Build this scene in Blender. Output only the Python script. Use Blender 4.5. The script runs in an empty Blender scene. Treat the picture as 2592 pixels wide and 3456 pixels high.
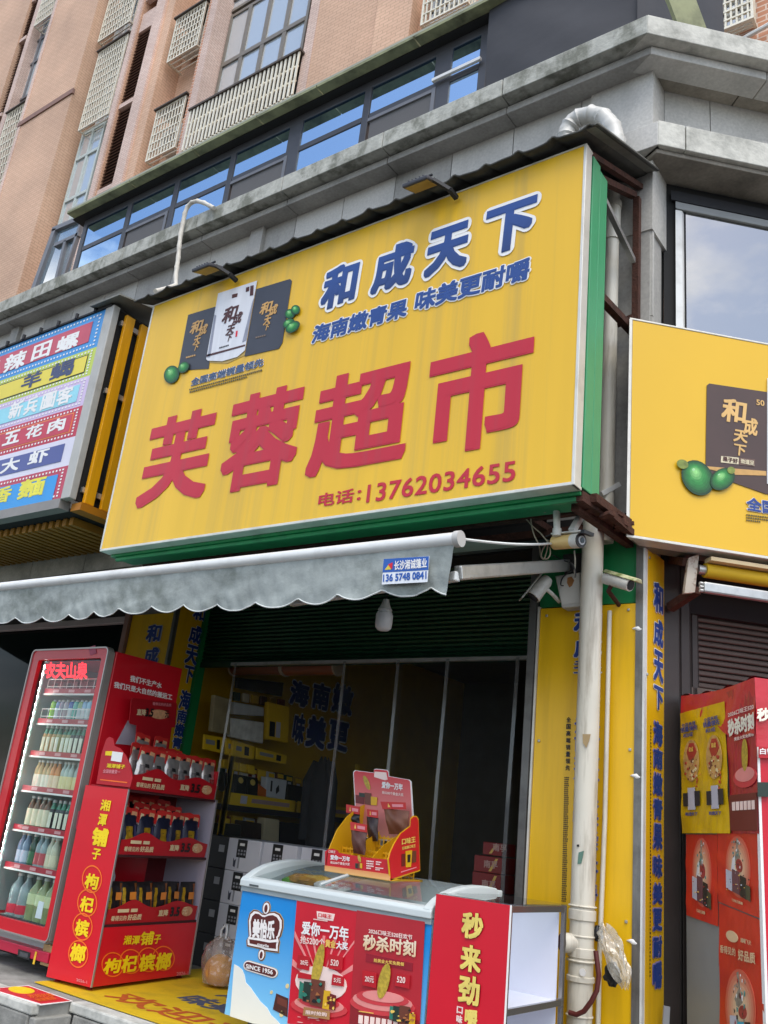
import bpy, bmesh, math, random
from mathutils import Vector, Matrix
random.seed(7)
scene = bpy.context.scene
COL = scene.collection
# ------------------------------------------------------------------ camera
YAW, PITCH, ROLL, FPX, EYE = -0.65851518, 0.33686815, 0.11062309, 3023.29, 1.12
IW, IH = 2592.0, 3456.0
_f = Vector((math.sin(YAW)*math.cos(PITCH), math.cos(YAW)*math.cos(PITCH), math.sin(PITCH)))
_r0 = Vector((math.cos(YAW), -math.sin(YAW), 0)); _u0 = _r0.cross(_f)
CR = _r0*math.cos(ROLL) + _u0*math.sin(ROLL); CU = -_r0*math.sin(ROLL) + _u0*math.cos(ROLL); CF = _f
cam = bpy.data.cameras.new('camera'); camo = bpy.data.objects.new('camera', cam); COL.objects.link(camo)
m = Matrix((CR, CU, -CF)).transposed().to_4x4(); m.translation = (0, 0, EYE)
camo.matrix_world = m
cam.sensor_fit = 'HORIZONTAL'; cam.sensor_width = 36; cam.lens = 36*FPX/IW
cam.clip_start = .05; cam.clip_end = 2000
scene.camera = camo
# ------------------------------------------------------------------ sky, sun, exposure
SUN_EL, SUN_AZ = math.radians(60), math.radians(-46)      # azimuth measured from +x
sun_dir = Vector((math.cos(SUN_EL)*math.cos(SUN_AZ), math.cos(SUN_EL)*math.sin(SUN_AZ), math.sin(SUN_EL)))
world = bpy.data.worlds.new('World'); scene.world = world; world.use_nodes = True
nt = world.node_tree; bg = nt.nodes['Background']
sky = nt.nodes.new('ShaderNodeTexSky'); sky.sky_type = 'NISHITA'; sky.sun_disc = False
sky.sun_elevation = SUN_EL; sky.sun_rotation = math.pi/2 - SUN_AZ
sky.air_density = 1.0; sky.dust_density = 1.5; sky.ozone_density = 1.0
tc = nt.nodes.new('ShaderNodeTexCoord'); mp = nt.nodes.new('ShaderNodeMapping'); mp.inputs['Scale'].default_value = (1.6, 1.6, 3.2); mp.inputs['Rotation'].default_value = (0, 0, math.radians(171))
nz = nt.nodes.new('ShaderNodeTexNoise'); nz.inputs['Scale'].default_value = 1.5; nz.inputs['Detail'].default_value = 8; nz.inputs['Roughness'].default_value = .58
rp = nt.nodes.new('ShaderNodeValToRGB'); rp.color_ramp.elements[0].position = .46; rp.color_ramp.elements[1].position = .62
nz2 = nt.nodes.new('ShaderNodeTexNoise'); nz2.inputs['Scale'].default_value = 4; nz2.inputs['Detail'].default_value = 6
cr2 = nt.nodes.new('ShaderNodeValToRGB'); cr2.color_ramp.elements[0].color = (4.6, 5.0, 5.6, 1); cr2.color_ramp.elements[1].color = (11.5, 11.3, 10.9, 1)
cr2.color_ramp.elements[0].position = .35; cr2.color_ramp.elements[1].position = .65
mx = nt.nodes.new('ShaderNodeMix'); mx.data_type = 'RGBA'
L = nt.links.new
L(tc.outputs['Generated'], mp.inputs['Vector']); L(mp.outputs[0], nz.inputs['Vector']); L(mp.outputs[0], nz2.inputs['Vector'])
L(nz.outputs[0], rp.inputs[0]); L(nz2.outputs[0], cr2.inputs[0])
L(rp.outputs[0], mx.inputs[0]); L(sky.outputs[0], mx.inputs[6]); L(cr2.outputs[0], mx.inputs[7]); L(mx.outputs[2], bg.inputs[0])
bg.inputs[1].default_value = .15
sl = bpy.data.lights.new('sun', 'SUN'); sl.energy = 1.2; sl.angle = math.radians(36); sl.color = (1, .96, .9)
so = bpy.data.objects.new('sun', sl); COL.objects.link(so); so.rotation_euler = (-sun_dir).to_track_quat('-Z', 'Y').to_euler()
vs = scene.view_settings; vs.view_transform = 'Standard'; vs.look = 'None'; vs.gamma = 1; vs.exposure = .82; vs.use_curve_mapping = False
# ------------------------------------------------------------------ pixel -> ray -> plane
def ray(px, py): return CR*((px-IW/2)/FPX) - CU*((py-IH/2)/FPX) + CF
EYEV = Vector((0, 0, EYE))
class Pl:
    def __init__(s, p0, U, W=(0, 0, 1), flip=False):
        s.p = Vector(p0); s.U = Vector(U).normalized(); s.W = Vector(W).normalized(); s.n = s.U.cross(s.W).normalized()
        if flip: s.n = -s.n
    def hit(s, px, py):
        d = ray(px, py); t = (s.p-EYEV).dot(s.n)/d.dot(s.n); return EYEV + d*t
    def off(s, d): return Pl(s.p + s.n*d, s.U, s.W)
SQ = math.sqrt(.5)
def PA(y): return Pl((0, y, 0), (1, 0, 0))                 # faces -y (the street)
def PX(x): return Pl((x, 0, 0), (0, 1, 0))                 # faces +x
def PZ(z): return Pl((0, 0, z), (1, 0, 0), (0, 1, 0))
def PB(c): return Pl((c, 0, 0), (SQ, SQ, 0))               # x - y = c, faces (1,-1)
def hA(px, py, y): return PA(y).hit(px, py)
# ------------------------------------------------------------------ materials
def lin(h):
    if not isinstance(h, str): return tuple(h)+(1,)
    h = h.lstrip('#'); v = [int(h[i:i+2], 16)/255 for i in (0, 2, 4)]
    return tuple(((c+.055)/1.055)**2.4 if c > .04045 else c/12.92 for c in v)+(1,)
MATS = {}
def mat(name, col, rough=.6, metal=0, var=.12, scale=6, stretch=(1, 1, 1), dirt=None, dirt_amt=0, dirt_scale=2, dirt_stretch=(1, 1, 1), bump=0, bump_scale=60, emit=None, emit_s=0, spec=.5, coat=0, alpha=1, dlo=.5, dhi=.72):
    if name in MATS: return MATS[name]
    M = bpy.data.materials.new(name); M.use_nodes = True; t = M.node_tree; b = t.nodes['Principled BSDF']; N = t.nodes.new
    b.inputs['Roughness'].default_value = rough; b.inputs['Metallic'].default_value = metal
    b.inputs['Specular IOR Level'].default_value = spec; b.inputs['Coat Weight'].default_value = coat
    b.inputs['Base Color'].default_value = lin(col)
    if var or dirt or bump: tco = N('ShaderNodeNewGeometry')
    last = None
    if var:
        mpn = N('ShaderNodeMapping'); mpn.inputs['Scale'].default_value = stretch
        n = N('ShaderNodeTexNoise'); n.inputs['Scale'].default_value = scale; n.inputs['Detail'].default_value = 5
        mr = N('ShaderNodeMapRange'); mr.inputs[1].default_value = .25; mr.inputs[2].default_value = .75
        mr.inputs[3].default_value = 1-var; mr.inputs[4].default_value = 1+var
        hs = N('ShaderNodeHueSaturation'); hs.inputs['Color'].default_value = lin(col)
        t.links.new(tco.outputs['Position'], mpn.inputs[0]); t.links.new(mpn.outputs[0], n.inputs['Vector']); t.links.new(n.outputs[0], mr.inputs[0])
        t.links.new(mr.outputs[0], hs.inputs['Value']); last = hs.outputs[0]
    if dirt:
        mpd = N('ShaderNodeMapping'); mpd.inputs['Scale'].default_value = dirt_stretch
        n2 = N('ShaderNodeTexNoise'); n2.inputs['Scale'].default_value = dirt_scale; n2.inputs['Detail'].default_value = 8; n2.inputs['Roughness'].default_value = .65
        rr = N('ShaderNodeMapRange'); rr.inputs[1].default_value = dlo; rr.inputs[2].default_value = dhi; rr.inputs[3].default_value = 0; rr.inputs[4].default_value = dirt_amt
        mi = N('ShaderNodeMix'); mi.data_type = 'RGBA'; mi.inputs[6].default_value = lin(col); mi.inputs[7].default_value = lin(dirt)
        t.links.new(tco.outputs['Position'], mpd.inputs[0]); t.links.new(mpd.outputs[0], n2.inputs['Vector']); t.links.new(n2.outputs[0], rr.inputs[0]); t.links.new(rr.outputs[0], mi.inputs[0])
        if last: t.links.new(last, mi.inputs[6])
        last = mi.outputs[2]
    if last: t.links.new(last, b.inputs['Base Color'])
    if bump:
        n3 = N('ShaderNodeTexNoise'); n3.inputs['Scale'].default_value = bump_scale; n3.inputs['Detail'].default_value = 4
        bp = N('ShaderNodeBump'); bp.inputs['Strength'].default_value = bump; bp.inputs['Distance'].default_value = .02
        t.links.new(tco.outputs['Position'], n3.inputs['Vector']); t.links.new(n3.outputs[0], bp.inputs['Height']); t.links.new(bp.outputs[0], b.inputs['Normal'])
    if emit: b.inputs['Emission Color'].default_value = lin(emit); b.inputs['Emission Strength'].default_value = emit_s
    b.inputs['Alpha'].default_value = alpha
    MATS[name] = M; return M
def glass(name, tint=(1, 1, 1), refl=.06, rough=.02, trans=1.0, body=None, body_amt=0.0, bump=0, bscale=3, gcol=None):
    """thin pane: transparent body, dirt film, mirror coat growing at grazing angles"""
    if name in MATS: return MATS[name]
    M = bpy.data.materials.new(name); M.use_nodes = True; t = M.node_tree; t.nodes.clear(); N = t.nodes.new
    out = N('ShaderNodeOutputMaterial'); tr = N('ShaderNodeBsdfTransparent'); tr.inputs[0].default_value = tuple(tint)+(1,)
    gl = N('ShaderNodeBsdfGlossy'); gl.inputs['Roughness'].default_value = rough
    if gcol: gl.inputs['Color'].default_value = tuple(gcol)+(1,)
    fr = N('ShaderNodeLayerWeight'); fr.inputs[0].default_value = .5
    pw = N('ShaderNodeMath'); pw.operation = 'POWER'; pw.inputs[1].default_value = 4.5
    ad = N('ShaderNodeMath'); ad.operation = 'MULTIPLY_ADD'; ad.use_clamp = True; ad.inputs[1].default_value = 1-refl; ad.inputs[2].default_value = refl
    mx1 = N('ShaderNodeMixShader'); mx2 = N('ShaderNodeMixShader')
    df = N('ShaderNodeBsdfDiffuse'); df.inputs[0].default_value = lin(body) if body else (.5, .5, .5, 1)
    t.links.new(fr.outputs['Facing'], pw.inputs[0]); t.links.new(pw.outputs[0], ad.inputs[0]); t.links.new(ad.outputs[0], mx2.inputs[0])
    mx1.inputs[0].default_value = body_amt
    t.links.new(tr.outputs[0], mx1.inputs[1]); t.links.new(df.outputs[0], mx1.inputs[2])
    t.links.new(mx1.outputs[0], mx2.inputs[1]); t.links.new(gl.outputs[0], mx2.inputs[2]); t.links.new(mx2.outputs[0], out.inputs[0])
    if bump:
        tco = N('ShaderNodeNewGeometry'); n3 = N('ShaderNodeTexNoise'); n3.inputs['Scale'].default_value = bscale
        bp = N('ShaderNodeBump'); bp.inputs['Strength'].default_value = bump; bp.inputs['Distance'].default_value = .05
        t.links.new(tco.outputs['Position'], n3.inputs['Vector']); t.links.new(n3.outputs[0], bp.inputs['Height']); t.links.new(bp.outputs[0], gl.inputs['Normal'])
    MATS[name] = M; return M
# ------------------------------------------------------------------ objects
BASE = {}
def thing(name, label, cat, base, group=None, kind=None):
    o = bpy.data.objects.new(name, None); COL.objects.link(o); o.location = base; o.empty_display_size = .1
    BASE[o.name] = Vector(base)
    tag(o, label, cat, group, kind); return o
def tag(o, label=None, cat=None, group=None, kind=None):
    if label: o['label'] = label
    if cat: o['category'] = cat
    if group: o['group'] = group
    if kind: o['kind'] = kind
    return o
def base_of(o): return BASE[o.name] if o is not None else Vector((0, 0, 0))
class MB:
    def __init__(s): s.v = []; s.f = []; s.mi = []; s.cur = 0
    def add(s, vs, fs):
        k = len(s.v); s.v += [Vector(v) for v in vs]
        for f in fs: s.f.append([i+k for i in f]); s.mi.append(s.cur)
        return s
    def box(s, a, b):
        x0, y0, z0 = a; x1, y1, z1 = b
        return s.hexa([(x0, y0, z0), (x1, y0, z0), (x1, y1, z0), (x0, y1, z0)], [(x0, y0, z1), (x1, y0, z1), (x1, y1, z1), (x0, y1, z1)])
    def hexa(s, lo, hi):
        n = len(lo); return s.add(list(lo)+list(hi), [list(range(n))[::-1], [i+n for i in range(n)]]+[[i, (i+1) % n, (i+1) % n+n, i+n] for i in range(n)])
    def obox(s, c, X, Y, Z):
        """oriented box: centre, three half-extent vectors"""
        c, X, Y, Z = map(Vector, (c, X, Y, Z))
        return s.hexa([c-X-Y-Z, c+X-Y-Z, c+X+Y-Z, c-X+Y-Z], [c-X-Y+Z, c+X-Y+Z, c+X+Y+Z, c-X+Y+Z])
    def prism(s, poly, d):
        d = Vector(d); return s.hexa([Vector(p) for p in poly], [Vector(p)+d for p in poly])
    def bar(s, a, b, w, h=None, up=(0, 0, 1)):
        a, b = Vector(a), Vector(b); d = (b-a); L_ = d.length; d.normalize(); u = Vector(up)
        if abs(d.dot(u)) > .95: u = Vector((0, 1, 0))
        sd = d.cross(u).normalized(); u = sd.cross(d).normalized(); h = h or w
        return s.obox((a+b)/2, d*(L_/2), sd*(w/2), u*(h/2))
    def tube(s, path, r, n=10, cap=True, rs=None):
        path = [Vector(p) for p in path]; rings = []; prev = None
        for i, p in enumerate(path):
            d = (path[min(i+1, len(path)-1)]-path[max(i-1, 0)]).normalized()
            if prev is None:
                a = Vector((0, 0, 1)) if abs(d.z) < .9 else Vector((1, 0, 0)); u = d.cross(a).normalized()
            else: u = (prev-d*prev.dot(d)).normalized()
            prev = u; w = d.cross(u); rr = rs[i] if rs else r
            rings.append([p+(u*math.cos(2*math.pi*k/n)+w*math.sin(2*math.pi*k/n))*rr for k in range(n)])
        vs = [v for r_ in rings for v in r_]; fs = []
        for i in range(len(rings)-1):
            for k in range(n): fs.append([i*n+k, i*n+(k+1) % n, (i+1)*n+(k+1) % n, (i+1)*n+k])
        if cap: fs.append(list(range(n))[::-1]); fs.append([len(vs)-n+k for k in range(n)])
        return s.add(vs, fs)
    def lathe(s, prof, n=12, c=(0, 0, 0), axis='z'):
        c = Vector(c); vs = []; fs = []
        for r, z in prof:
            for k in range(n):
                a = 2*math.pi*k/n; vs.append(c+Vector((r*math.cos(a), r*math.sin(a), z)))
        for i in range(len(prof)-1):
            for k in range(n): fs.append([i*n+k, i*n+(k+1) % n, (i+1)*n+(k+1) % n, (i+1)*n+k])
        fs.append(list(range(n))[::-1]); fs.append([len(vs)-n+k for k in range(n)])
        return s.add(vs, fs)
    def grid(s, fn, nu, nv):
        vs = [fn(i/nu, j/nv) for j in range(nv+1) for i in range(nu+1)]
        return s.add(vs, [[j*(nu+1)+i, j*(nu+1)+i+1, (j+1)*(nu+1)+i+1, (j+1)*(nu+1)+i] for j in range(nv) for i in range(nu)])
    def mesh(s, name, m, base=Vector((0, 0, 0)), smooth=False, tri=False):
        me = bpy.data.meshes.new(name); me.from_pydata([v-base for v in s.v], [], s.f)
        for mm in (m if isinstance(m, (list, tuple)) else [m]): me.materials.append(mm)
        if any(s.mi): me.polygons.foreach_set('material_index', s.mi)
        bm = bmesh.new(); bm.from_mesh(me); bmesh.ops.recalc_face_normals(bm, faces=bm.faces)
        if tri: bmesh.ops.triangulate(bm, faces=bm.faces)
        bm.to_mesh(me); bm.free()
        if smooth:
            me.polygons.foreach_set('use_smooth', [True]*len(me.polygons))
            try: me.set_sharp_from_angle(angle=math.radians(40))
            except Exception: pass
        me.update(); return me
    def build(s, name, m, parent=None, smooth=False, bevel=0, kind=None, tri=False):
        me = s.mesh(name, m, base_of(parent), smooth, tri)
        o = bpy.data.objects.new(name, me); COL.objects.link(o)
        if parent is not None: o.parent = parent; BASE[o.name] = BASE[parent.name]
        else: BASE[o.name] = Vector((0, 0, 0))
        if bevel:
            b = o.modifiers.new('bevel', 'BEVEL'); b.width = bevel; b.segments = 2; b.limit_method = 'ANGLE'; b.angle_limit = math.radians(35)
        if kind: o['kind'] = kind
        return o
def box(name, a, b, m, parent=None, bevel=0, kind=None):
    lo = [min(a[i], b[i]) for i in range(3)]; hi = [max(a[i], b[i]) for i in range(3)]
    return MB().box(lo, hi).build(name, m, parent, bevel=bevel, kind=kind)
def dup(o, parent=None, loc=None, rot=None, label=None, group=None, scale=None, name=None):
    c = o.copy(); COL.objects.link(c)
    if name: c.name = name
    if parent is not None: c.parent = parent
    if loc is not None: c.location = loc
    if rot is not None: c.rotation_euler = rot
    if scale is not None: c.scale = scale
    if label: c['label'] = label
    if group: c['group'] = group
    BASE[c.name] = Vector(loc) if (loc is not None and parent is None) else BASE.get(o.name, Vector((0, 0, 0)))
    for ch in list(o.children): dup(ch, c)
    return c
def poly(name, pl, pts, m, parent, lift=.003, thick=.0025, smooth=False, pix=True):
    """flat printed shape: outline in photo pixels (or u,v metres) on plane pl"""
    P = [(pl.hit(*p) if pix else pl.p+pl.U*p[0]+pl.W*p[1]) + pl.n*(lift-thick) for p in pts]
    return MB().prism(P, pl.n*thick).build(name, m, parent, tri=True)
def ell(cx, cy, rx, ry, ang=0, n=20):
    a = math.radians(ang); o = []
    for k in range(n):
        t = 2*math.pi*k/n; x, y = rx*math.cos(t), ry*math.sin(t); o.append((cx+x*math.cos(a)-y*math.sin(a), cy+x*math.sin(a)+y*math.cos(a)))
    return o
def quadmap(q):
    """bilinear map of the unit square onto four pixels bl, br, tr, tl"""
    bl, br, tr, tl = [Vector(p) for p in q]
    return lambda u, v: tuple(bl*(1-u)*(1-v)+br*u*(1-v)+tr*u*v+tl*(1-u)*v)
# ------------------------------------------------------------------ lettering
GL = {}
def glyphs(body, sp=1.0, lsp=1.0):
    key = (body, sp, lsp)
    if key not in GL:
        c = bpy.data.curves.new('txt', 'FONT'); c.body = body; c.size = 1; c.resolution_u = 3; c.align_x = 'CENTER'; c.space_character = sp; c.space_line = lsp
        o = bpy.data.objects.new('txt', c); COL.objects.link(o)
        dg = bpy.context.evaluated_depsgraph_get(); dg.update()
        me = bpy.data.meshes.new_from_object(o.evaluated_get(dg))
        GL[key] = ([(v.co.x, v.co.y) for v in me.vertices], [list(p.vertices) for p in me.polygons])
        bpy.data.objects.remove(o); bpy.data.curves.remove(c); bpy.data.meshes.remove(me)
    return GL[key]
def lettering(body, O, U, W, n, m, parent, bold=.03, lift=.004, outline=None, orad=.09, sp=1.0, lsp=1.0, name='lettering', shear=0, fine=0):
    """glyphs stretched onto the parallelogram O + u*U + v*W; several nudged copies make the heavy stroke"""
    V, F = glyphs(body, sp, lsp)
    if not V: return None
    x0 = min(v[0] for v in V)-bold; x1 = max(v[0] for v in V)+bold; y0 = min(v[1] for v in V)-bold; y1 = max(v[1] for v in V)+bold
    O, U, W, n = Vector(O), Vector(U), Vector(W), Vector(n)
    def lay(rad, z, nd, mm, nm):
        mb = MB(); offs = [(0, 0)]
        rr = [rad] if rad <= .045 else [rad, rad*.5]
        if rad > 0:
            for j, r_ in enumerate(rr):
                if nd < 0:
                    q = -nd if j == 0 else 8
                    offs += [(r_*math.cos(2*math.pi*i/q), r_*math.sin(2*math.pi*i/q)) for i in range(q)]; continue
                k = nd if j == 0 else 2
                side_ = [-1+2*i/k for i in range(k)]
                offs += [(r_*t, -r_) for t in side_]+[(r_, r_*t) for t in side_]+[(-r_*t, r_) for t in side_]+[(-r_, -r_*t) for t in side_]
        for i, (dx, dy) in enumerate(offs):
            zz = z + i*.00008
            def pos(x, y):
                u = (x+dx-x0)/(x1-x0); v = (y+dy-y0)/(y1-y0)
                return O+U*(u+shear*v)+W*v+n*zz
            mb.add([pos(*v) for v in V], F)
        return mb.build(nm, mm, parent)
    if outline is not None:
        lay(orad, lift, -24 if fine else -10, outline, 'lettering_outline'); lift += .004
    return lay(bold, lift, fine or 2, m, name)
def textpx(body, pl, bl, br, tl, m, parent, **k):
    O = pl.hit(*bl); U = pl.hit(*br)-O; W = pl.hit(*tl)-O
    return lettering(body, O, U, W, pl.n, m, parent, **k)
def fineprint(pl, bl, br, tl, rows, m, parent, lift=.003, seed=1, fill=.55):
    """print too small to read: rows of tiny marks"""
    rnd = random.Random(seed); O = pl.hit(*bl); U = pl.hit(*br)-O; W = pl.hit(*tl)-O; mb = MB()
    Lw, Lh = U.length, W.length; ch = Lh/rows
    for r in range(rows):
        u = 0.0; v = (rows-1-r)/rows; end = 1 if r < rows-1 else rnd.uniform(.5, 1)
        while u < end:
            w = ch*rnd.uniform(.45, .8)/Lw
            if u+w > 1: break
            a = O+U*u+W*(v+.12/rows); b = U*w; c = W*(fill/rows)
            mb.prism([a+pl.n*(lift-.001), a+b+pl.n*(lift-.001), a+b+c+pl.n*(lift-.001), a+c+pl.n*(lift-.001)], pl.n*.001)
            u += w+ch*.22/Lw
    return mb.build('fine_print', m, parent, kind='stuff')
# ================================================================== materials shared
granite = mat('granite', '#bdbab3', .55, var=.14, scale=45, dirt='#6a6a66', dirt_amt=.5, dirt_scale=1.6, dirt_stretch=(1, 1, .45), dlo=.45, dhi=.75, bump=.06, bump_scale=120)
granite_dk = mat('granite_weathered', '#a5a29c', .6, var=.15, scale=40, dirt='#55554f', dirt_amt=.6, dirt_scale=1.8, dirt_stretch=(1, 1, .4), dlo=.42, dhi=.72, bump=.06, bump_scale=120)
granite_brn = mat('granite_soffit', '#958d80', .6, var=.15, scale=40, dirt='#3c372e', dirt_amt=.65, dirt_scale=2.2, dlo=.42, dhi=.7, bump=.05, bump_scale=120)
cement = mat('stained_cement', '#adada4', .85, var=.16, scale=14, dirt='#5a5c4e', dirt_amt=.75, dirt_scale=5, dirt_stretch=(1, 1, .6), dlo=.44, dhi=.6, bump=.3, bump_scale=30)
cement_pale = mat('pale_cement', '#c6c4ba', .85, var=.14, scale=20, dirt='#6b6c64', dirt_amt=.6, dirt_scale=4, dlo=.48, dhi=.7, bump=.2, bump_scale=40)
joint = mat('dark_joint', '#1d1d1d', .9, var=0)
alu = mat('aluminium', '#b9b9b6', .38, .75, var=.08, scale=8, dirt='#5f5d58', dirt_amt=.4, dirt_scale=5)
white_alu = mat('white_aluminium', '#dcdcd8', .4, .1, var=.04, dirt='#8f8b82', dirt_amt=.35, dirt_scale=4)
dk_frame = mat('dark_window_frame', '#4e4e51', .45, .4, var=.1)
rust = mat('rusty_steel', '#4a2a1e', .85, .2, var=.35, scale=22, dirt='#22150f', dirt_amt=.7, dirt_scale=9, bump=.4, bump_scale=60)
blackm = mat('black_interior', '#0d0d0e', .8, var=0)
green = mat('green_panel', '#178048', .4, var=.08, scale=3, dirt='#0d3f2a', dirt_amt=.35, dirt_scale=3, dirt_stretch=(3, 3, .5))
yellow = mat('yellow_print', '#e6b50c', .34, var=.05, scale=2, dirt='#b98c10', dirt_amt=.4, dirt_scale=2.5, dirt_stretch=(5, 5, .35), dlo=.48, dhi=.75)
red = mat('red_print', '#cf1026', .38, var=.06, scale=4)
white = mat('white_print', '#eceae6', .45, var=.04, scale=5)
navy = mat('navy_print', '#24418c', .4, var=.1, scale=9)
gold = mat('gold_print', '#e9c25c', .4, var=.1, scale=12)
black = mat('black_print', '#19181a', .45, var=.08)
brown = mat('brown_print', '#4a2019', .45, var=.08)
concrete = mat('concrete_platform', '#93918a', .9, var=.16, scale=9, dirt='#55534c', dirt_amt=.75, dirt_scale=2.6, dirt_stretch=(1, 1, .5), dlo=.44, dhi=.68, bump=.25, bump_scale=45)
asphalt = mat('asphalt', '#4b4b4c', .92, var=.2, scale=30, dirt='#37363a', dirt_amt=.5, dirt_scale=.8, bump=.3, bump_scale=90)
pvc = mat('white_pvc', '#d3cdbd', .42, var=.06, scale=4, dirt='#6f5c40', dirt_amt=.75, dirt_scale=9, dirt_stretch=(1.6, 1.6, .18), dlo=.49, dhi=.76)
# ================================================================== ground
STREET = -.50
gr = MB().box((-400, -400, STREET-.3), (400, 400, STREET)).build('road', asphalt); tag(gr, kind='structure')
XJ = -4.725
pts = [(-40, 3.5), (XJ, 3.5), (XJ, 3.74), (-.9, 3.74), (7.6, 12.24), (7.6, 12), (7.6, 30), (-40, 30)]
pts = [(-40, 3.5), (XJ, 3.5), (XJ, 3.74), (-.9, 3.74), (25, 29.64), (-40, 29.64)]
pave = MB().prism([(x, y, STREET-.05) for x, y in pts], (0, 0, -STREET+.05-.002)).build('pavement', concrete, tri=True); tag(pave, kind='structure'); BASE[pave.name] = Vector((0, 0, 0))
# riser facing stones of the raised pavement, joints left open
kx = [-9.4, -8.3, -7.2, -6.2, -5.42, XJ-.02]
for a, b in zip(kx, kx[1:]):
    MB().box((a+.006, 3.455, STREET), (b-.006, 3.499, -.055+random.uniform(-.004, .004))).build('stone', concrete, pave, bevel=.008)
MB().box((XJ-.018, 3.46, STREET), (XJ+.04, 3.70, -.06)).build('stone', concrete, pave, bevel=.008)
kx = [XJ+.045, -4.0, -3.1, -2.2, -1.3]
for a, b in zip(kx, kx[1:]):
    MB().box((a+.006, 3.695, STREET), (b-.006, 3.739, -.055+random.uniform(-.004, .004))).build('stone', concrete, pave, bevel=.008)
for a, b in ((-9, -7.4), (-7.39, -5.9), (-5.89, XJ)):                              # edge stones on top
    MB().box((a+.002, 3.453, -.052), (b-.002, 3.62, .002)).build('kerb_stone', cement_pale, pave, bevel=.01)
for a, b in ((XJ+.004, -3.4), (-3.39, -2.1), (-2.09, -.95)):
    MB().box((a+.002, 3.693, -.052), (b-.002, 3.80, .002)).build('kerb_stone', cement_pale, pave, bevel=.01)
# ================================================================== podium (commercial floors)
BW = -7.32                                   # chamfered corner facade: x - y = BW
SH = 5.45                                    # shutter plane
WY = 5.2                                     # upper granite plane
XC = -1.90                                   # right end of the street facade
pod = thing('shop_building', 'grey granite commercial podium with stepped cornice behind the yellow shop signs', 'building', (-4, 6, 0))
def wallpanels(y, xs, zs, th, m, nm='granite_slab'):
    for a, b in zip(xs, xs[1:]):
        for c, d in zip(zs, zs[1:]):
            MB().box((a+.004, y, c+.004), (b-.004, y+th, d-.004)).build(nm, m if random.random() < .6 else (granite_dk if m is granite else granite), pod)
MB().box((-18, WY+.035, 3.0), (XC-.03, WY+.3, 6.98)).build('wall', joint, pod)
xs = [-2.49-.607*k for k in range(19)][::-1] + [XC-.0]
wallpanels(WY, xs, [3.9, 4.6, 5.3, 6.02, 6.755], .03, granite)
for px, py in ((862, 880), (65, 1110)):      # two shallow pilasters above the signs
    x = hA(px, py, WY).x; MB().box((x-.09, WY-.05, 5.0), (x+.09, WY-.002, 6.75)).build('pilaster', granite_dk, pod)
# stepped cornice: street side pieces then chamfer side pieces
def mitre(y):   # x of the corner between street plane y and the chamfer plane offset by the same projection
    d = WY-y; return None
def cornice(y, z0, z1, y1, m, nm, seg, x1):
    n = int(14/seg); x = x1; i = 0
    for i in range(n):
        xa = x-seg
        MB().box((xa+(.004), y, z0), (x-(.004 if i else 0), y1, z1)).build(nm, m, pod, bevel=.006); x = xa
CXA = {4.9: -1.845, 5.0: -1.87}
cornice(4.90, 6.825, 7.0, 5.6, cement, 'cornice_stone', 1.214, -1.845)
cornice(5.02, 6.745, 6.815, 5.215, granite_dk, 'cornice_moulding', 1.214, -1.862)
MB().box((-17, 5.04, 6.80), (XC, 5.6, 6.84)).build('joint_line', joint, pod)
def bpt(u, c, z): # point u metres along the chamfer plane c measured from x=-1.9
    return Vector((-1.9+u*SQ, -1.9-c+u*SQ, z))
def bbox(name, u0, u1, c0, c1, z0, z1, m, bevel=0, parent=None):
    a = [bpt(u0, c0, z0), bpt(u1, c0, z0), bpt(u1, c1, z0), bpt(u0, c1, z0)]
    return MB().hexa(a, [p+Vector((0, 0, z1-z0)) for p in a]).build(name, m, parent or pod, bevel=bevel)
def bwedge(name, x0, y0, c0, u1, z0, z1, m, depth=.7):
    # chamfer-side cornice stone starting at the mitre corner (x0,y0)
    p0 = Vector((x0, y0, z0)); p1 = p0+Vector((SQ, SQ, 0))*u1
    a = [p0, p1, p1+Vector((-SQ, SQ, 0))*depth, p0+Vector((-.41, 1, 0))*depth*.9]
    return MB().hexa(a, [p+Vector((0, 0, z1-z0)) for p in a]).build(name, m, pod, bevel=.006)
def bchain(name, x0, y0, us, z0, z1, m, depth):
    d = Vector((SQ, SQ, 0)); n = Vector((-SQ, SQ, 0))
    for i, (a, b) in enumerate(zip(us, us[1:])):
        p0 = Vector((x0, y0, z0))+d*(a+(.004 if i else 0)); p1 = Vector((x0, y0, z0))+d*(b-.004)
        k = Vector((-.414*SQ-.0, 0, 0))
        q0 = p0+n*depth + (d*(-.30*depth) if i == 0 else Vector()); q1 = p1+n*depth
        aa = [p0, p1, q1, q0]
        MB().hexa(aa, [p+Vector((0, 0, z1-z0)) for p in aa]).build(name, m, pod, bevel=.006)
bchain('cornice_stone', -1.841, 4.903, [0, 1.6, 3.2, 4.8], 6.822, 7.003, cement_pale, .75)
bchain('cornice_moulding', -1.858, 5.023, [0, .93, 1.9, 2.9, 4], 6.742, 6.818, granite, .2)
bchain('soffit_slab', -1.862, 5.05, [0, .80, 1.7, 2.7, 4], 6.750, 6.80, granite_brn, .55)
MB().hexa([bpt(-.1, BW+.25, 6.80), bpt(4.5, BW+.25, 6.80), bpt(4.5, BW-.6, 6.80), bpt(-.1, BW-.6, 6.80)], [bpt(-.1, BW+.25, 6.84), bpt(4.5, BW+.25, 6.84), bpt(4.5, BW-.6, 6.84), bpt(-.1, BW-.6, 6.84)]).build('joint_line', joint, pod)
for i in range(20):                                                              # street-side soffit slabs
    x1 = XC-.01-.607*i
    MB().box((x1-.601, 5.03, 6.757), (x1, WY+.02, 6.80)).build('soffit_slab', granite_dk, pod)
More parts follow.
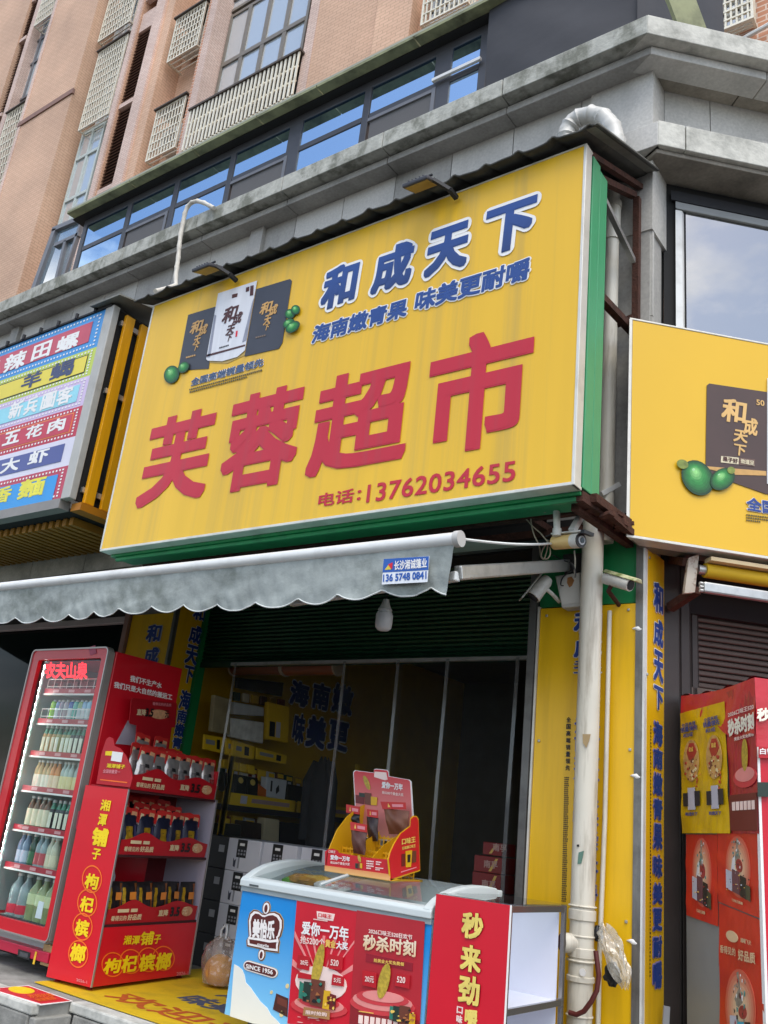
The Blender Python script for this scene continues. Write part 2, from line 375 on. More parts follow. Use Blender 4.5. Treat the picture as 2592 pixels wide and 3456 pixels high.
# corner column (granite) and chamfer wall
MB().box((-2.62, 5.19, 0), (XC-.02, 5.42, 5.3)).build('column', granite_dk, pod)
MB().box((-2.40, 5.18, 5.3), (XC, 5.50, 6.755)).build('column_head', granite, pod)
# chamfer upper wall slabs
ub = [0.0, .38, .98, 1.6, 2.25, 3.0]
MB().hexa([bpt(-.02, BW-.05, 2.6), bpt(4, BW-.05, 2.6), bpt(4, BW-.4, 2.6), bpt(-.02, BW-.4, 2.6)], [bpt(-.02, BW-.05, 6.9), bpt(4, BW-.05, 6.9), bpt(4, BW-.4, 6.9), bpt(-.02, BW-.4, 6.9)]).build('wall', joint, pod)
for a, b in zip(ub, ub[1:]): bbox('granite_slab', a+.004, b-.004, BW, BW-.055, 6.17, 6.75, granite if a < 2 else granite_dk)
bchain('string_course', -1.825, 5.09, [0, .21, .92, 1.7, 2.6], 5.94, 6.16, cement_pale, .33)
MB().box((-2.35, 5.09, 5.94), (-1.83, 5.19, 6.155)).build('string_course', granite, pod, bevel=.005)
bchain('soffit_slab', -1.85, 5.12, [0, 1.2, 2.6], 5.90, 5.937, granite_brn, .42)
# chamfer window: white frame and sky-mirroring pane
win = MB()
pb = PB(BW-.035)
f = lambda u, v: pb.p+pb.U*u+pb.W*v
def bu(x): return (Vector((x, x-BW, 0))-Vector((-1.9, -1.9-BW, 0))).dot(Vector((SQ, SQ, 0)))
U0 = .085
glB = glass('reflecting_glass', (.32, .36, .38), .42, .01, body='#6a7072', body_amt=.35, gcol=(1, .95, .88))
wo = bbox('window', U0-.0, 2.4, BW-.01, BW-.05, 5.67, 5.735, mat('grey_window_head', '#8f9190', .5, .2, var=.1), .006)
bbox('window_frame', U0, U0+.055, BW-.01, BW-.05, 3.2, 5.66, white_alu, .006, wo)
bbox('pane', U0+.07, 2.4, BW-.045, BW-.05, 3.2, 5.67, glB, 0, wo)
bbox('blind', U0+.07, 2.4, BW-.09, BW-.1, 5.35, 5.67, mat('window_blind', '#55575a', .8), 0, wo)
bbox('caulking', U0-.03, 2.4, BW+.0, BW-.04, 5.735, 5.82, mat('black_sealant', '#15151a', .6, var=.3, scale=30), 0, wo)
bbox('wall_block', 0, 3, BW-.36, BW-.5, 0, 3.2, blackm)
# ---- left pillar, lintel and the neighbour's dark shop window
MB().box((-6.72, 5.13, 0), (-6.12, 5.46, 3.1)).build('column', granite_dk, pod)
MB().box((-18, 5.16, 3.28), (-6.2, 5.30, 3.85)).build('lintel', granite_dk, pod)
for k in range(9): MB().box((-6.75-.92*(k+1)+.004, 5.13, 3.20), (-6.75-.92*k-.004, 5.20, 3.64)).build('granite_slab', granite_brn, pod)
MB().box((-18, 5.2, 2.72), (-6.75, 5.40, 3.20)).build('shutter_housing', mat('shutter_box', '#453a33', .7, var=.15, scale=6, stretch=(.3, 1, 12)), pod)
MB().box((-18, 5.12, 3.08), (-6.72, 5.2, 3.19)).build('lintel_moulding', granite_brn, pod, bevel=.01)
darkgl = glass('dark_shop_glass', (.05, .06, .06), .008, .04, body='#0e1311', body_amt=.5, bump=.05, bscale=.7)
nw = MB().box((-18, 5.08, 2.635), (-6.78, 5.14, 2.695)).build('window', mat('pinkish_frame', '#b9aca6', .5, .1, var=.12), pod, bevel=.006)
MB().box((-18, 5.16, 0), (-6.78, 5.17, 2.635)).build('pane', darkgl, nw)
MB().box((-18, 5.5, 0), (-6.74, 5.55, 3.2)).build('back_wall', mat('dark_backing', '#20251f', .9, var=.4, scale=3), nw)
# ---- shop interior shell
inter = mat('interior_wall', '#5c5850', .8, var=.15)
MB().box((-6.3, 10.2, 0), (-1.2, 10.3, 3.4)).build('back_wall', inter, pod)
MB().box((-6.42, SH+.02, 0), (-6.24, 10.3, 3.4)).build('side_wall', mat('yellow_interior_wall', '#c9a019', .5, var=.08), pod)
MB().box((-2.3, 5.47, 0), (-2.2, 10.3, 3.4)).build('side_wall', inter, pod)
MB().box((-6.4, 5.3, 3.02), (-1.95, 10.3, 3.1)).build('ceiling', mat('interior_ceiling', '#6a6864', .9, var=.1), pod)
MB().box((-6.4, SH-.05, .0005), (-1.95, 10.3, .003)).build('floor', mat('interior_tile', '#77726a', .5, var=.15), pod)
MB().box((-6.6, 5.0, 3.02), (-1.95, 5.36, 3.1)).build('lintel', mat('dark_steel', '#2d2b2a', .7, .3, var=.2), pod)
# ---- green roller shutter, its slats one by one
shut = MB().box((-6.14, SH+.02, 2.30), (-2.58, SH+.03, 3.02)).build('roller_shutter', mat('shutter_green_dark', '#0d3324', .5, .2, var=.1), pod)
me = None
sg = mat('shutter_green', '#14492f', .45, .3, var=.12, scale=4, dirt='#0c2219', dirt_amt=.6, dirt_scale=6)
for k in range(20):
    z = 2.335+k*.034
    mb = MB().prism([(-6.14, SH+.02, z+.002), (-6.14, SH+.004, z+.004), (-6.14, SH-.006, z+.017), (-6.14, SH+.004, z+.030), (-6.14, SH+.02, z+.032)], (3.56, 0, 0))
    mb.build('slat', sg, shut)
MB().box((-6.14, SH-.012, 2.285), (-2.58, SH+.028, 2.333)).build('bottom_bar', mat('shutter_bar', '#123f2b', .45, .2, var=.1), shut, bevel=.004)
MB().box((-6.13, SH-.04, 0), (-6.07, SH+.05, 3.0)).build('guide_rail', green, shut)
MB().box((-2.66, SH-.37, 0), (-2.612, SH+.05, 3.0)).build('guide_rail', mat('grey_rail', '#6d6c69', .5, .5, var=.12, dirt='#3a3632', dirt_amt=.5, dirt_scale=8), shut)
# ---- brown roller shutter of the chamfer shop
bsh = bbox('roller_shutter', .02, 2.6, BW-.12, BW-.13, 2.1, 3.0, mat('shutter_brown_dark', '#2b2420', .6, .2, var=.1))
sb = mat('shutter_brown', '#4a3d36', .5, .3, var=.12, scale=4)
for k in range(22):
    z = 2.14+k*.038
    bbox('slat', .03, 2.6, BW-.095, BW-.125, z+.003, z+.034, sb, .008, bsh)
bbox('bottom_bar', .03, 2.6, BW-.07, BW-.13, 2.03, 2.138, mat('shutter_bar_brown', '#5a4d44', .5, .3, var=.12), .004, bsh)
for u0, u1, c in ((.0, .10, .03), (.105, .16, .0), (.165, .20, -.04)): bbox('guide_rail', u0, u1, BW+c-.03, BW-.16, 0, 2.95, mat('dark_bronze_rail', '#3b3431', .45, .4, var=.12), .004, bsh)
bbox('head_beam', -.1, 2.6, BW+.0, BW-.3, 2.95, 3.25, mat('dark_steel2', '#2b2726', .7, .3, var=.2))
# ================================================================== upper window strip, canopy, tarpaulin (parts of the podium)
YWIN = 5.62
skyglass = glass('sky_blue_glass', (.10, .16, .22), .80, .008, body='#2c4a66', body_amt=.75, bump=.02, bscale=1.2, gcol=(.66, .84, 1))
screen = mat('grey_insect_screen', '#5b5a5b', .8, var=.06, scale=90)
mpx = [(298, 729), (443, 682), (603, 603), (791, 517), (1003, 415), (1246, 298), (1502, 170), (1640, 100)]
mx_ = [hA(px, py, YWIN).x for px, py in mpx]
ztr = hA(420, 774, YWIN).z; ztop = hA(908.7, 441, YWIN).z
strip = MB().box((mx_[0]-.05, YWIN, ztop-.10), (XC-.2, YWIN+.1, ztop-.0)).build('window_strip', dk_frame, pod, bevel=.006)
MB().box((mx_[0]-.05, YWIN, 6.98), (XC-.2, YWIN+.1, 7.05)).build('sill_frame', dk_frame, strip)
for i, x in enumerate(mx_):
    w = .10 if i in (4, 6) else .045
    MB().box((x-w, YWIN-.006, 7.05), (x+w, YWIN+.094, ztop-.1)).build('mullion', dk_frame, strip, bevel=.005)
for i in range(7):
    a, b = mx_[i]+.05, mx_[i+1]-.05
    MB().box((a, YWIN-.003, ztr-.035), (b, YWIN+.09, ztr+.035)).build('transom', dk_frame, strip, bevel=.004)
    MB().box((a, YWIN+.008, ztr+.035), (b, YWIN+.018, ztop-.1)).build('pane', skyglass, strip)
    if i in (1, 3, 5):
        MB().box((a+.02, YWIN+.01, 7.05), (b-.05, YWIN+.03, ztr-.035)).build('insect_screen', screen, strip)
        MB().box((b-.055, YWIN-.012, 7.05), (b-.01, YWIN+.04, ztr-.03)).build('sash_stile', mat('grey_sash', '#77777a', .5, .4, var=.1), strip)
        MB().box((a, YWIN-.01, ztr-.075), (b-.05, YWIN+.03, ztr-.034)).build('sash_rail', mat('grey_sash', '#77777a'), strip)
    else:
        MB().box((a, YWIN+.008, 7.05), (b, YWIN+.018, ztr-.035)).build('pane', skyglass, strip)
p = hA(1468, 235, YWIN-.05); MB().box((p.x-.02, YWIN-.06, ztr+.01), (mx_[7], YWIN-.03, ztr+.045)).build('sash_rail', white_alu, strip)
# canopy with olive mossy underside, split in sheets with open joints
olive = mat('mossy_canopy', '#8c8f6a', .75, var=.2, scale=5, dirt='#2b2d20', dirt_amt=.75, dirt_scale=2.4, dlo=.46, dhi=.68)
YCF = 5.40
jx = [hA(231, 698, YCF).x] + [PZ(ztop).hit(*q).x for q in ((432, 615), (645, 505), (860, 395), (1060, 290))] + [PZ(ztop).hit(1395, 130).x, -3.2, -2.15]
for a, b in zip(jx, jx[1:]):
    MB().box((a+.008, YCF, ztop+.012), (b-.008, YWIN+.2, ztop+.045)).build('canopy_sheet', olive, pod)
MB().box((jx[0]-.02, YWIN-.1, ztop+.0), (XC-.25, YWIN+.2, ztop+.011)).build('canopy_joint', joint, pod)
MB().box((jx[0], YCF, ztop+.046), (-2.15, YCF+.02, ztop+.075)).build('canopy_edge', mat('pale_canopy_edge', '#9a9c8a', .6, var=.1), pod)
# grey tarpaulin stretched over the corner rooms
tarp = mat('grey_tarpaulin', '#3d3e43', .85, var=.10, scale=3, bump=.2, bump_scale=6)
tx0 = hA(1645, 200, YWIN-.08).x; tx1 = hA(2150, 100, YWIN-.08).x
def tarpf(u, v):
    return Vector((tx0+(tx1-tx0)*u, YWIN-.10+.02*math.sin(5*u+6*v)+.006*math.sin(13*u+19*v)-.05*math.sin(math.pi*v)*math.sin(math.pi*u), 6.9+(2.3-.20*math.sin(math.pi*u))*v))
tp = MB().grid(tarpf, 40, 16).build('tarpaulin', tarp, pod, smooth=True)
def tarpb(u, v):
    p = Vector((tx1, YWIN-.10, 6.9))+Vector((SQ, SQ, 0))*(.80*u); p.z = 6.9+2.3*v; return p+Vector((SQ, -SQ, 0))*(.02*math.sin(14*u+5*v))
MB().grid(tarpb, 12, 10).build('tarpaulin', tarp, pod, smooth=True)
q0 = Vector((tx1, YWIN-.1, 0))+Vector((SQ, SQ, 0))*.60
aa = [q0+Vector((SQ, -SQ, 0))*.30+Vector((0, 0, 8.2)), q0+Vector((SQ, -SQ, 0))*.02+Vector((0, 0, 8.2)), q0+Vector((SQ, -SQ, 0))*.02+Vector((SQ, SQ, 0))*.9+Vector((0, 0, 8.2)), q0+Vector((SQ, -SQ, 0))*.30+Vector((SQ, SQ, 0))*.9+Vector((0, 0, 8.2))]
pc = PB(BW-.05)
MB().prism([PB(-7.18).hit(*q) for q in ((2258, 0), (2290, 85), (2385, 95), (2350, 0), (2330, -60), (2230, -60))], Vector((-SQ, SQ, 0))*.04).build('canopy_sheet', olive, pod, tri=True)
MB().box((-10.5, 5.7, 6.9), (-2.2, 8.2, 7.0)).build('roof', cement, pod)
# window left of the strip (brown-framed bay)
lw = MB().prism([PA(5.95).hit(*q) for q in ((188, 775), (280, 735), (222, 970), (105, 1000))], (0, .02, 0)).build('window', glass('pale_sky_glass', (.2, .24, .27), .5, .01, body='#7c98a8', body_amt=.7), pod)
for a, b, w in (((188, 775), (100, 1020), .10), ((283, 733), (205, 975), .05), ((188, 830), (270, 792), .06), ((180, 778), (285, 733), .08), ((224, 815), (183, 985), .06)):
    MB().bar(PA(5.93).hit(*a), PA(5.93).hit(*b), w, .06, up=(0, 1, 0)).build('window_frame', mat('grey_sash', '#77777a'), lw)
# ================================================================== apartment tower
def tilemat(name, c1, c2, mort, sc=1.0):
    M = bpy.data.materials.new(name); M.use_nodes = True; t = M.node_tree; b = t.nodes['Principled BSDF']; N = t.nodes.new
    g = N('ShaderNodeNewGeometry'); s = N('ShaderNodeSeparateXYZ'); a = N('ShaderNodeMath'); a.operation = 'ADD'; c = N('ShaderNodeCombineXYZ')
    br = N('ShaderNodeTexBrick'); br.inputs['Scale'].default_value = 1; br.inputs['Brick Width'].default_value = .20*sc; br.inputs['Row Height'].default_value = .075*sc; br.inputs['Mortar Size'].default_value = .009*sc
    br.inputs['Color1'].default_value = lin(c1); br.inputs['Color2'].default_value = lin(c2); br.inputs['Mortar'].default_value = lin(mort)
    n = N('ShaderNodeTexNoise'); n.inputs['Scale'].default_value = .55; n.inputs['Detail'].default_value = 6
    mr = N('ShaderNodeMapRange'); mr.inputs[1].default_value = .3; mr.inputs[2].default_value = .7; mr.inputs[3].default_value = .78; mr.inputs[4].default_value = 1.12
    h = N('ShaderNodeHueSaturation'); l = t.links.new
    l(g.outputs['Position'], s.inputs[0]); l(s.outputs[0], a.inputs[0]); l(s.outputs[1], a.inputs[1]); l(a.outputs[0], c.inputs[0]); l(s.outputs[2], c.inputs[1])
    l(c.outputs[0], br.inputs['Vector']); l(g.outputs['Position'], n.inputs['Vector']); l(n.outputs[0], mr.inputs[0]); l(mr.outputs[0], h.inputs['Value']); l(br.outputs[0], h.inputs['Color']); l(h.outputs[0], b.inputs['Base Color'])
    b.inputs['Roughness'].default_value = .7; return M
tile = tilemat('brown_tile', '#d8b295', '#d1aa8d', '#bf9a7f', 1.0)
tile_dk = tilemat('brown_tile_shaded', '#cba284', '#c49a7d', '#ae886e', 1.0)  # darker copy of the brown tile, with shade put into its colour
pink = tilemat('pink_tile', '#dcc3b5', '#d2b6a7', '#b89d90', .8)
brick = tilemat('orange_brick_tile', '#c98e6c', '#ba7d5c', '#d8c2b0', 1.15)
cream = mat('cream_grille', '#e6dfcc', .5, .1, var=.08, dirt='#9a8a6c', dirt_amt=.5, dirt_scale=6)
louv = mat('brown_louvre', '#8d7264', .6, .2, var=.12)
paleglass = glass('pale_window_glass', (.25, .28, .3), .42, .01, body='#d3dde2', body_amt=.8, bump=.03, bscale=.8)
curt = mat('window_curtain', '#a9a09a', .9, var=.15, scale=4, stretch=(6, 6, .3))
YT = 9.0
tw = thing('apartment_tower', 'tall brown tiled apartment tower with caged windows rising above the podium', 'building', (-10, 11, 0))
def tX(px, py=0, y=YT): return hA(px, py, y).x
ZB, ZT = 6.5, 26
def vstrip(name, x0, x1, y, m, y1=11.0): return MB().box((x0, y, ZB), (x1, y1, ZT)).build(name, m, tw)
YR = 9.55                                           # recessed bays
vstrip('wall', -40, tX(105), YT, tile)
MB().box((tX(105), 10.0, ZB), (tX(-20+760), 11.0, ZT)).build('wall', tile_dk, tw)
vstrip('pilaster', tX(127), tX(138), YT+.02, pink)
vstrip('pilaster', tX(217), tX(224), YT-.22, pink)
vstrip('wall', tX(224)+.002, tX(333, 0, YT-.2), YT-.2, tile)
vstrip('downpipe', tX(360, 0, YT+.2), tX(366, 0, YT+.2), YT+.15, mat('pale_pipe', '#c9bfae', .5, var=.08), YT+.3)
vstrip('pilaster', tX(470, 0, YT-.05), tX(483, 0, YT-.05), YT-.05, pink)
vstrip('pilaster', tX(483, 0, YT)+.002, tX(492, 0, YT), YT+.0, tile_dk)
vstrip('pilaster', tX(533, 0, YT-.05), tX(560, 0, YT-.05), YT-.05, pink)
vstrip('wall', tX(560, 0, YT)+.002, tX(592, 0, YT), YT+.01, tile)
vstrip('wall', tX(592, 0, YT+.0)+.002, tX(720, 0, YT), YR, tile)
vstrip('pilaster', tX(717, 0, YT-.05), tX(737, 0, YT-.05), YT-.05, pink)
vstrip('wall', tX(737, 0, YT-.05)-.3, tX(737, 0, YT-.05)-.003, YT-.04, brick)
vstrip('wall', tX(737, 0, YT), tX(1075, 0, YT), YR+.35, brick)
vstrip('pilaster', tX(1056, 0, YT), tX(1084, 0, YT), YT-.02, pink)
vstrip('wall', tX(1084, 0, YT)+.002, tX(1309, 0, YT), YT-.01, tile)
vstrip('wall', tX(1309, 0, YT)+.002, tX(1425, 0, YT), YT-.25, tile)
vstrip('wall', tX(1425, 0, YT)+.002, tX(1700, 0, YT), YT-.02, tile_dk)
vstrip('wall', tX(1700, 0, YT)+.002, 6, YT+.4, tile)
# grey-brown string course round the protruding wall
for a, b, y in (((150, 270), (222, 318), YT-.235), ((222, 318), (258, 300), YT-.215)):
    pass
zc = hA(240, 308, YT-.2).z
MB().box((tX(217)-.02, YT-.235, zc-.13), (tX(333, 0, YT-.2)+.03, YT-.17, zc+.02)).build('string_course', mat('string_course_tile', '#86665a', .7, var=.1), tw)
def slats(q, y, n, m, nm='louvre'):
    """louvre: back plate and n slats within pixel quad (tl, tr, br, bl) on plane y"""
    P = [PA(y).hit(*p) for p in q]; x0 = min(P[0].x, P[3].x); x1 = max(P[1].x, P[2].x); z1 = P[0].z; z0 = P[3].z
    x0 = (P[0].x+P[3].x)/2; x1 = (P[1].x+P[2].x)/2
    o = MB().box((x0, y+.06, z0), (x1, y+.10, z1)).build(nm, mat('louvre_back', '#4a3a32', .8, var=0), tw)
    h = (z1-z0)/n
    for k in range(n):
        z = z0+k*h; MB().hexa([(x0, y, z), (x1, y, z), (x1, y+.02, z), (x0, y+.02, z)], [(x0, y+.05, z+h*.75), (x1, y+.05, z+h*.75), (x1, y+.07, z+h*.75), (x0, y+.07, z+h*.75)]).build('slat', m, o)
    MB().box((x0-.03, y-.03, z0-.13), (x1+.03, y+.09, z0)).build('ledge', pink, o)
    return o
def cage(q, y, nv, nh, depth=.45, win=True, hood=True):
    """burglar cage: front grid on plane y, returning to the wall"""
    P = [PA(y).hit(*p) for p in q]; x0 = (P[0].x+P[3].x)/2; x1 = (P[1].x+P[2].x)/2; z1 = (P[0].z+P[1].z)/2; z0 = (P[2].z+P[3].z)/2
    fr = MB(); t = .035
    fr.box((x0, y, z0), (x1, y+t, z0+t)).box((x0, y, z1-t), (x1, y+t, z1)).box((x0, y, z0+t), (x0+t, y+t, z1-t)).box((x1-t, y, z0+t), (x1, y+t, z1-t))
    for zz in (z0, z1-t):
        fr.box((x0, y+t, zz), (x0+t, y+depth, zz+t)).box((x1-t, y+t, zz), (x1, y+depth, zz+t))
    o = fr.build('security_cage', cream, tw)
    mb = MB()
    for k in range(1, nv): x = x0+(x1-x0)*k/nv; mb.box((x-.012, y+.006, z0+t), (x+.012, y+.03, z1-t))
    for k in range(1, nh): z = z0+(z1-z0)*k/nh; mb.box((x0+t, y+.002, z-.014), (x1-t, y+.034, z+.014))
    for k in range(1, 4):
        yy = y+depth*k/4; mb.box((x1-.03, yy-.012, z0+t), (x1-.008, yy+.012, z1-t)); mb.box((x0+.01, yy-.012, z0+.004), (x1-.01, yy+.012, z0+.028))
    mb.build('bars', cream, o, kind='stuff')
    if hood: MB().box((x0-.05, y-.05, z1), (x1+.05, y+depth, z1+.04)).build('hood', mat('cage_hood', '#4a4038', .7, var=.2), o)
    if win:
        MB().box((x0+.02, y+depth-.05, z0+.1), (x1-.02, y+depth-.02, z1)).build('pane', paleglass, o)
        for k in range(0, 4): x = x0+.05+(x1-x0-.1)*k/3; MB().box((x-.03, y+depth-.08, z0+.1), (x+.03, y+depth-.051, z1)).build('window_frame', white_alu, o)
        MB().box((x0+.02, y+depth-.08, (z0+z1)/2-.03), (x1-.02, y+depth-.052, (z0+z1)/2+.03)).build('window_frame', white_alu, o)
        MB().box((x0, y+depth+.03, z0), (x1, y+depth+.05, z1)).build('curtain', curt, o)
    return o, x0, x1, z0, z1
def windowq(q, y, nv, trans, fm, gm=None, cur=True, fw=.04):
    """window: pixel quad tl, tr, br, bl; nv vertical divisions; transoms as fractions"""
    P = [PA(y).hit(*p) for p in q]; x0 = (P[0].x+P[3].x)/2; x1 = (P[1].x+P[2].x)/2; z1 = (P[0].z+P[1].z)/2; z0 = (P[2].z+P[3].z)/2
    o = MB().box((x0, y, z1-.08), (x1, y+.08, z1)).box((x0, y, z0), (x1, y+.08, z0+.08)).box((x0, y, z0+.08), (x0+.07, y+.08, z1-.08)).box((x1-.07, y, z0+.08), (x1, y+.08, z1-.08)).build('window', fm, tw)
    for k in range(1, nv): x = x0+(x1-x0)*k/nv; MB().box((x-fw, y-.004, z0+.08), (x+fw, y+.076, z1-.08)).build('mullion', fm, o)
    for f_ in trans: z = z0+(z1-z0)*f_; MB().box((x0+.07, y-.008, z-fw), (x1-.07, y+.07, z+fw)).build('transom', fm, o)
    MB().box((x0+.07, y+.03, z0+.08), (x1-.07, y+.04, z1-.08)).build('pane', gm or paleglass, o)
    if cur:
        for a, b in ((0, .28), (.72, 1)):
            xa, xb = x0+(x1-x0)*a, x0+(x1-x0)*b
            MB().grid(lambda u, v: Vector((xa+(xb-xa)*u, y+.2+.03*math.sin(40*u), z0+(z1-z0)*v)), 40, 1).build('curtain', curt, o, smooth=True)
    MB().box((x0-.1, y+.35, z0-.2), (x1+.1, y+.4, z1+.2)).build('room_shade', mat('room_wall', '#6c7074', .9), o)
    return o
# far-left louvre column and bay
slats(((112, 0), (127, 0), (94, 110), (72, 135)), YT+.06, 14, louv); slats(((88, 135), (93, 120), (5, 378), (-20, 400)), YT+.06, 26, louv)
slats(((150, -180), (170, -190), (127, -2), (112, 0)), YT+.06, 22, louv)
cage(((150, -60), (222, -90), (205, 30), (128, 72)), YT-.05, 12, 6)
windowq(((125, 85), (200, 40), (140, 300), (60, 335)), YT+.25, 3, (.45, .75), mat('grey_sash', '#77777a'))
cage(((28, 380), (122, 325), (58, 610), (-60, 660)), YT-.05, 12, 10)
# second bay
cage(((368, -40), (470, -80), (445, 65), (342, 135)), YT+.0, 12, 7)
cage(((332, 178), (432, 115), (365, 385), (266, 438)), YT+.0, 12, 10)
windowq(((272, 455), (358, 405), (272, 740), (190, 790)), YT+.2, 2, (.30, .72), mat('green_grey_frame', '#b9c2bd', .5, var=.1))
# louvres between the pilasters
MB().box((tX(488, 0, YT), YT+.03, hA(460, 112, YT).z), (tX(540, 0, YT), YT+.5, hA(460, 60, YT).z)).build('ledge', pink, tw)
slats(((455, 112), (522, 66), (467, 330), (401, 360)), YT+.04, 24, louv); slats(((390, 380), (460, 345), (405, 600), (344, 640)), YT+.04, 24, louv)
slats(((530, -150), (575, -180), (540, -20), (490, 0)), YT+.04, 14, louv)
# air-conditioner cages in the recess
cage(((590, 65), (692, 10), (668, 150), (570, 205)), YT+.05, 10, 7, .45, False)
cage(((518, 383), (627, 320), (592, 495), (500, 540)), YT+.05, 10, 6, .45, False)
for q in ((640, 165), (575, 500)):
    p_ = hA(*q, YT+.25); ac = MB().box((p_.x-.35, YT+.18, p_.z), (p_.x+.35, YT+.46, p_.z+.5)).build('air_conditioner', mat('ac_grey', '#c4c4be', .5, var=.06), tw, bevel=.02)
    MB().lathe([(.2, 0), (.2, .02), (.05, .03)], 16, (0, 0, 0)).build('fan_guard', mat('ac_dark', '#55565a', .6), ac)
    g = ac.children[0]; g.location = Vector((p_.x, YT+.18, p_.z+.25))-BASE[tw.name]+BASE[g.name]*0+Vector((0, 0, 0)); g.rotation_euler = (math.pi/2, 0, 0)
    # vertices were shifted by the base; restore
    for v in g.data.vertices: v.co += BASE[tw.name]
# big bay window over the grille
windowq(((772, 35), (1062, -95), (1005, 270), (715, 420)), YT+.35, 4, (.53,), mat('taupe_frame', '#7d766c', .5, .2, var=.1), fw=.055)
windowq(((790, -60), (1090, -200), (1065, -105), (775, 20)), YT+.35, 4, (.5,), mat('taupe_frame', '#7d766c'))
Pq = [PA(YT-.1).hit(*q) for q in ((648, 372), (1012, 182), (985, 322), (630, 505))]
gx0, gx1 = Pq[0].x, Pq[1].x; gz1 = (Pq[0].z+Pq[1].z)/2; gz0 = (Pq[2].z+Pq[3].z)/2
gr_ = MB().box((gx0-.05, YT-.16, gz1), (gx1+.05, YT+.3, gz1+.05)).build('balcony_grille', mat('cage_hood', '#4a4038'), tw)
for k in range(3): z = gz0+(gz1-gz0)*(.0, .36, .70)[k]; MB().box((gx0, YT-.105, z-.02), (gx1, YT-.07, z+.02)).build('rail', cream, gr_)
for k in range(28):
    x = gx0+(gx1-gx0)*k/27; MB().box((x-.024, YT-.13, gz0), (x+.024, YT-.106, gz1)).build('bar', cream, gr_)
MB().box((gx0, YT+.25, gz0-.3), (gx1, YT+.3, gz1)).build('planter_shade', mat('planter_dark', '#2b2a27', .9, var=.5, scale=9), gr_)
# right-hand grilled window at the top and the brick corner behind the tarpaulin
cage(((1438, -60), (1600, -140), (1570, 15), (1415, 82)), YT-.3, 10, 4, .3)
tb = Pl((3.0, 9.6, 0), (.93, .36, 0))
# brick flank of the tower behind the chamfer, with its white grille window
PXB = PA(YT+.39)
c0 = [PXB.hit(*q) for q in ((2362, -30), (2542, -60), (2540, 75), (2380, 130))]
vstrip('wall', hA(2300, 0, YT+.3).x, 6, YT+.3, brick)
cage(((2362, -40), (2545, -60), (2538, 72), (2385, 112)), YT+.1, 9, 5, .2)
MB().tube([hA(2455, 160, YT+.2), hA(2600, 80, YT+.2)], .03, 8).build('drain_pipe', white_alu, tw)
# ================================================================== signs
def gradmat(name, c0, c1, z0, z1, rough=.42):
    if name in MATS: return MATS[name]
    M = bpy.data.materials.new(name); M.use_nodes = True; t = M.node_tree; b = t.nodes['Principled BSDF']; N = t.nodes.new
    g = N('ShaderNodeNewGeometry'); s = N('ShaderNodeSeparateXYZ'); r = N('ShaderNodeMapRange'); r.inputs[1].default_value = z0; r.inputs[2].default_value = z1
    mi = N('ShaderNodeMix'); mi.data_type = 'RGBA'; mi.inputs[6].default_value = lin(c0); mi.inputs[7].default_value = lin(c1)
    t.links.new(g.outputs['Position'], s.inputs[0]); t.links.new(s.outputs[2], r.inputs[0]); t.links.new(r.outputs[0], mi.inputs[0]); t.links.new(mi.outputs[2], b.inputs['Base Color'])
    b.inputs['Roughness'].default_value = rough; MATS[name] = M; return M
def textbox(body, pl, l, r, t, b, m, parent, **k):
    """fit text to the plane rectangle whose sides pass through four photo pixels"""
    u0 = pl.hit(*l).dot(pl.U); u1 = pl.hit(*r).dot(pl.U); v1 = pl.hit(*t).dot(pl.W); v0 = pl.hit(*b).dot(pl.W)
    O = pl.p+pl.U*(u0-pl.p.dot(pl.U))+pl.W*(v0-pl.p.dot(pl.W))
    return lettering(body, O, pl.U*(u1-u0), pl.W*(v1-v0), pl.n, m, parent, **k)
def Z(ox, oy, s): return lambda x, y: (ox+x*s, oy+y*s)
# ---------------- the big yellow sign
SY = 4.2; sx0, sx1, sz0, sz1 = -6.112, -1.967, 2.985, 5.307
sign = thing('shop_sign', 'big yellow light box sign with red supermarket name and phone number', 'sign', (-4.04, 4.36, 2.985))
ysign = mat('faded_yellow_film', '#e6b628', .36, var=.07, scale=1.3, stretch=(3, 3, .25), dirt='#a08a55', dirt_amt=.42, dirt_scale=1.1, dirt_stretch=(6, 1, .10), dlo=.52, dhi=.74)
MB().box((sx0+.018, SY+.004, sz0+.02), (sx1-.018, SY+.02, sz1-.012)).build('face_panel', ysign, sign)
fm = mat('sign_frame', '#d8d4c8', .4, .3, var=.08, dirt='#8b8778', dirt_amt=.4, dirt_scale=4)
MB().box((sx0, SY, sz0), (sx1, SY+.10, sz0+.02)).build('frame_rail', fm, sign, bevel=.003)
MB().box((sx0, SY, sz1-.012), (sx1, SY+.10, sz1)).build('frame_rail', fm, sign)
MB().box((sx0, SY-.001, sz0+.02), (sx0+.018, SY+.10, sz1-.012)).build('frame_rail', fm, sign)
MB().box((sx1-.018, SY-.001, sz0+.0), (sx1+.002, SY+.085, sz1)).build('frame_rail', fm, sign, bevel=.003)
MB().box((sx0+.02, SY+.1, sz0-.02), (sx1-.01, SY+.34, sz0+.0)).build('bottom_panel', green, sign)
MB().box((sx0+.06, SY+.12, sz0-.05), (sx1-.04, SY+.15, sz0-.021)).build('bottom_lip', green, sign, bevel=.004)
MB().box((sx1-.02, SY+.105, sz0+.02), (sx1+.004, SY+.215, sz1-.02)).build('side_panel', mat('green_side', '#3f9a68', .4, var=.06), sign, bevel=.004)
MB().box((sx1-.02, SY+.222, sz0+.02), (sx1+.002, SY+.335, sz1-.05)).build('side_panel', mat('green_side', '#3f9a68'), sign, bevel=.004)
MB().box((sx0+.02, SY+.11, sz0+.0), (sx1-.024, SY+.33, sz1-.02)).build('box_back', mat('dark_steel', '#2d2b2a'), sign)
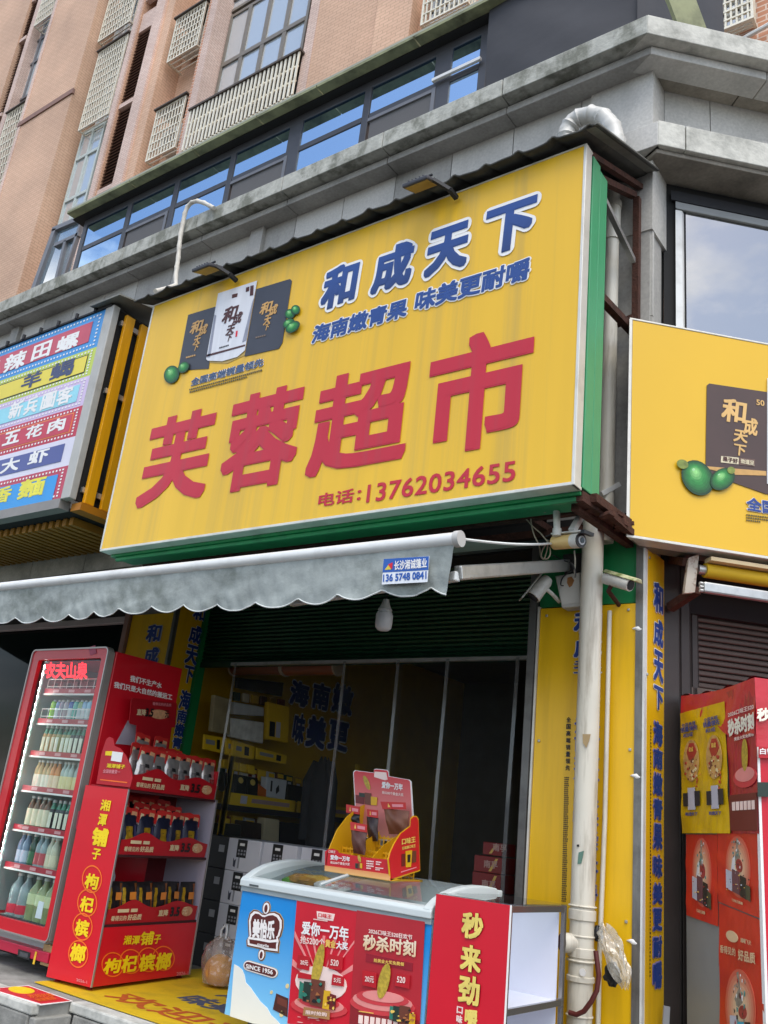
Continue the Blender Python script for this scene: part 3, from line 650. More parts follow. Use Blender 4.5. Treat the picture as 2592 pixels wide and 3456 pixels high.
sp = PA(SY+.004)
sred = mat('faded_red_film', '#be2032', .42, var=.07, scale=1.3, stretch=(3, 3, .3), dirt='#8a4a48', dirt_amt=.4, dirt_scale=1.3, dirt_stretch=(7, 1, .16), dlo=.55, dhi=.8)
for ch, l, r, t, b in (('芙', (466, 1660), (741, 1386), (690, 1378), (474, 1715)), ('蓉', (744, 1593), (1036, 1304), (972, 1300), (764, 1666)),
                       ('超', (1032, 1590), (1374, 1480), (1385, 1206), (1050, 1613)), ('市', (1428, 1503), (1806, 1122), (1644, 1118), (1590, 1521))):
    textbox(ch, sp, l, r, t, b, sred, sign, bold=.030, lift=.005, fine=5)
navyg = gradmat('navy_fade', '#22262f', '#28498a', 4.2, 4.95)
for ch, l, r, t, b in (('和', (1079, 1050), (1215, 879), (1212, 876), (1079, 1055)), ('成', (1250, 998), (1400, 817), (1385, 812), (1250, 1000)),
                       ('天', (1430, 940), (1588, 744), (1586, 742), (1430, 943)), ('下', (1638, 740), (1810, 662), (1808, 660), (1689, 857))):
    textbox(ch, sp, l, r, t, b, navyg, sign, bold=.044, lift=.004, outline=white, orad=.115, shear=.04, fine=5)
textbox('海南嫩青果', sp, (1052, 1160), (1379, 1010), (1377, 1006), (1052, 1163), gradmat('navy_fade2', '#20242e', '#28498a', 3.98, 4.36), sign, bold=.034, outline=white, orad=.095, shear=.01, fine=3)
textbox('味美更耐嚼', sp, (1399, 1052), (1790, 871), (1789, 869), (1399, 1056), MATS['navy_fade2'], sign, bold=.034, outline=white, orad=.095, shear=.01, fine=3)
textbox('全国高端销量领先', sp, (645, 1303), (893, 1210), (892, 1208), (645, 1305), mat('slate_print', '#42587c', .45), sign, bold=.022, outline=white, orad=.062)
fineprint(sp, (642, 1328), (890, 1262), (640, 1311), 2, mat('dark_olive_print', '#4d4526', .5), sign, lift=.006)
textbox('电话：', sp, (1074, 1705), (1222, 1650), (1172, 1652), (1074, 1713), sred, sign, bold=.022)
textbox('13762034655', sp, (1240, 1665), (1741, 1590), (1737, 1555), (1245, 1697), sred, sign, bold=.016, sp=1.05)
zs = Z(550, 850, .36166)
pouch = mat('dark_pouch_print', '#3a3b42', .4, var=.1, scale=5); silver = mat('silver_pouch_print', '#d5d6da', .35, var=.1, scale=3, stretch=(6, 1, .4)); sgold = mat('gold_ink', '#c79a58', .45, var=.12, scale=30)
gshadow = mat('silver_grey_print', '#8c8f9c', .4, var=.2, scale=6)
def px(zf, L_): return [zf(*q) for q in L_]
def decal(nm, q, m, par, lift): return poly(nm, sp, q, m, par, lift)
decal('pouch_print', px(zs, ((238, 590), (495, 512), (430, 1092), (160, 1108), (148, 1075))), pouch, sign, .004)
decal('pouch_print', px(zs, ((875, 350), (1190, 255), (1206, 275), (1118, 850), (1085, 905), (765, 978))), pouch, sign, .005)
decal('pouch_print', px(zs, ((522, 392), (885, 274), (770, 925), (700, 985), (560, 1025), (425, 1020), (410, 1005))), silver, sign, .009)
decal('pouch_shade', px(zs, ((490, 590), (505, 600), (450, 985), (424, 988))), gshadow, sign, .0115)
decal('pouch_shade', px(zs, ((840, 480), (856, 440), (785, 830), (748, 850))), gshadow, sign, .0115)
decal('pouch_band', px(zs, ((418, 965), (775, 870), (772, 885), (416, 985))), brown, sign, .0115)
def callig(zf, pl, cells, m, par, lift, bold=.03):
    for ch, x0, y0, x1, y1 in cells:
        textbox(ch, pl, zf(x0, (y0+y1)/2), zf(x1, (y0+y1)/2), zf((x0+x1)/2, y0), zf((x0+x1)/2, y1), m, par, lift=lift, bold=bold, shear=.12)
callig(zs, sp, (('和', 262, 650, 365, 760), ('成', 345, 685, 412, 775), ('天', 292, 785, 350, 865), ('下', 285, 865, 335, 925)), sgold, sign, .007)
callig(zs, sp, (('和', 912, 475, 1015, 580), ('成', 1000, 500, 1068, 590), ('天', 948, 595, 1010, 680), ('下', 950, 680, 995, 735)), sgold, sign, .008)
callig(zs, sp, (('和', 565, 520, 690, 660), ('成', 662, 575, 740, 675), ('天', 600, 690, 672, 775), ('下', 598, 775, 650, 840)), brown, sign, .012)
decal('seal_print', px(zs, ((690, 745), (706, 742), (700, 795), (685, 798))), red, sign, .012)
for q in (((785, 340), (815, 330), (812, 370), (782, 380)), ((825, 325), (855, 318), (850, 410), (820, 415)), ((655, 405), (705, 392), (700, 425), (652, 438))): decal('seal_print', px(zs, q), brown, sign, .012)
fineprint(sp, zs(220, 1000), zs(355, 965), zs(220, 975), 1, sgold, sign, .0075); fineprint(sp, zs(535, 910), zs(675, 870), zs(535, 890), 1, black, sign, .0125); fineprint(sp, zs(870, 815), zs(1030, 775), zs(870, 790), 1, mat('dim_gold', '#7d6a58', .5), sign, .008)
decal('silver_glow', px(zs, ((415, 1035), (600, 1045), (770, 965), (770, 935), (420, 1020))), mat('warm_grey_print', '#b89a52', .5), sign, .003)
fgreen = mat('fruit_green_print', '#2f9a4c', .4, var=.25, scale=14); fgreen_d = mat('fruit_shadow_print', '#2c5c32', .5, var=.2, scale=10); fhi = mat('fruit_highlight_print', '#a9dca0', .4)
def fruit(cx, cy, rx, ry, a, k=0, zf=zs, pl=sp, par=sign):
    """printed green nut: shaded by nested tones, highlight towards the upper side"""
    c0, c1, c2 = lin('#123d1c'), lin('#2c8a3c'), lin('#8fce7c'); n = 9; L0 = .0125+k*.004
    for i in range(n):
        f = i/(n-1); c = tuple((c0[j]+(c1[j]-c0[j])*min(1, f*1.7)) if f < .6 else (c1[j]+(c2[j]-c1[j])*(f-.6)/.4) for j in range(3)); s_ = 1-f*.86
        poly('fruit_print', pl, [zf(*q) for q in ell(cx-rx*.18*f, cy-ry*.30*f, rx*s_, ry*s_, a, 22)], mat('fruit_tone_%d' % i, c, .42, var=.22, scale=38), par, L0+i*.0004)
    poly('fruit_print', pl, [zf(*q) for q in ell(cx-rx*.30, cy-ry*.42, rx*.10, ry*.07, a, 12)], fhi, par, L0+.0042)
fruit(90, 1150, 70, 85, 20); fruit(205, 1085, 60, 45, -45, 1); fruit(1195, 585, 50, 45, -30); fruit(1250, 550, 42, 45, 20, 1); fruit(1190, 680, 60, 40, -30, 2); fruit(1230, 715, 75, 45, -35, 3)
# corrugated sheet over the sign
cor = thing('corrugated_roof', 'dark corrugated sheet roof sloping from the wall over the yellow sign', 'roof sheet', (-4, 4.6, 5.4))
cmat = mat('corrugated_grey', '#45443f', .7, .2, var=.2, scale=6, dirt='#8a897c', dirt_amt=.3, dirt_scale=5)
def corf(u, v):
    x = -6.27+(4.42)*u; y = 4.10+1.08*v; z = 5.335+.46*v + .028*max(0, math.cos(2*math.pi*(x+.2)/.245))**3
    return Vector((x, y, z+.006*math.sin(17*x)*(1-v)))
mbc = MB().grid(corf, 240, 2)
co_ = mbc.build('sheet', cmat, cor, smooth=True); sm = co_.modifiers.new('thick', 'SOLIDIFY'); sm.thickness = .012
pv = [(-1.99, 4.13, 5.345), (-1.85, 4.12, 5.33), (-1.855, 5.17, 5.78), (-1.99, 5.18, 5.80)]
MB().prism(pv, (0, 0, .02)).build('edge_flashing', mat('grey_flashing', '#7d7c73', .6, .2, var=.2, scale=5, dirt='#4a483e', dirt_amt=.6, dirt_scale=3), cor)
fl = MB()
for s_ in (-1.99, -6.2): fl.bar((s_, 4.3, 5.30), (s_, 5.2, 5.70), .04)
fl.build('rafter', rust, cor)
# ---------------- flood lights on top of the sign
def flood(pxc, label):
    p = hA(*pxc, 4.02)
    t = thing('flood_light', label, 'flood light', (p.x, p.y, p.z), 'flood lights above the yellow sign')
    d = Vector((.82, .45, 0)).normalized(); 
    c = Vector(p); X = Vector((1, 0, 0)); Yv = Vector((0, .93, .36)).normalized(); Zv = X.cross(Yv)
    MB().obox(c, X*.105, Yv*.08, Zv*.014).build('housing', mat('grey_lamp_housing', '#55555a', .5, .4, var=.12), t, bevel=.008)
    MB().obox(c-Zv*.016, X*.09, Yv*.066, Zv*.003).build('lens', mat('lamp_lens', '#a88b4a', .35, var=.2, scale=9), t)
    for k in range(5): MB().obox(c+Zv*.020+X*(-.06+.03*k), X*.004, Yv*.06, Zv*.009).build('fin', mat('grey_lamp_housing', '#55555a'), t)
    br = MB(); e = c+X*.10
    br.bar(e, e+Vector((.09, .08, -.06)), .025); br.bar(e+Vector((.09, .08, -.06)), e+Vector((.10, .16, -.10+.02)), .03); br.bar(c-X*.05+Zv*.03, c+X*.10+Zv*.035, .012)
    br.build('bracket', mat('black_bracket', '#2a2a2c', .6, .3), t)
    return t
flood((700, 908), 'grey flood light above the dark pouch picture of the yellow sign'); flood((1420, 622), 'grey flood light above the big blue letters of the yellow sign')
# ---------------- neighbour's colourful light box
NY = 4.2
nb = thing('menu_sign', 'colourful striped light box menu sign beside the yellow sign', 'sign', (-8, 4.4, 3.5))
np_ = PA(NY)
zn = Z(0, 1050, .36166)
nx1 = hA(*zn(968, 45), NY).x; nx1b = hA(*Z(0, 1650, .36166)(590, 85), NY).x; nx1 = (nx1+nx1b)/2; nx0 = -10.5
zr = [5.47]+[hA(*zn(*q), NY).z for q in ((900, 335), (840, 600), (775, 880), (715, 1165), (640, 1440))]+[hA(*Z(0, 1650, .36166)(590, 85), NY).z]
ncol = ['#3b8fd0', '#b9c94e', '#cdb9d9', '#bd2f45', '#d9d6e2', '#b83a50']; ninn = ['#bf4558', '#e2cf3e', '#93d3e0', '#c23348', '#4f5792', '#2f93d6']
def R(name, x0, x1, z0, z1, y, m, par): return MB().box((x0, y-.002, z0), (x1, y, z1)).build(name, m, par)
MB().box((nx0, NY, zr[-1]), (nx1, NY+.08, zr[0])).build('face_panel', white, nb)
dots = MB()
inset = [(.30, .02, .30), (.16, .20, .12), (.20, .12, .10), (.22, .17, .14), (.30, .08, .11), (.2, .2, .02)]
for i in range(6):
    a, b = zr[i], zr[i+1]
    R('stripe', nx0, nx1-.004, b, a, NY-.001, mat('stripe_%d' % i, ncol[i], .4, var=.08, scale=3), nb)
    h = a-b; l_, t_, b_ = (.30, .22, .22) if i == 0 else (.20, .22, .20) if i in (1, 2) else (.22, .2, .22) if i == 3 else (.24, .18, .2) if i == 4 else (.22, .22, -.02)
    xe = nx1-h*(.42 if i != 4 else .5)*1.0
    if i in (1, 3): R('stripe_border', nx0, xe+.012, b+h*b_-.012, a-h*t_+.012, NY-.003, black if i == 1 else mat('orange_line', '#e0803a', .4), nb)
    R('stripe_field', nx0, xe, b+h*b_, a-h*t_, NY-.005, mat('field_%d' % i, ninn[i], .4, var=.08, scale=3), nb)
    if i != 4:
        n = 60
        for k in range(n):
            x = nx1-.12-k*.052
            for z in (a-h*.10, b+h*.10): dots.box((x-.011, NY-.0065, z-.009), (x+.011, NY-.005, z+.009))
        for k in range(9): z = b+h*(.1+.1*k); dots.box((nx1-.085, NY-.0065, z-.008), (nx1-.06, NY-.005, z+.008))
dots.build('border_dots', white, nb, kind='stuff')
def nchar(ch, x0, y0, x1, y1, m, zf=zn): textbox(ch, np_, zf(x0, (y0+y1)/2), zf(x1, (y0+y1)/2), zf((x0+x1)/2, y0), zf((x0+x1)/2, y1), m, nb, lift=.009, bold=.03)
nchar('螺', 545, 225, 735, 360, white); nchar('田', 318, 305, 475, 440, white); nchar('辣', 60, 395, 240, 545, white); nchar('麻', -160, 480, -10, 620, white)
dkb = mat('slate_ink', '#3a4468', .45)
nchar('蝎', 490, 475, 690, 620, dkb); nchar('羊', 220, 580, 390, 710, dkb)
for ch, x0, x1, y0, y1 in (('新', 100, 215, 850, 995), ('兵', 245, 355, 810, 955), ('圖', 400, 520, 765, 910), ('客', 545, 680, 715, 865)): nchar(ch, x0, y0, x1, y1, white)
nchar('肉', 462, 1010, 612, 1125, white); nchar('花', 255, 1070, 400, 1180, white); nchar('五', 45, 1125, 190, 1240, white)
nchar('虾', 280, 1300, 455, 1420, white); nchar('大', 25, 1375, 185, 1500, white)
nchar('麵', 190, 1565, 420, 1735, mat('yellow_ink', '#e6dc3c', .4)); nchar('香', -60, 1650, 110, 1790, MATS['yellow_ink'])
zb_, zt_ = zr[-1], zr[0]
MB().box((nx1, NY-.012, zb_-.01), (nx1+.13, NY+.06, zt_+.01)).build('frame_rail', mat('pale_grey_frame', '#b5b2aa', .45, .2, var=.08, dirt='#7d786c', dirt_amt=.4, dirt_scale=4), nb, bevel=.006)
MB().box((nx0, NY-.01, zb_-.09), (nx1, NY+.10, zb_)).build('frame_rail', mat('bottom_grey_frame', '#8a8580', .5, .2, var=.1), nb)
MB().box((nx0, NY-.02, zt_), (nx1+.1, NY+.5, zt_+.02)).build('top_cover', mat('dark_steel', '#2d2b2a'), nb)
for k in range(14): MB().tube([(nx1-.15-k*.30, NY-.02, zt_+.005), (nx1-.15-k*.30, NY-.02, zt_+.06)], .02, 6).build('bolt', black, nb)
yf = mat('orange_yellow_fin', '#e09c08', .4, var=.06, dirt='#9a6c10', dirt_amt=.4, dirt_scale=3, dirt_stretch=(4, 4, .4))
for k, (y, w) in enumerate(((4.32, .10), (4.50, .10), (4.68, .10), (4.86, .10), (5.02, .08))):
    MB().box((-6.70, y, zb_-.02-.0*k), (-6.66, y+w, zt_-.04)).build('fin', yf, nb, bevel=.004)
MB().box((-6.76, 4.28, zb_), (-6.73, 5.15, zt_-.1)).build('side_backing', blackm, nb)
for z in (zb_+.08, (zb_+zt_)/2+.1, zt_-.15): MB().box((-6.735, 4.3, z), (-6.70, 5.1, z+.05)).build('side_rail', alu, nb)
MB().box((-6.78, 4.28, zb_-.10), (-6.64, 5.15, zb_-.03)).build('bottom_rail', mat('orange_brown_rail', '#a86a12', .45, var=.1), nb)
sl_ = mat('brown_ceiling_slat', '#9a6a22', .5, var=.12)
for k in range(26):
    x = -6.95-k*.105; MB().box((x-.028, 4.42, zb_-.16), (x+.028, 5.16, zb_-.09)).build('ceiling_slat', sl_, nb)
MB().box((nx0, 4.3, zb_-.085), (-6.8, 5.16, zb_-.06)).build('ceiling_backing', blackm, nb)
MB().prism([(-7.0, 4.12, zt_+.03), (-6.55, 4.12, zt_+.03), (-6.50, 5.15, zt_+.2), (-7.0, 5.15, zt_+.2)], (0, 0, .015)).build('roof_sheet', mat('grey_flashing', '#7d7c73'), nb)
# ---------------- chamfer sign
CB = -6.8
pbS = PB(CB)
bs = thing('shop_sign', 'plain yellow light box sign with brown pouch and green fruit on the corner facade', 'sign', (-1.6, 5.3, 2.9))
ycl = mat('clean_yellow_film', '#e2b31e', .33, var=.04, scale=1, dirt='#d4a818', dirt_amt=.3, dirt_scale=.8)
def bs_box(nm, u0, u1, d0, d1, z0, z1, m, bevel=0):
    a = [bpt(u0, CB+d0*1.4142, z0), bpt(u1, CB+d0*1.4142, z0), bpt(u1, CB+d1*1.4142, z0), bpt(u0, CB+d1*1.4142, z0)]
    return MB().hexa(a, [p+Vector((0, 0, z1-z0)) for p in a]).build(nm, m, bs, bevel=bevel)
uL = (pbS.hit(2142, 1074)+pbS.hit(2095, 1809)-2*bpt(0, CB, 0)).dot(pbS.U)/2
zt1 = pbS.hit(2142, 1074).z; zb1 = pbS.hit(2095, 1809).z
bs_box('face_panel', uL+.02, 3.2, -.004, -.02, zb1+.02, zt1-.015, ycl)
bs_box('frame_rail', uL, 3.2, 0, -.12, zb1, zb1+.018, fm, .003); bs_box('frame_rail', uL, 3.2, 0, -.12, zt1-.013, zt1, fm, .003); bs_box('frame_rail', uL, uL+.018, .001, -.04, zb1+.018, zt1-.013, fm)
bs_box('side_panel', uL+.001, uL+.016, -.045, -.22, zb1+.0, zt1-.0, mat('grey_frame_side', '#77756f', .5, .3, var=.1)); bs_box('box_back', uL+.02, 3.2, -.03, -.21, zb1+.022, zt1-.02, mat('dark_steel', '#2d2b2a'))
bs_box('bottom_panel', uL+.02, 3.2, -.125, -.22, zb1, zb1+.02, mat('grey_frame_side', '#77756f'))
zq = Z(2050, 1050, .4747); pbf = PB(CB-.004)
bp_ = mat('brown_pouch_print', '#4a352e', .4, var=.1, scale=5)
poly('pouch_print', pbf, px(zq, ((722, 516), (1300, 602), (1300, 1330), (1120, 1300), (695, 1150), (705, 530))), bp_, bs, .004)
poly('pouch_print', pbf, px(zq, ((1132, 480), (1600, 545), (1600, 1330), (1130, 1230))), silver, bs, .008)
poly('pouch_band', pbf, px(zq, ((695, 1105), (1125, 1140), (1125, 1172), (880, 1165), (695, 1120))), sgold, bs, .0065)
callig(zq, pbf, (('和', 800, 628, 972, 795), ('成', 958, 762, 1058, 885), ('天', 888, 848, 988, 935), ('下', 888, 950, 975, 1030)), mat('pale_gold_ink', '#d9ae6a', .45), bs, .007)
textbox('50', pbf, zq(1055, 660), zq(1112, 660), zq(1085, 635), zq(1085, 675), MATS['pale_gold_ink'], bs, lift=.007, bold=.02)
poly('tag_print', pbf, px(zq, ((805, 1033), (930, 1045), (928, 1092), (803, 1078))), mat('cream_print', '#dccfae', .45), bs, .007); poly('tag_print', pbf, px(zq, ((935, 1047), (1045, 1058), (1043, 1108), (933, 1095))), mat('pouch_brown_light', '#6e5347', .45), bs, .007)
textbox('果子好', pbf, zq(815, 1060), zq(922, 1060), zq(870, 1044), zq(870, 1078), brown, bs, lift=.0095, bold=.03); textbox('劲道足', pbf, zq(942, 1078), zq(1038, 1078), zq(990, 1060), zq(990, 1094), MATS['cream_print'], bs, lift=.0095, bold=.03)
fruit(635, 1190, 105, 135, -35, 0, zq, pbf, bs); fruit(810, 1200, 95, 72, -35, 1, zq, pbf, bs); 
poly('fruit_print', pbf, [zq(*q) for q in ell(525, 1095, 42, 32, 20)], mat('fruit_calyx_print', '#7c8a3a', .5, var=.4, scale=30), bs, .018); poly('fruit_print', pbf, [zq(*q) for q in ell(868, 1140, 28, 25, 20)], MATS['fruit_calyx_print'], bs, .021)
textbox('全国', pbf, zq(986, 1380), zq(1190, 1380), zq(1030, 1330), zq(1030, 1425), navy, bs, lift=.004, bold=.03, outline=white, orad=.072)
fineprint(pbf, zq(985, 1495), zq(1185, 1520), zq(985, 1438), 3, MATS['dark_olive_print'], bs, .005)
# ---------------- yellow advertising panels on the columns
def screws(par, pl, pts, m=alu):
    for q in pts:
        p = pl.hit(*q); MB().obox(p+pl.n*.004, pl.U*.008, pl.W*.008, pl.n*.004).build('screw', m, par, bevel=.003)
ad = thing('advert_panel', 'yellow advert board with hidden lettering behind the white downpipe', 'sign board', (-2.27, 5.15, 1.4))
MB().box((-2.59, 5.10, .05), (-1.957, 5.16, 2.55)).build('panel', yellow, ad, bevel=.003)
MB().box((-2.605, 5.09, .05), (-2.592, 5.17, 2.56)).build('edge_trim', fm, ad)
pa = PA(5.10); zw = Z(1700, 1800, .749)
def vtext(chars, pl, zf, x0, x1, ys, m, par, drift=0, **k):
    for i, ch in enumerate(chars):
        y0, y1 = ys[i]; d = drift*i
        textbox(ch, pl, zf(x0+d, (y0+y1)/2), zf(x1+d, (y0+y1)/2), zf((x0+x1)/2+d, y0), zf((x0+x1)/2+d, y1), m, par, **k)
vtext('和成天下', pa, zw, 318, 440, [(352, 455), (470, 560), (575, 610), (625, 668)], navy, ad, 0, bold=.035, outline=white, orad=.072)
vtext('海南嫩青果味美更耐嚼', pa, zw, 322, 432, [(830+83*i, 905+83*i) for i in range(10)], navy, ad, -1, bold=.035, outline=mat('lilac_print', '#9a8fc0', .45), orad=.072)
vtext('全国高端销量领先', pa, zw, 284, 304, [(828+31*i, 852+31*i) for i in range(8)], black, ad, -.6, bold=.025)
fineprint(pa, zw(262, 1660), zw(285, 1662), zw(275, 1095), 60, black, ad, .004)
screws(ad, pa, [zw(*q) for q in ((195, 372), (563, 345), (160, 935), (570, 975), (553, 1750))])
gp = MB().box((-2.605, 5.12, 2.56), (-1.957, 5.185, 3.1)).build('green_fascia', green); tag(gp, 'green painted board above the yellow advert behind the security cameras', 'board')
cs = thing('corner_trim', 'scratched aluminium corner strip between the two yellow adverts of the column', 'trim', (-1.93, 5.1, 0))
MB().box((-1.955, 5.092, .02), (-1.912, 5.15, 3.05)).build('strip', mat('scratched_steel', '#7d7b77', .4, .6, var=.2, scale=12, stretch=(4, 4, .5), dirt='#45423e', dirt_amt=.5, dirt_scale=8), cs)
MB().box((-1.911, 5.094, .02), (-1.899, 5.15, 3.05)).build('edge', white_alu, cs)
for q in ((612, 430), (605, 1095), (590, 1842)):
    p = pa.hit(*zw(*q)); MB().grid(lambda u, v, p=p: p+Vector((-.01+.026*math.cos(6.283*u)*math.sin(3.1416*v)*(1+.4*math.sin(12*u+5*v)), -.004+.008*math.cos(3.1416*v), .012*math.sin(6.283*u)*math.sin(3.1416*v)*(1+.4*math.sin(9*u)))), 14, 8).build('foam_patch', white, cs, smooth=True)
sd = thing('advert_panel', 'narrow yellow advert board with blue vertical lettering on the side of the corner column', 'sign board', (-1.89, 5.3, 1.4))
MB().prism([(-1.898, 5.135, .05), (-1.898, 5.50, .05), (-1.898, 5.50, 2.86), (-1.898, 5.45, 2.91), (-1.898, 5.135, 2.91)], (-.05, 0, 0)).build('panel', yellow, sd)
px_ = PX(-1.898)
yy_ = [(225, 360), (390, 510), (530, 670), (690, 795), (850, 955), (970, 1060), (1080, 1180), (1195, 1290), (1310, 1425), (1450, 1550), (1575, 1670), (1690, 1790), (1815, 1910), (1930, 2050)]
vtext('和成天下', px_, zw, 672, 714, yy_[:4], navy, sd, 0, bold=.035, outline=white, orad=.072)
vtext('海南嫩青果味美更耐嚼', px_, zw, 672, 712, yy_[4:], navy, sd, -.4, bold=.035, lift=.003, outline=MATS['lilac_print'], orad=.085)
fineprint(px_, zw(656, 2000), zw(662, 2000), zw(660, 860), 70, black, sd, .003)
screws(sd, px_, [zw(*q) for q in ((655, 110), (735, 790), (645, 635), (728, 1780))])
# left column boards
zl = Z(0, 2000, .6584)
al = thing('advert_panel', 'yellow advert board with blue lettering on the front of the column behind the drinks fridge', 'sign board', (-6.4, 5.1, 1.4))
MB().box((-6.69, 5.09, .05), (-6.13, 5.128, 2.70)).build('panel', yellow, al)
pl1 = PA(5.09)
vtext('和成天下', pl1, zl, 755, 828, [(165, 255), (282, 365), (390, 480), (500, 590)], navy, al, -12, bold=.035, outline=white, orad=.072)
a2 = thing('advert_panel', 'narrow yellow advert board with blue vertical lettering beside the green shutter rail', 'sign board', (-6.1, 5.3, 1.4))
MB().box((-6.118, 5.13, .05), (-6.10, 5.40, 2.95)).build('panel', yellow, a2)
MB().box((-6.128, 5.085, .05), (-6.098, 5.128, 2.95)).build('corner_trim', mat('scratched_steel', '#7d7b77'), a2)
pl2 = PX(-6.10)
for ch, x0, x1, y0, y1 in (('和', 988, 1052, 70, 145), ('成', 968, 1030, 168, 262), ('天', 948, 1012, 268, 370), ('下', 938, 990, 375, 465), ('海', 918, 975, 500, 600), ('南', 905, 955, 600, 668), ('嫩', 892, 942, 668, 740), ('青', 880, 930, 742, 800)):
    textbox(ch, pl2, zl(x0, (y0+y1)/2), zl(x1, (y0+y1)/2), zl((x0+x1)/2, y0), zl((x0+x1)/2, y1), navy, a2, bold=.035, outline=white, orad=.072)
fp = MB().box((-6.76, 5.06, 0), (-6.70, 5.12, 2.75)).build('door_post', mat('rusty_pink_post', '#9a7a6c', .6, .1, var=.2)); tag(fp, 'narrow brownish post at the left edge of the column board', 'post')
# ================================================================== awning over the shop front
AY, AZ = 3.55, 2.50
aw = thing('awning', 'grey retractable awning with a scalloped valance over the shop entrance', 'awning', (-6, 4.3, 2.5))
clothm = mat('dirty_awning_cloth', '#a4aaa6', .95, var=.13, scale=7, stretch=(2.4, 1, .9), dirt='#626961', dirt_amt=.75, dirt_scale=2.0, dirt_stretch=(1.2, 1, 1.6), dlo=.46, dhi=.66, bump=.22, bump_scale=22, spec=.15)
axr = -2.262; axl = -10.5
MB().tube([(axl, AY, AZ+.045), (axr, AY, AZ-.008)], .036, 14).build('front_bar', white_alu, aw, smooth=True)
MB().tube([(axr-.02, AY, AZ-.008), (axr+.012, AY, AZ-.008)], .042, 14).build('end_cap', mat('grey_plastic', '#b7b5b0', .5), aw, smooth=True)
def val(u, v):
    x = axl+(axr-.02-axl)*u; zt = AZ+.045-.053*u-.03
    s_ = abs(math.cos(math.pi*(x-axr+.02*math.sin(2.7*x)+.015*math.sin(6.1*x))/.30))**.8; dep = .205+.046*s_+.008*math.sin(3.1*x)
    wr = .004*math.sin(19*x+5*v+4*math.sin(3*x))*v+.012*math.sin(3.3*x+1.7)*v+.003*math.sin(41*x-9*v+5*math.sin(5*x))*v+.004*math.sin(9*x+11*v)*v
    tilt = -.05*v if x > axr-.3 else 0
    return Vector((x+(tilt if x > axr-.25 else 0)*max(0, 1-(axr-x)/.25), AY-.012+.03*v+wr, zt-dep*v))
MB().grid(val, 420, 10).build('valance', clothm, aw, smooth=True)
hem = [val(i/420, 1.0)+Vector((0, -.002, 0)) for i in range(421)]
MB().tube(hem, .004, 5).build('hem', mat('pale_hem', '#d3d6d2', .7), aw, smooth=True)
cz = 2.96
def cloth(u, v): return Vector((axl+(axr-axl)*u, AY+(5.0-AY)*v, AZ+.045-.053*u+(cz-AZ)*v-.03*math.sin(math.pi*v)))
MB().grid(cloth, 30, 12).build('cloth', mat('awning_underside', '#6f8f8c', .85, var=.12), aw, smooth=True)
MB().tube([cloth(1, k/10) + Vector((.003, 0, 0)) for k in range(11)], .007, 5).build('edge_hem', mat('pale_hem', '#d3d6d2'), aw)
a0, a1 = Vector((-2.37, 5.02, 2.80)), Vector((-2.30, 3.62, 2.34))
MB().bar(a0, a1, .045, .075).build('arm', alu, aw, bevel=.01)
MB().bar(hA(1545, 1945, 3.62), hA(985, 2034, 4.25), .04, .05).build('arm', white_alu, aw, bevel=.008)
MB().bar(a0+Vector((-.03, .0, .0)), a0+Vector((.09, .06, .02)), .09, .12).build('arm_bracket', mat('dark_steel', '#2d2b2a'), aw)
MB().tube([(-10, 5.03, 2.99), (-2.3, 5.03, 2.99)], .045, 10).build('roller', mat('dark_roll', '#3e4c4a', .8), aw)
z4 = Z(1200, 1000, .83906); pv_ = PA(AY-.022)
st_ = poly('sticker', pv_, px(z4, ((115, 1058), (298, 1046), (290, 1150), (107, 1160))), mat('sticker_white', '#e3e6ea', .4, var=.04), aw, .004)
poly('sticker', pv_, px(z4, ((116, 1058), (297, 1047), (294, 1102), (111, 1112))), mat('sticker_blue', '#2457a8', .4, var=.05), aw, .0055)
textpx('长沙湘诚篷业', pv_, z4(158, 1104), z4(290, 1093), z4(159, 1066), white, aw, bold=.02, lift=.007)
textpx('136 5748 0841', pv_, z4(113, 1150), z4(288, 1138), z4(114, 1120), mat('sticker_blue', '#2457a8'), aw, bold=.03, lift=.006)
poly('logo_mark', pv_, px(z4, ((120, 1102), (138, 1078), (146, 1100))), mat('logo_yellow', '#d9c23a', .4), aw, .007); poly('logo_mark', pv_, px(z4, ((134, 1080), (152, 1072), (150, 1098), (144, 1096))), red, aw, .0075)
# ---------------- light bulb hanging on its cord
bp0 = hA(1298, 2075, 4.45)
bl_ = thing('light_bulb', 'large unlit white LED bulb hanging under the awning', 'light bulb', tuple(bp0))
MB().lathe([(.002, -.105), (.035, -.10), (.05, -.085), (.054, -.06), (.054, .0), (.045, .02), (.03, .03)], 20, bp0).build('globe', mat('frosted_globe', '#d9dade', .35, var=.04), bl_, smooth=True)
MB().lathe([(.042, .018), (.046, .03), (.03, .06), (.022, .085), (.018, .1)], 16, bp0).build('socket', mat('socket_white', '#bfbfbd', .4, var=.06), bl_, smooth=True)
MB().tube([bp0+Vector((0, 0, .1)), bp0+Vector((0, 0, .42))], .004, 6).build('cord', black, bl_)
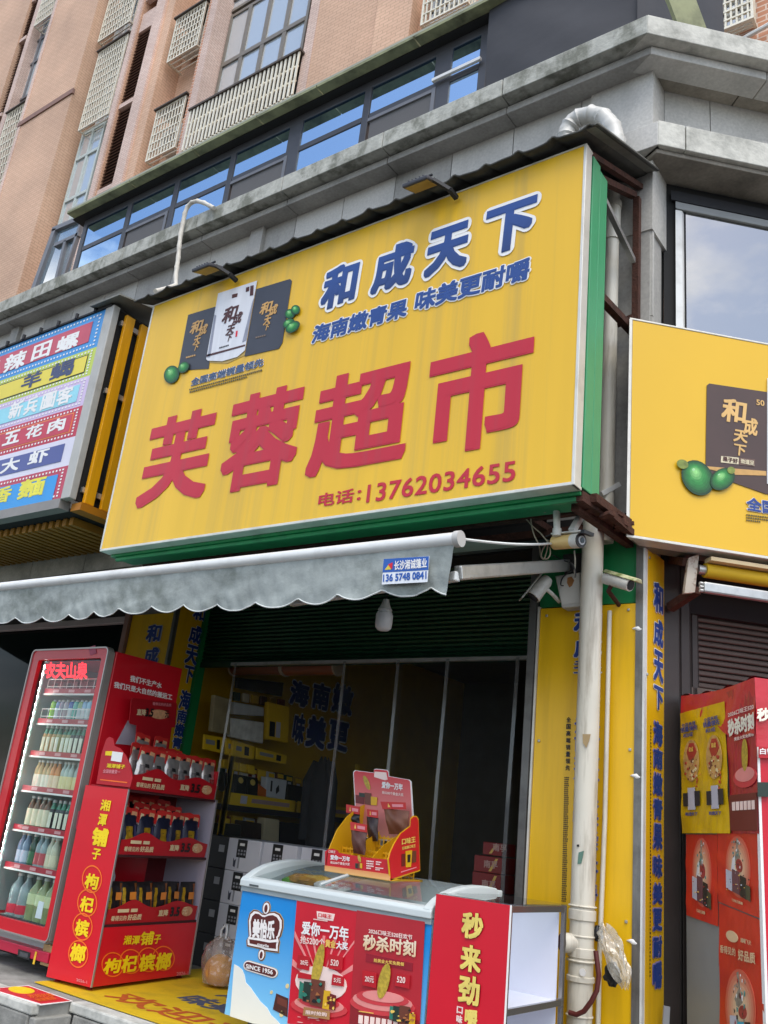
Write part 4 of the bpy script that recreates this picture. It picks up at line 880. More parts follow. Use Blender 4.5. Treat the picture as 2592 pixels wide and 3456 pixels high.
# ================================================================== steel frame carrying the sign
sf = thing('sign_bracket_frame', 'rusty angle iron frame carrying the yellow sign off the wall', 'bracket', (-2, 4.8, 3))
def B_(a, b, w=.05, m=rust, nm='bracket_bar', h=None): return MB().bar(a, b, w, h).build(nm, m, sf)
for x in (-5.9, -5.0, -4.1, -3.2, -2.5): B_((x, 4.35, 3.02), (x, 5.15, 3.04), .045)
for y in (4.62, 4.95): B_((-6.05, y, 3.0), (-1.98, y, 3.0), .05)
B_((-2.0, 4.32, 2.965), (-1.965, 5.15, 2.985), .06); B_((-1.955, 4.42, 2.985), (-1.925, 5.12, 2.99), .05); B_((-2.05, 4.40, 2.94), (-2.0, 5.1, 2.93), .05); B_((-1.93, 4.6, 2.95), (-1.91, 5.1, 2.92), .04)
for k in range(9): MB().obox((-1.965+random.uniform(-.05, .05), 4.5+.07*k, 2.955+random.uniform(-.03, .03)), (.03, 0, .008), (.005, .03, 0), (0, .004, .012)).build('rust_flake', rust, sf)
B_((-2.02, 4.35, 4.40), (-1.95, 5.16, 4.38), .05); B_((-1.99, 5.12, 5.55), (-1.985, 5.12, 3.0), .045); B_((-2.0, 5.10, 4.55), (-2.4, 5.10, 4.50), .04); B_((-2.02, 5.14, 5.60), (-2.02, 4.50, 5.28), .045)
B_((-1.985, 5.13, 4.47), (-1.90, 5.15, 4.50), .035)
B_((-2.05, 4.55, 5.28), (-2.0, 5.16, 4.98), .035, alu)
zk = Z(1700, 1600, .30139)
MB().bar(hA(*zk(930, 360), 4.75), hA(*zk(765, 640), 4.55), .035).build('brace', white_alu, sf); MB().bar(hA(*zk(1090, 225), 5.0), hA(*zk(1290, 115), 5.12), .03).build('brace', white_alu, sf)
MB().bar(hA(*zk(945, 280), 4.62), hA(*zk(1110, 410), 4.9), .03, .012).build('brace', alu, sf)
# sheet clutter under the sign
for k, (q, w) in enumerate((((1250, 1735), .12), ((1400, 1720), .15), ((900, 1800), .12), ((700, 1830), .1))):
    p = hA(*q, 4.8); MB().obox(p, (w*1.6, .05, .01), (0, .15, .03), (0, 0, .006)).build('scrap_sheet', mat('dull_scrap', '#6f6a66', .8, var=.3), sf)
# ================================================================== pipes
PY_ = 4.97
pc0 = hA(1982, 2500, PY_); pxx = pc0.x
dp = thing('downpipe', 'stained white downpipe standing in front of the yellow column', 'pipe', (pxx, PY_, 0))
ptop = hA(1992, 1735, PY_).z
MB().tube([(pxx, PY_, 0), (pxx, PY_, ptop)], .066, 24).build('pipe', pvc, dp, smooth=True)
for yp, hh, rr in ((3092, .055, .074), (3165, .012, .071), (3222, .05, .073), (3250, .012, .077), (3312, .03, .074), (3062, .01, .077), (3440, .012, .072)):
    z = hA(1975, yp, PY_-.066).z; MB().lathe([(rr-.004, -hh/2), (rr, -hh/2+.004), (rr, hh/2-.004), (rr-.004, hh/2)], 24, (pxx, PY_, z)).build('coupling', pvc, dp, smooth=True)
tz = hA(1930, 3185, PY_-.066).z
tdir = Vector((-.62, -.78, 0))
tb_ = Vector((pxx, PY_, tz))
MB().tube([tb_+tdir*.03, tb_+tdir*.115], .050, 18).build('tee_branch', pvc, dp, smooth=True)
MB().tube([tb_+tdir*.116, tb_+tdir*.12], .043, 18).build('tee_opening', mat('dark_red_opening', '#4a1f1a', .8), dp)
ds = PA(PY_-.068)
for q, m_ in ((((356, 905), (392, 905), (385, 935), (372, 966), (358, 945)), mat('peeled_paper', '#b59a70', .9, var=.2)), (((338, 1438), (362, 1430), (350, 1488), (333, 1490)), mat('torn_green_label', '#5f8272', .7)), (((330, 1402), (340, 1402), (340, 1412), (330, 1412)), black)):
    poly('label_scrap', ds, px(zw, q), m_, dp, .002)
zz7 = Z(1900, 2750, .417); poly('label_scrap', ds, [zz7(*q) for q in ell(160, 1275, 26, 34, -20)], white, dp, .003)
# thin conduit
tcx = hA(2046, 2500, 5.06).x
tcd = MB().tube([(tcx-.01, 5.06, 0), (tcx-.012, 5.06, .6), (tcx, 5.065, 1.3), (tcx+.004, 5.06, hA(2050, 2062, 5.06).z)], .0135, 10).build('conduit', pvc, None, smooth=True); tag(tcd, 'thin white plastic conduit running down the yellow column beside the downpipe', 'conduit')
# upper drain pipe behind the sign and the curved vent elbow
ux = hA(2062, 900, 5.08).x
up = thing('drain_pipe', 'white drain pipe rising behind the green end of the yellow sign', 'pipe', (ux, 5.08, 3))
MB().tube([(ux+.005, 5.08, 2.95), (ux, 5.08, hA(2075, 640, 5.08).z)], .052, 16).build('pipe', pvc, up, smooth=True)
zc_ = hA(2068, 685, 5.02).z; MB().tube([(ux, 5.08, zc_-.28), (ux, 5.08, zc_+.05)], .062, 16).build('socket', pvc, up, smooth=True); MB().tube([(ux, 5.08, zc_-.0), (ux, 5.08, zc_+.05)], .067, 16).build('coupling', pvc, up, smooth=True)
pe = [hA(*q, 4.86) for q in ((1916, 505), (1910, 470), (1916, 438), (1935, 410), (1962, 395), (1995, 388), (2028, 394), (2055, 415), (2072, 448), (2080, 490), (2086, 560))]
den = []
for a, b in zip(pe, pe[1:]):
    for k in range(4): den.append(a+(b-a)*k/4)
el = thing('vent_elbow', 'ribbed white vent elbow curving over the corner of the corrugated roof', 'pipe', tuple(pe[5]))
MB().tube(den, .066, 20, rs=[.064+(.010 if k % 5 == 0 else 0) for k in range(len(den))]).build('duct', mat('white_duct', '#c6c4bd', .4, var=.04, dirt='#5c5e4e', dirt_amt=.7, dirt_scale=6, dlo=.54, dhi=.72), el, smooth=True)
# flexible hose on the cornice
hp = [hA(x*.7836, y*.7836, 4.86-.0*k) for k, (x, y) in enumerate(((762, 1275), (757, 1230), (757, 1190), (762, 1150), (768, 1110), (772, 1060), (778, 1010), (788, 960), (796, 920), (808, 890), (826, 872), (850, 866), (880, 874), (905, 888), (930, 900)))]
hp[0].y = 4.6; hp[0].z -= .1
dn = []
for a, b in zip(hp, hp[1:]):
    for k in range(3): dn.append(a+(b-a)*k/3)
hs_ = MB().tube(dn, .022, 10, rs=[.022+(.004 if k % 3 == 0 else 0) for k in range(len(dn))]).build('flexible_hose', mat('hose_white', '#cfc9bd', .6, var=.08, dirt='#8a857a', dirt_amt=.5, dirt_scale=9), None, smooth=True); tag(hs_, 'thin white ribbed hose hanging over the cornice to the sign roof', 'hose')
# ================================================================== cameras, junction box, cables
def frame_from(d, up=(0, 0, 1)):
    d = Vector(d).normalized(); s_ = d.cross(Vector(up)).normalized(); return d, s_, s_.cross(d)
camw = mat('camera_white', '#d2cfc6', .4, var=.06, dirt='#8a8370', dirt_amt=.5, dirt_scale=14)
c1 = thing('security_camera', 'cream bullet security camera hanging from the sign on a short pole', 'camera', tuple(hA(1915, 1828, 4.55)), 'security cameras')
o = hA(1915, 1828, 4.55); d, s_, u_ = frame_from((.93, -.30, -.12))
def cyl_along(a, b, r, n=16): return MB().tube([a, b], r, n)
cyl_along(o-d*.10, o+d*.045, .042).build('body', mat('camera_cream', '#d9b876', .4, var=.05), c1, smooth=True)
cyl_along(o+d*.045, o+d*.10, .043).build('collar', camw, c1, smooth=True)
cyl_along(o+d*.10, o+d*.108, .042).build('front_ring', black, c1, smooth=True); cyl_along(o+d*.109, o+d*.113, .026).build('lens_ring', mat('lens_ring_grey', '#b9bcbc', .4), c1); cyl_along(o+d*.113, o+d*.117, .017).build('lens', mat('lens_black', '#0b0b0d', .1), c1)
MB().obox(o+u_*.046+d*.02, d*.125, s_*.04, u_*.005).build('sunshade', camw, c1, bevel=.004); MB().obox(o+u_*.040+d*.145, d*.015, s_*.04, u_*.01).build('sunshade_lip', black, c1)
cp = hA(1877, 1692, 4.5); MB().obox(cp, (.05, 0, 0), (0, .035, 0), (0, 0, .008)).build('mount_plate', camw, c1, bevel=.004)
MB().tube([cp, Vector((cp.x+.004, cp.y+.02, o.z+.06))], .02, 12).build('mount_pole', camw, c1, smooth=True); cyl_along(Vector((cp.x+.004, cp.y+.02, o.z+.03)), Vector((cp.x+.004, cp.y+.02, o.z+.075)), .026).build('mount_joint', camw, c1, smooth=True)
c2 = thing('security_camera', 'white security camera tilted down beside the junction box', 'camera', tuple(hA(1825, 1990, 4.9)), 'security cameras')
o = hA(1823, 1985, 4.88); d, s_, u_ = frame_from((-.42, -.35, -.80))
MB().tube([o-d*.085, o-d*.06, o+d*.02, o+d*.075], .045, 16, rs=[.03, .042, .045, .048]).build('body', camw, c2, smooth=True)
MB().obox(o+u_*.05+d*.01, d*.13, s_*.045, u_*.005).build('sunshade', mat('camera_shade_grey', '#a7a59c', .5, var=.1), c2, bevel=.004); cyl_along(o+d*.076, o+d*.08, .04).build('lens', mat('lens_black', '#0b0b0d', .1), c2)
w2 = hA(1887, 2030, 5.05); MB().tube([o+Vector((.03, .02, .0)), o+Vector((.05, .05, -.02)), w2], .013, 10).build('mount_arm', camw, c2, smooth=True)
c3 = thing('security_camera', 'mossy security camera on the green board right of the downpipe', 'camera', tuple(hA(2085, 1965, 4.92)), 'security cameras')
o = hA(2083, 1962, 4.92); d, s_, u_ = frame_from((.90, -.22, -.36))
mossy = mat('mossy_camera', '#b9b78c', .6, var=.15, scale=20, dirt='#5a6a22', dirt_amt=.8, dirt_scale=16, dlo=.46, dhi=.62)
MB().prism([o-d*.10+s_*.04+u_*.028, o-d*.10+s_*.02+u_*.05, o-d*.10-s_*.02+u_*.05, o-d*.10-s_*.04+u_*.028], d*.25).build('sunshade', mossy, c3, bevel=.004)
MB().tube([o-d*.09, o+d*.10], .038, 14).build('body', camw, c3, smooth=True); cyl_along(o+d*.101, o+d*.105, .03).build('lens', mat('lens_black', '#0b0b0d', .1), c3)
MB().tube([o-u_*.03-d*.03, o-u_*.07-d*.04, Vector((o.x-.06, 5.12, o.z-.10))], .014, 10).build('mount_arm', rust, c3, smooth=True)
jb = thing('junction_box', 'grey white junction box with a rust stain beside the downpipe', 'box', tuple(hA(1917, 1992, 5.02)))
jq = [hA(*zk(*q), 5.0) for q in ((572, 1140), (858, 1098), (862, 1478), (650, 1500))]
MB().prism(jq, (0, .09, 0)).build('housing', mat('box_grey_white', '#b3b1aa', .5, var=.08, dirt='#7d7a70', dirt_amt=.5, dirt_scale=8), jb, bevel=.006)
MB().prism([hA(*zk(*q), 4.997) for q in ((585, 1152), (846, 1112), (850, 1440), (655, 1462))], (0, .003, 0)).build('lid', mat('box_lid', '#bdbbb4', .5, var=.08), jb, bevel=.001)
poly('rust_stain', PA(4.996), px(zk, ((715, 1160), (760, 1150), (790, 1190), (765, 1250), (735, 1270), (710, 1220))), mat('rust_stain', '#9a6a3a', .8, var=.3), jb, .002)
def cable(pts, y, r, m, label):
    P = [hA(*zk(*q[:2]), q[2] if len(q) > 2 else y) for q in pts]; D = []
    for i in range(len(P)-1):
        p0, p1, p2, p3 = P[max(i-1, 0)], P[i], P[i+1], P[min(i+2, len(P)-1)]
        for k in range(6):
            t = k/6; D.append(.5*((2*p1)+(p2-p0)*t+(2*p0-5*p1+4*p2-p3)*t*t+(-p0+3*p1-3*p2+p3)*t**3))
    D.append(P[-1]); o = MB().tube(D, r, 6).build('cable', m, None, smooth=True); tag(o, label, 'cable', 'loose cables under the sign'); return o
cbl = mat('beige_cable', '#a79a84', .6, var=.1); cbk = mat('dark_cable', '#2b2a2c', .6)
LB = 'loose beige cable looping beside the bullet camera'
cable(((310, 380), (305, 470), (310, 560), (340, 680), (395, 800), (415, 920), (450, 950), (480, 860), (500, 760)), 4.6, .004, cbl, 'long beige cable hanging in a deep loop beside the bullet camera')
cable(((250, 500), (330, 590), (410, 660), (460, 720), (500, 760)), 4.6, .004, cbl, 'beige cable slanting down to the back of the bullet camera')
cable(((720, 200), (700, 260), (660, 320), (560, 390), (450, 430)), 4.5, .004, cbl, 'beige cable drooping from the sign edge past the mount plate')
cable(((500, 740), (430, 860), (425, 930), (480, 950), (520, 900), (515, 820)), 4.58, .004, cbl, 'small coil of beige cable below the bullet camera')
LD = 'thin dark cable hanging between the junction box and the bullet camera'
cable(((750, 1000), (780, 1070), (700, 1120), (650, 1180), (640, 1240), (670, 1250)), 4.98, .004, cbk, 'dark cable curling over the front of the junction box'); cable(((540, 900), (650, 960), (760, 1000), (800, 1080), (800, 1160)), 4.9, .004, cbk, 'dark cable sagging from the bullet camera to the junction box'); cable(((630, 600), (560, 660), (520, 680), (470, 700)), 4.55, .004, cbk, 'short dark cable on top of the bullet camera')
cable(((790, 860), (800, 980), (795, 1090), (805, 1165)), 4.96, .005, pvc, 'short white cable dropping into the junction box')
# hose and rubbish at the foot of the downpipe
zf_ = Z(1900, 2750, .417)
Ph = [hA(*zf_(*q), 4.87) for q in ((50, 1600), (110, 1618), (170, 1590), (230, 1510), (275, 1420), (290, 1300), (275, 1180), (265, 1100))]
ho = MB().tube(Ph, .013, 10).build('rubber_hose', mat('brown_hose', '#5a2420', .5, var=.1), None, smooth=True); tag(ho, 'brown rubber hose wrapped round the foot of the downpipe', 'hose')
bag = thing('plastic_bag', 'crumpled translucent plastic bag tied to the conduit on the yellow column', 'plastic bag', tuple(hA(*zf_(400, 1100), 4.96)))
bagm = glass('bag_film', (.95, .95, .93), .10, .22, body='#cfc9ba', body_amt=.34, bump=.45, bscale=14)
bt, bb = hA(*zf_(330, 900), 4.97), hA(*zf_(505, 1385), 4.93)
def bagf(u, v):
    c = bt+(bb-bt)*v; w = .014+.046*math.sin(math.pi*min(1, v*1.05))**.8+.008*math.sin(9*v); a = 2*math.pi*u
    k = 1+.18*math.sin(5*a+7*v)+.12*math.sin(9*a-11*v); return c+Vector((math.cos(a)*w*k, math.sin(a)*w*.6*k, .02*math.sin(3*a+9*v)))
MB().grid(bagf, 36, 24).build('film', bagm, bag, smooth=True)
for k, (q, sz) in enumerate((((400, 1290), .045), ((280, 960), .03))):
    p = hA(*zf_(*q), 5.0)
    def blob(u, v, p=p, sz=sz):
        a = 2*math.pi*u; b = math.pi*v; k_ = 1+.2*math.sin(4*a+3*b)+.15*math.sin(7*b); return p+Vector((math.cos(a)*math.sin(b)*sz*k_, math.sin(a)*math.sin(b)*sz*.6, math.cos(b)*sz*1.1*k_))
    MB().grid(blob, 16, 10).build('black_wrap', mat('black_plastic', '#1c1d20', .35, var=.2), bag, smooth=True)
# ================================================================== rolled awning of the corner shop
ra = thing('rolled_awning', 'rolled yellow awning with silver front bar under the corner sign', 'awning', tuple(PB(-6.95).hit(2400, 1940)))
p0, p1 = PB(-6.95).hit(2378, 1925), PB(-6.95).hit(2592, 1968); dB = (p1-p0).normalized(); dB = Vector((SQ, SQ, 0))
MB().tube([p0, p0+dB*2.2], .045, 16).build('roll', mat('yellow_roll', '#c9a20f', .7, var=.12, scale=3, stretch=(1, 1, 6)), ra, smooth=True)
MB().tube([p0-dB*.045, p0], .03, 14).build('roll_end', alu, ra, smooth=True)
MB().obox(p0+dB*1.1+Vector((.03, -.03, .055)), dB*1.1, Vector((SQ, -SQ, 0))*.04, Vector((0, 0, .012))).build('cover_lip', mat('cream_lip', '#c9b48a', .5), ra)
p2 = PB(-6.85).hit(2372, 1982); MB().obox(p2+dB*1.1, dB*1.1, Vector((SQ, -SQ, 0))*.02, Vector((0, 0, .034))).build('front_bar', alu, ra, bevel=.012)
for k in (-1, 0, 1): MB().tube([p2+Vector((0, 0, .022*k))-dB*.02, p2+Vector((0, 0, .022*k))+dB*.0], .011, 8).build('bar_end', alu, ra)
zp = Z(1700, 1800, .749)
MB().prism([PB(-6.92).hit(*zp(*q)) for q in ((835, 110), (880, 95), (862, 265), (815, 270))], Vector((-SQ, SQ, 0))*.03).build('bracket_plate', mat('rusty_white_plate', '#b5ab9c', .7, var=.12, dirt='#6a3418', dirt_amt=.9, dirt_scale=14, dlo=.46, dhi=.6), ra)
MB().bar(PB(-6.95).hit(*zp(870, 255)), PB(-7.28).hit(*zp(750, 335)), .05).build('bracket_arm', rust, ra); MB().bar(PB(-6.95).hit(*zp(825, 130)), PB(-7.28).hit(*zp(760, 120)), .05).build('bracket_arm', rust, ra)
# ================================================================== helpers for prints and packs
def rrect(u0, u1, v0, v1, r, n=5):
    o = []
    for cx, cy, a0 in ((u1-r, v1-r, 0), (u0+r, v1-r, 90), (u0+r, v0+r, 180), (u1-r, v0+r, 270)):
        for k in range(n+1): a = math.radians(a0+90*k/n); o.append((cx+r*math.cos(a), cy+r*math.sin(a)))
    return o
def ring(mb, pl, outer, inner, d):
    n = len(outer); P = lambda q, e: pl.p+pl.U*q[0]+pl.W*q[1]+pl.n*e
    vs = [P(q, d) for q in outer]+[P(q, d) for q in inner]+[P(q, 0) for q in outer]+[P(q, 0) for q in inner]; fs = []
    for k in range(n):
        j = (k+1) % n; fs += [[k, j, n+j, n+k], [2*n+k, 3*n+k, 3*n+j, 2*n+j], [k, 2*n+k, 2*n+j, j], [n+k, n+j, 3*n+j, 3*n+k]]
    return mb.add(vs, fs)
# ================================================================== drinks fridge
FY = 3.90
fr = thing('drinks_fridge', 'tall red glass door drinks fridge with lit shelves of bottles', 'fridge', (-5.8, 4.25, 0))
fx0, fx1 = -6.235, -5.300; ftop = 2.112
fred = mat('fridge_red', '#c40f20', .32, var=.04, coat=.2); fmag = mat('fridge_red_base', '#b51238', .35, var=.05); fin_ = mat('fridge_inner', '#aeb6b4', .5, var=.03); silv = mat('silver_trim', '#aaa6a2', .35, .6, var=.06)
zdb = hA(143, 3178, FY).z; zgb = hA(135, 3129, FY).z; zgt = hA(340, 2220, FY).z
gx0_, gx1_ = hA(130, 2219, FY).x, hA(341, 2219, FY).x
MB().box((fx1-.03, FY+.062, .07), (fx1, FY+.68, ftop-.02)).build('side_panel', fred, fr, bevel=.004)
MB().box((fx0, FY+.10, .07), (fx0+.03, FY+.68, ftop-.02)).build('side_panel', fred, fr, bevel=.004)
MB().box((fx0+.03, FY+.10, ftop-.06), (fx1-.03, FY+.68, ftop-.022)).build('top_panel', fred, fr)
MB().box((fx0+.03, FY+.64, .1), (fx1-.03, FY+.67, ftop-.06)).build('back_panel', fin_, fr)
MB().box((fx0+.03, FY+.10, zdb-.06), (fx1-.03, FY+.64, zgb-.02)).build('floor_panel', fin_, fr)
MB().box((fx0, FY+.03, .09), (fx1-.02, FY+.12, zdb-.06)).build('base_panel', fmag, fr, bevel=.005)
MB().box((fx1-.12, FY+.05, .07), (fx1-.0, FY+.10, zdb-.02)).build('hinge_block', mat('beige_hinge', '#a98a5a', .5, var=.1), fr)
fp_ = PA(FY+.03)
poly('display_window', fp_, [(63, 3203), (104, 3215), (100, 3241), (61, 3228)], black, fr, .004); poly('display_digits', fp_, [(70, 3211), (98, 3219), (95, 3233), (68, 3226)], mat('dim_display', '#4a4a4e', .3), fr, .006)
poly('yellow_sticker', fp_, [(121, 3211), (126, 3213), (117, 3255), (111, 3253)], mat('sticker_yellow', '#e6b92a', .4), fr, .004)
for x in (fx0+.08, fx1-.08):
    for y in (FY+.16, FY+.58): MB().lathe([(.022, 0), (.026, .01), (.012, .03), (.012, .08)], 10, (x, y, 0)).build('foot', mat('foot_tan', '#b59a62', .6), fr, smooth=True)
MB().box((fx0+.02, FY+.2, .04), (fx1-.02, FY+.6, .09)).build('compressor_base', blackm, fr)
door = MB(); pd = Pl((0, FY+.055, 0), (1, 0, 0))
ring(door, pd, rrect(fx0+.004, fx1-.022, zdb+.004, ftop-.004, .035), rrect(gx0_, gx1_, zgb, zgt, .02), .05)
dr_ = door.build('door', fred, fr)
rim = MB(); ring(rim, Pl((0, FY+.05, 0), (1, 0, 0)), rrect(fx0-.004, fx1-.014, zdb-.004, ftop+.004, .042), rrect(fx0+.006, fx1-.024, zdb+.006, ftop-.006, .033), .054); rim.build('door_trim', silv, dr_)
MB().box((fx1-.03, FY+.008, zdb+.01), (fx1-.012, FY+.058, ftop-.03)).build('door_edge', mat('door_edge_grey', '#8f8a84', .45, .3, var=.05), dr_)
MB().box((gx0_-.002, FY+.03, zgb-.002), (gx1_+.002, FY+.036, zgt+.002)).build('pane', glass('fridge_glass', (.93, .97, .96), .02, .02), dr_)
inn = MB(); ring(inn, Pl((0, FY+.058, 0), (1, 0, 0)), rrect(gx0_-.004, gx1_+.004, zgb-.004, zgt+.004, .02), rrect(gx0_+.006, gx1_-.01, zgb+.008, zgt-.008, .015), .02); inn.build('gasket', mat('dark_gasket', '#2c2f30', .6), dr_)
fp2 = PA(FY+.004)
poly('door_badge', fp2, [(300, 2185), (322, 2178), (327, 2205), (305, 2212)], mat('purple_badge', '#a8405c', .5, var=.3, scale=40), dr_, .003)
zfl = Z(0, 2130, .27125)
ledr = mat('red_lit_letters', '#ff1a28', .4, var=0, emit='#ff0a1c', emit_s=1.6)
textpx('农夫山泉', PA(FY+.062), zfl(560, 588), zfl(1090, 600), zfl(575, 385), ledr, fr, bold=.03, lift=.004, shear=0)
led = mat('cold_led', '#ffffff', .3, var=0, emit='#dff6f2', emit_s=30)
n_ = 30
for k in range(n_):
    z = zgb+.06+(zgt-zgb-.1)*k/(n_-1); MB().obox((gx0_-.020, FY+.068, z), (.013, 0, 0), (0, .004, 0), (0, 0, .010)).build('led', led, fr)
MB().box((gx0_-.042, FY+.074, zgb+.03), (gx0_-.010, FY+.09, zgt-.02)).build('led_strip', mat('led_backing', '#d6e6e2', .3), fr)
MB().box((fx0+.031, FY+.1, zgb), (fx0+.034, FY+.64, ftop-.06)).build('liner', mat('mirror_liner', '#c9d2cf', .25, .5, var=.04), fr); MB().box((fx1-.034, FY+.1, zgb), (fx1-.031, FY+.64, ftop-.06)).build('liner', MATS['mirror_liner'], fr)
# side slogan
psd = PX(fx1+.001); zl2 = Z(0, 2000, .6584)
textpx('我们不生产水', psd, zl2(664, 455), zl2(826, 493), zl2(668, 423), white, fr, bold=.025, lift=.003); textpx('我们只是大自然的搬运工', psd, zl2(582, 487), zl2(880, 552), zl2(585, 455), white, fr, bold=.025, lift=.003)
poly('side_graphic', psd, px(zl2, ((655, 655), (705, 680), (698, 785), (592, 775))), mat('lilac_grey_print', '#a9a4ac', .4), fr, .003); poly('side_graphic', psd, px(zl2, ((402, 1120), (450, 1115), (440, 1180), (410, 1280), (388, 1205))), mat('pink_print', '#e0566e', .4), fr, .003)
# shelves
sh_z = []
for q in ((320, 2331), (293, 2436), (264, 2550), (239, 2673), (205, 2810), (173, 2943)):
    sh_z.append(hA(*q, FY+.13).z)
sxa, sxb = gx0_+.0, fx1-.04; SXV = -5.615
for z in sh_z:
    s_ = MB().box((sxa, FY+.14, z-.012), (sxb, FY+.62, z-.004)).build('shelf', mat('white_wire_shelf', '#c9cdca', .4, .2, var=.03), fr)
    MB().box((sxa-.02, FY+.125, z-.022), (sxb, FY+.138, z+.014)).build('price_rail', mat('price_rail_red', '#a8162c', .4, var=.1), s_); MB().box((sxa-.02, FY+.121, z-.034), (sxb, FY+.139, z-.0225)).build('rail_edge', white, s_)
    for k in range(4): MB().box((sxa+.10+.19*k, FY+.1225, z-.014), (sxa+.17+.19*k, FY+.1245, z+.006)).build('price_tag', mat('pale_tag', '#cf8f94', .4), s_)
for z in sh_z[:2]:
    w_ = MB()
    for hh in (.03, .085): w_.tube([(sxa, FY+.132, z+hh), (sxb, FY+.132, z+hh)], .003, 5)
    for k in range(11): x = sxa+(sxb-sxa)*k/10; w_.tube([(x, FY+.132, z), (x, FY+.132, z+.086)], .0025, 5)
    w_.build('wire_guard', white_alu, fr)
# ---- bottles, each a thing of its own
def bottle(name, label, cat, kind, prof, lab, cap, mb_, ml, mc, group):
    t = bpy.data.objects.new(name, None); COL.objects.link(t); BASE[t.name] = Vector((0, 0, 0)); tag(t, label, cat, group)
    MB().lathe(prof, 12).build('body', mb_, t, smooth=True)
    if lab: MB().lathe([(lab[2]-.002, lab[0]), (lab[2], lab[0]+.002), (lab[2], lab[1]-.002), (lab[2]-.002, lab[1])], 12).build('label_band', ml, t, smooth=True)
    if cap: MB().lathe([(cap[2], cap[0]), (cap[2], cap[1]-.003), (cap[2]-.003, cap[1])], 10).build('cap', mc, t, smooth=True)
    t.hide_render = False; return t
def place(proto, spots, first=[True]):
    for i, p in enumerate(spots):
        if i == 0: proto.location = p
        else: dup(proto, None, p, (0, 0, random.uniform(0, 6)))
def bm(n, c, r=.18): return mat(n, c, r, var=.1, scale=20, coat=.3)
P500 = [(.022, 0), (.0255, .006), (.0255, .118), (.023, .14), (.012, .168), (.011, .185)]
Pcan = [(.021, 0), (.0248, .008), (.0248, .13), (.02, .145), (.018, .147)]
def row(z, a, b, n, y=FY+.19): return [(sxa+.015+(SXV-sxa-.015)*(a+(b-a)*(k+.5)/n), y+random.uniform(-.006, .006), z) for k in range(n)]
fw_ = [(q[0], q[1]) for q in P500]
z1 = sh_z[0]
pk = thing('snack_pack', 'dark red drink pack in the wire rack on the top fridge shelf', 'drink pack', (0, 0, 0), 'packs on the top fridge shelf'); MB().box((-.025, -.02, 0), (.025, .02, .075)).build('pack', mat('dark_red_pack', '#5a1c26', .4, var=.2), pk, bevel=.004); MB().box((-.020, -.022, .03), (.020, -.02, .06)).build('label_band', mat('dark_pack_label', '#2a1418', .4), pk)
place(pk, row(z1, .02, 1, 10))
z2 = sh_z[1]
cols = [('lime green', '#8cbf3a'), ('slate blue', '#6f86ad'), ('mauve grey', '#9a8c9a'), ('pinkish grey', '#a89aa0'), ('deep blue', '#2d4f9a'), ('teal', '#4fa89a'), ('olive and pale blue', '#8fa86f'), ('blue and white', '#8fb0d0'), ('pale blue', '#9cc4dc')]
for (nm, c), s_ in zip(cols, row(z2, .03, 1, 9)):
    b_ = bottle('drink_can', nm+' slim drink bottle on the second fridge shelf', 'bottle', 0, Pcan, (.02, .10, .0256), (.145, .16, .013), bm('can_'+c, c), bm('canl_'+c, '#c9d3d6' if 'blue' in nm else c), mat('cap_grey', '#c4c4c0', .4), 'bottles on the second fridge shelf'); b_.location = s_
z3 = sh_z[2]; capg = mat('cap_grey', '#c4c4c0', .4); neck = bm('green_neck', '#2f7a5c')
def teab(label, n, a, b, z, body, lab_, group, nk=True, hgt=.185, sc=1.0):
    prof = [(.022, 0), (.0255, .006), (.0255, .12), (.0225, .145), (.013, .17), (.012, .185)]
    t = bottle('tea_bottle', label, 'bottle', 0, prof, None, (.186, .205, .0145), body, None, capg, group)
    MB().lathe([(.0232, .143), (.020, .155), (.0138, .171), (.0138, .184)], 12).build('neck', neck if nk else body, t, smooth=True)
    for k in range(3): pass
    f_ = MB().add([(.0263*math.sin(a_), -.0263*math.cos(a_), z_) for z_ in (.018, .12) for a_ in [(-.8+.2*k) for k in range(9)]], [[k, k+1, 9+k+1, 9+k] for k in range(8)]); f_.build('label_band', lab_, t, smooth=True)
    rows = row(z, a, b, n); t.location = rows[0]
    for s_ in rows[1:]: dup(t, None, s_)
teab('amber tea bottle with green neck on the third fridge shelf', 3, .0, .33, z3, bm('amber_tea', '#a8864a'), bm('cream_label', '#d9d4b8', .4), 'tea bottles on the third fridge shelf')
teab('pale tea bottle with green neck on the third fridge shelf', 3, .33, .66, z3, bm('pale_tea', '#9a935a'), bm('ivory_label', '#dcdcc8', .4), 'tea bottles on the third fridge shelf')
teab('dark tea bottle with green neck on the third fridge shelf', 3, .66, .98, z3, bm('dark_tea', '#33271f'), bm('ivory_label', '#dcdcc8', .4), 'tea bottles on the third fridge shelf')
z4_ = sh_z[3]
for lab, n, a, b, c, lc in (('cream drink bottle with white wrapper on the fourth fridge shelf', 4, .0, .36, '#b59a62', '#dfd9c6'), ('orange juice bottle on the fourth fridge shelf', 2, .38, .58, '#c97a2a', '#e0c9a8'), ('clear drink bottle with yellow wrapper on the fourth fridge shelf', 4, .60, 1, '#9fb0a8', '#d9cf96')):
    b_ = bottle('juice_bottle', lab, 'bottle', 0, P500, (.012, .10, .0266), (.184, .20, .0135), bm('jb_'+c, c), bm('jl_'+lc, lc, .4), capg, 'bottles on the fourth fridge shelf'); place(b_, row(z4_, a, b, n))
z5 = sh_z[4]
big = [(q[0]*1.30, q[1]*1.08) for q in P500]
b_ = bottle('tea_bottle', 'large brown tea bottle on the fifth fridge shelf', 'bottle', 0, big, (.015, .13, .0338), (.198, .215, .018), bm('brown_tea', '#6a4a2a'), bm('cream_label', '#d9d4b8'), capg, 'bottles on the fifth fridge shelf'); place(b_, row(z5, .02, .5, 4, FY+.20))
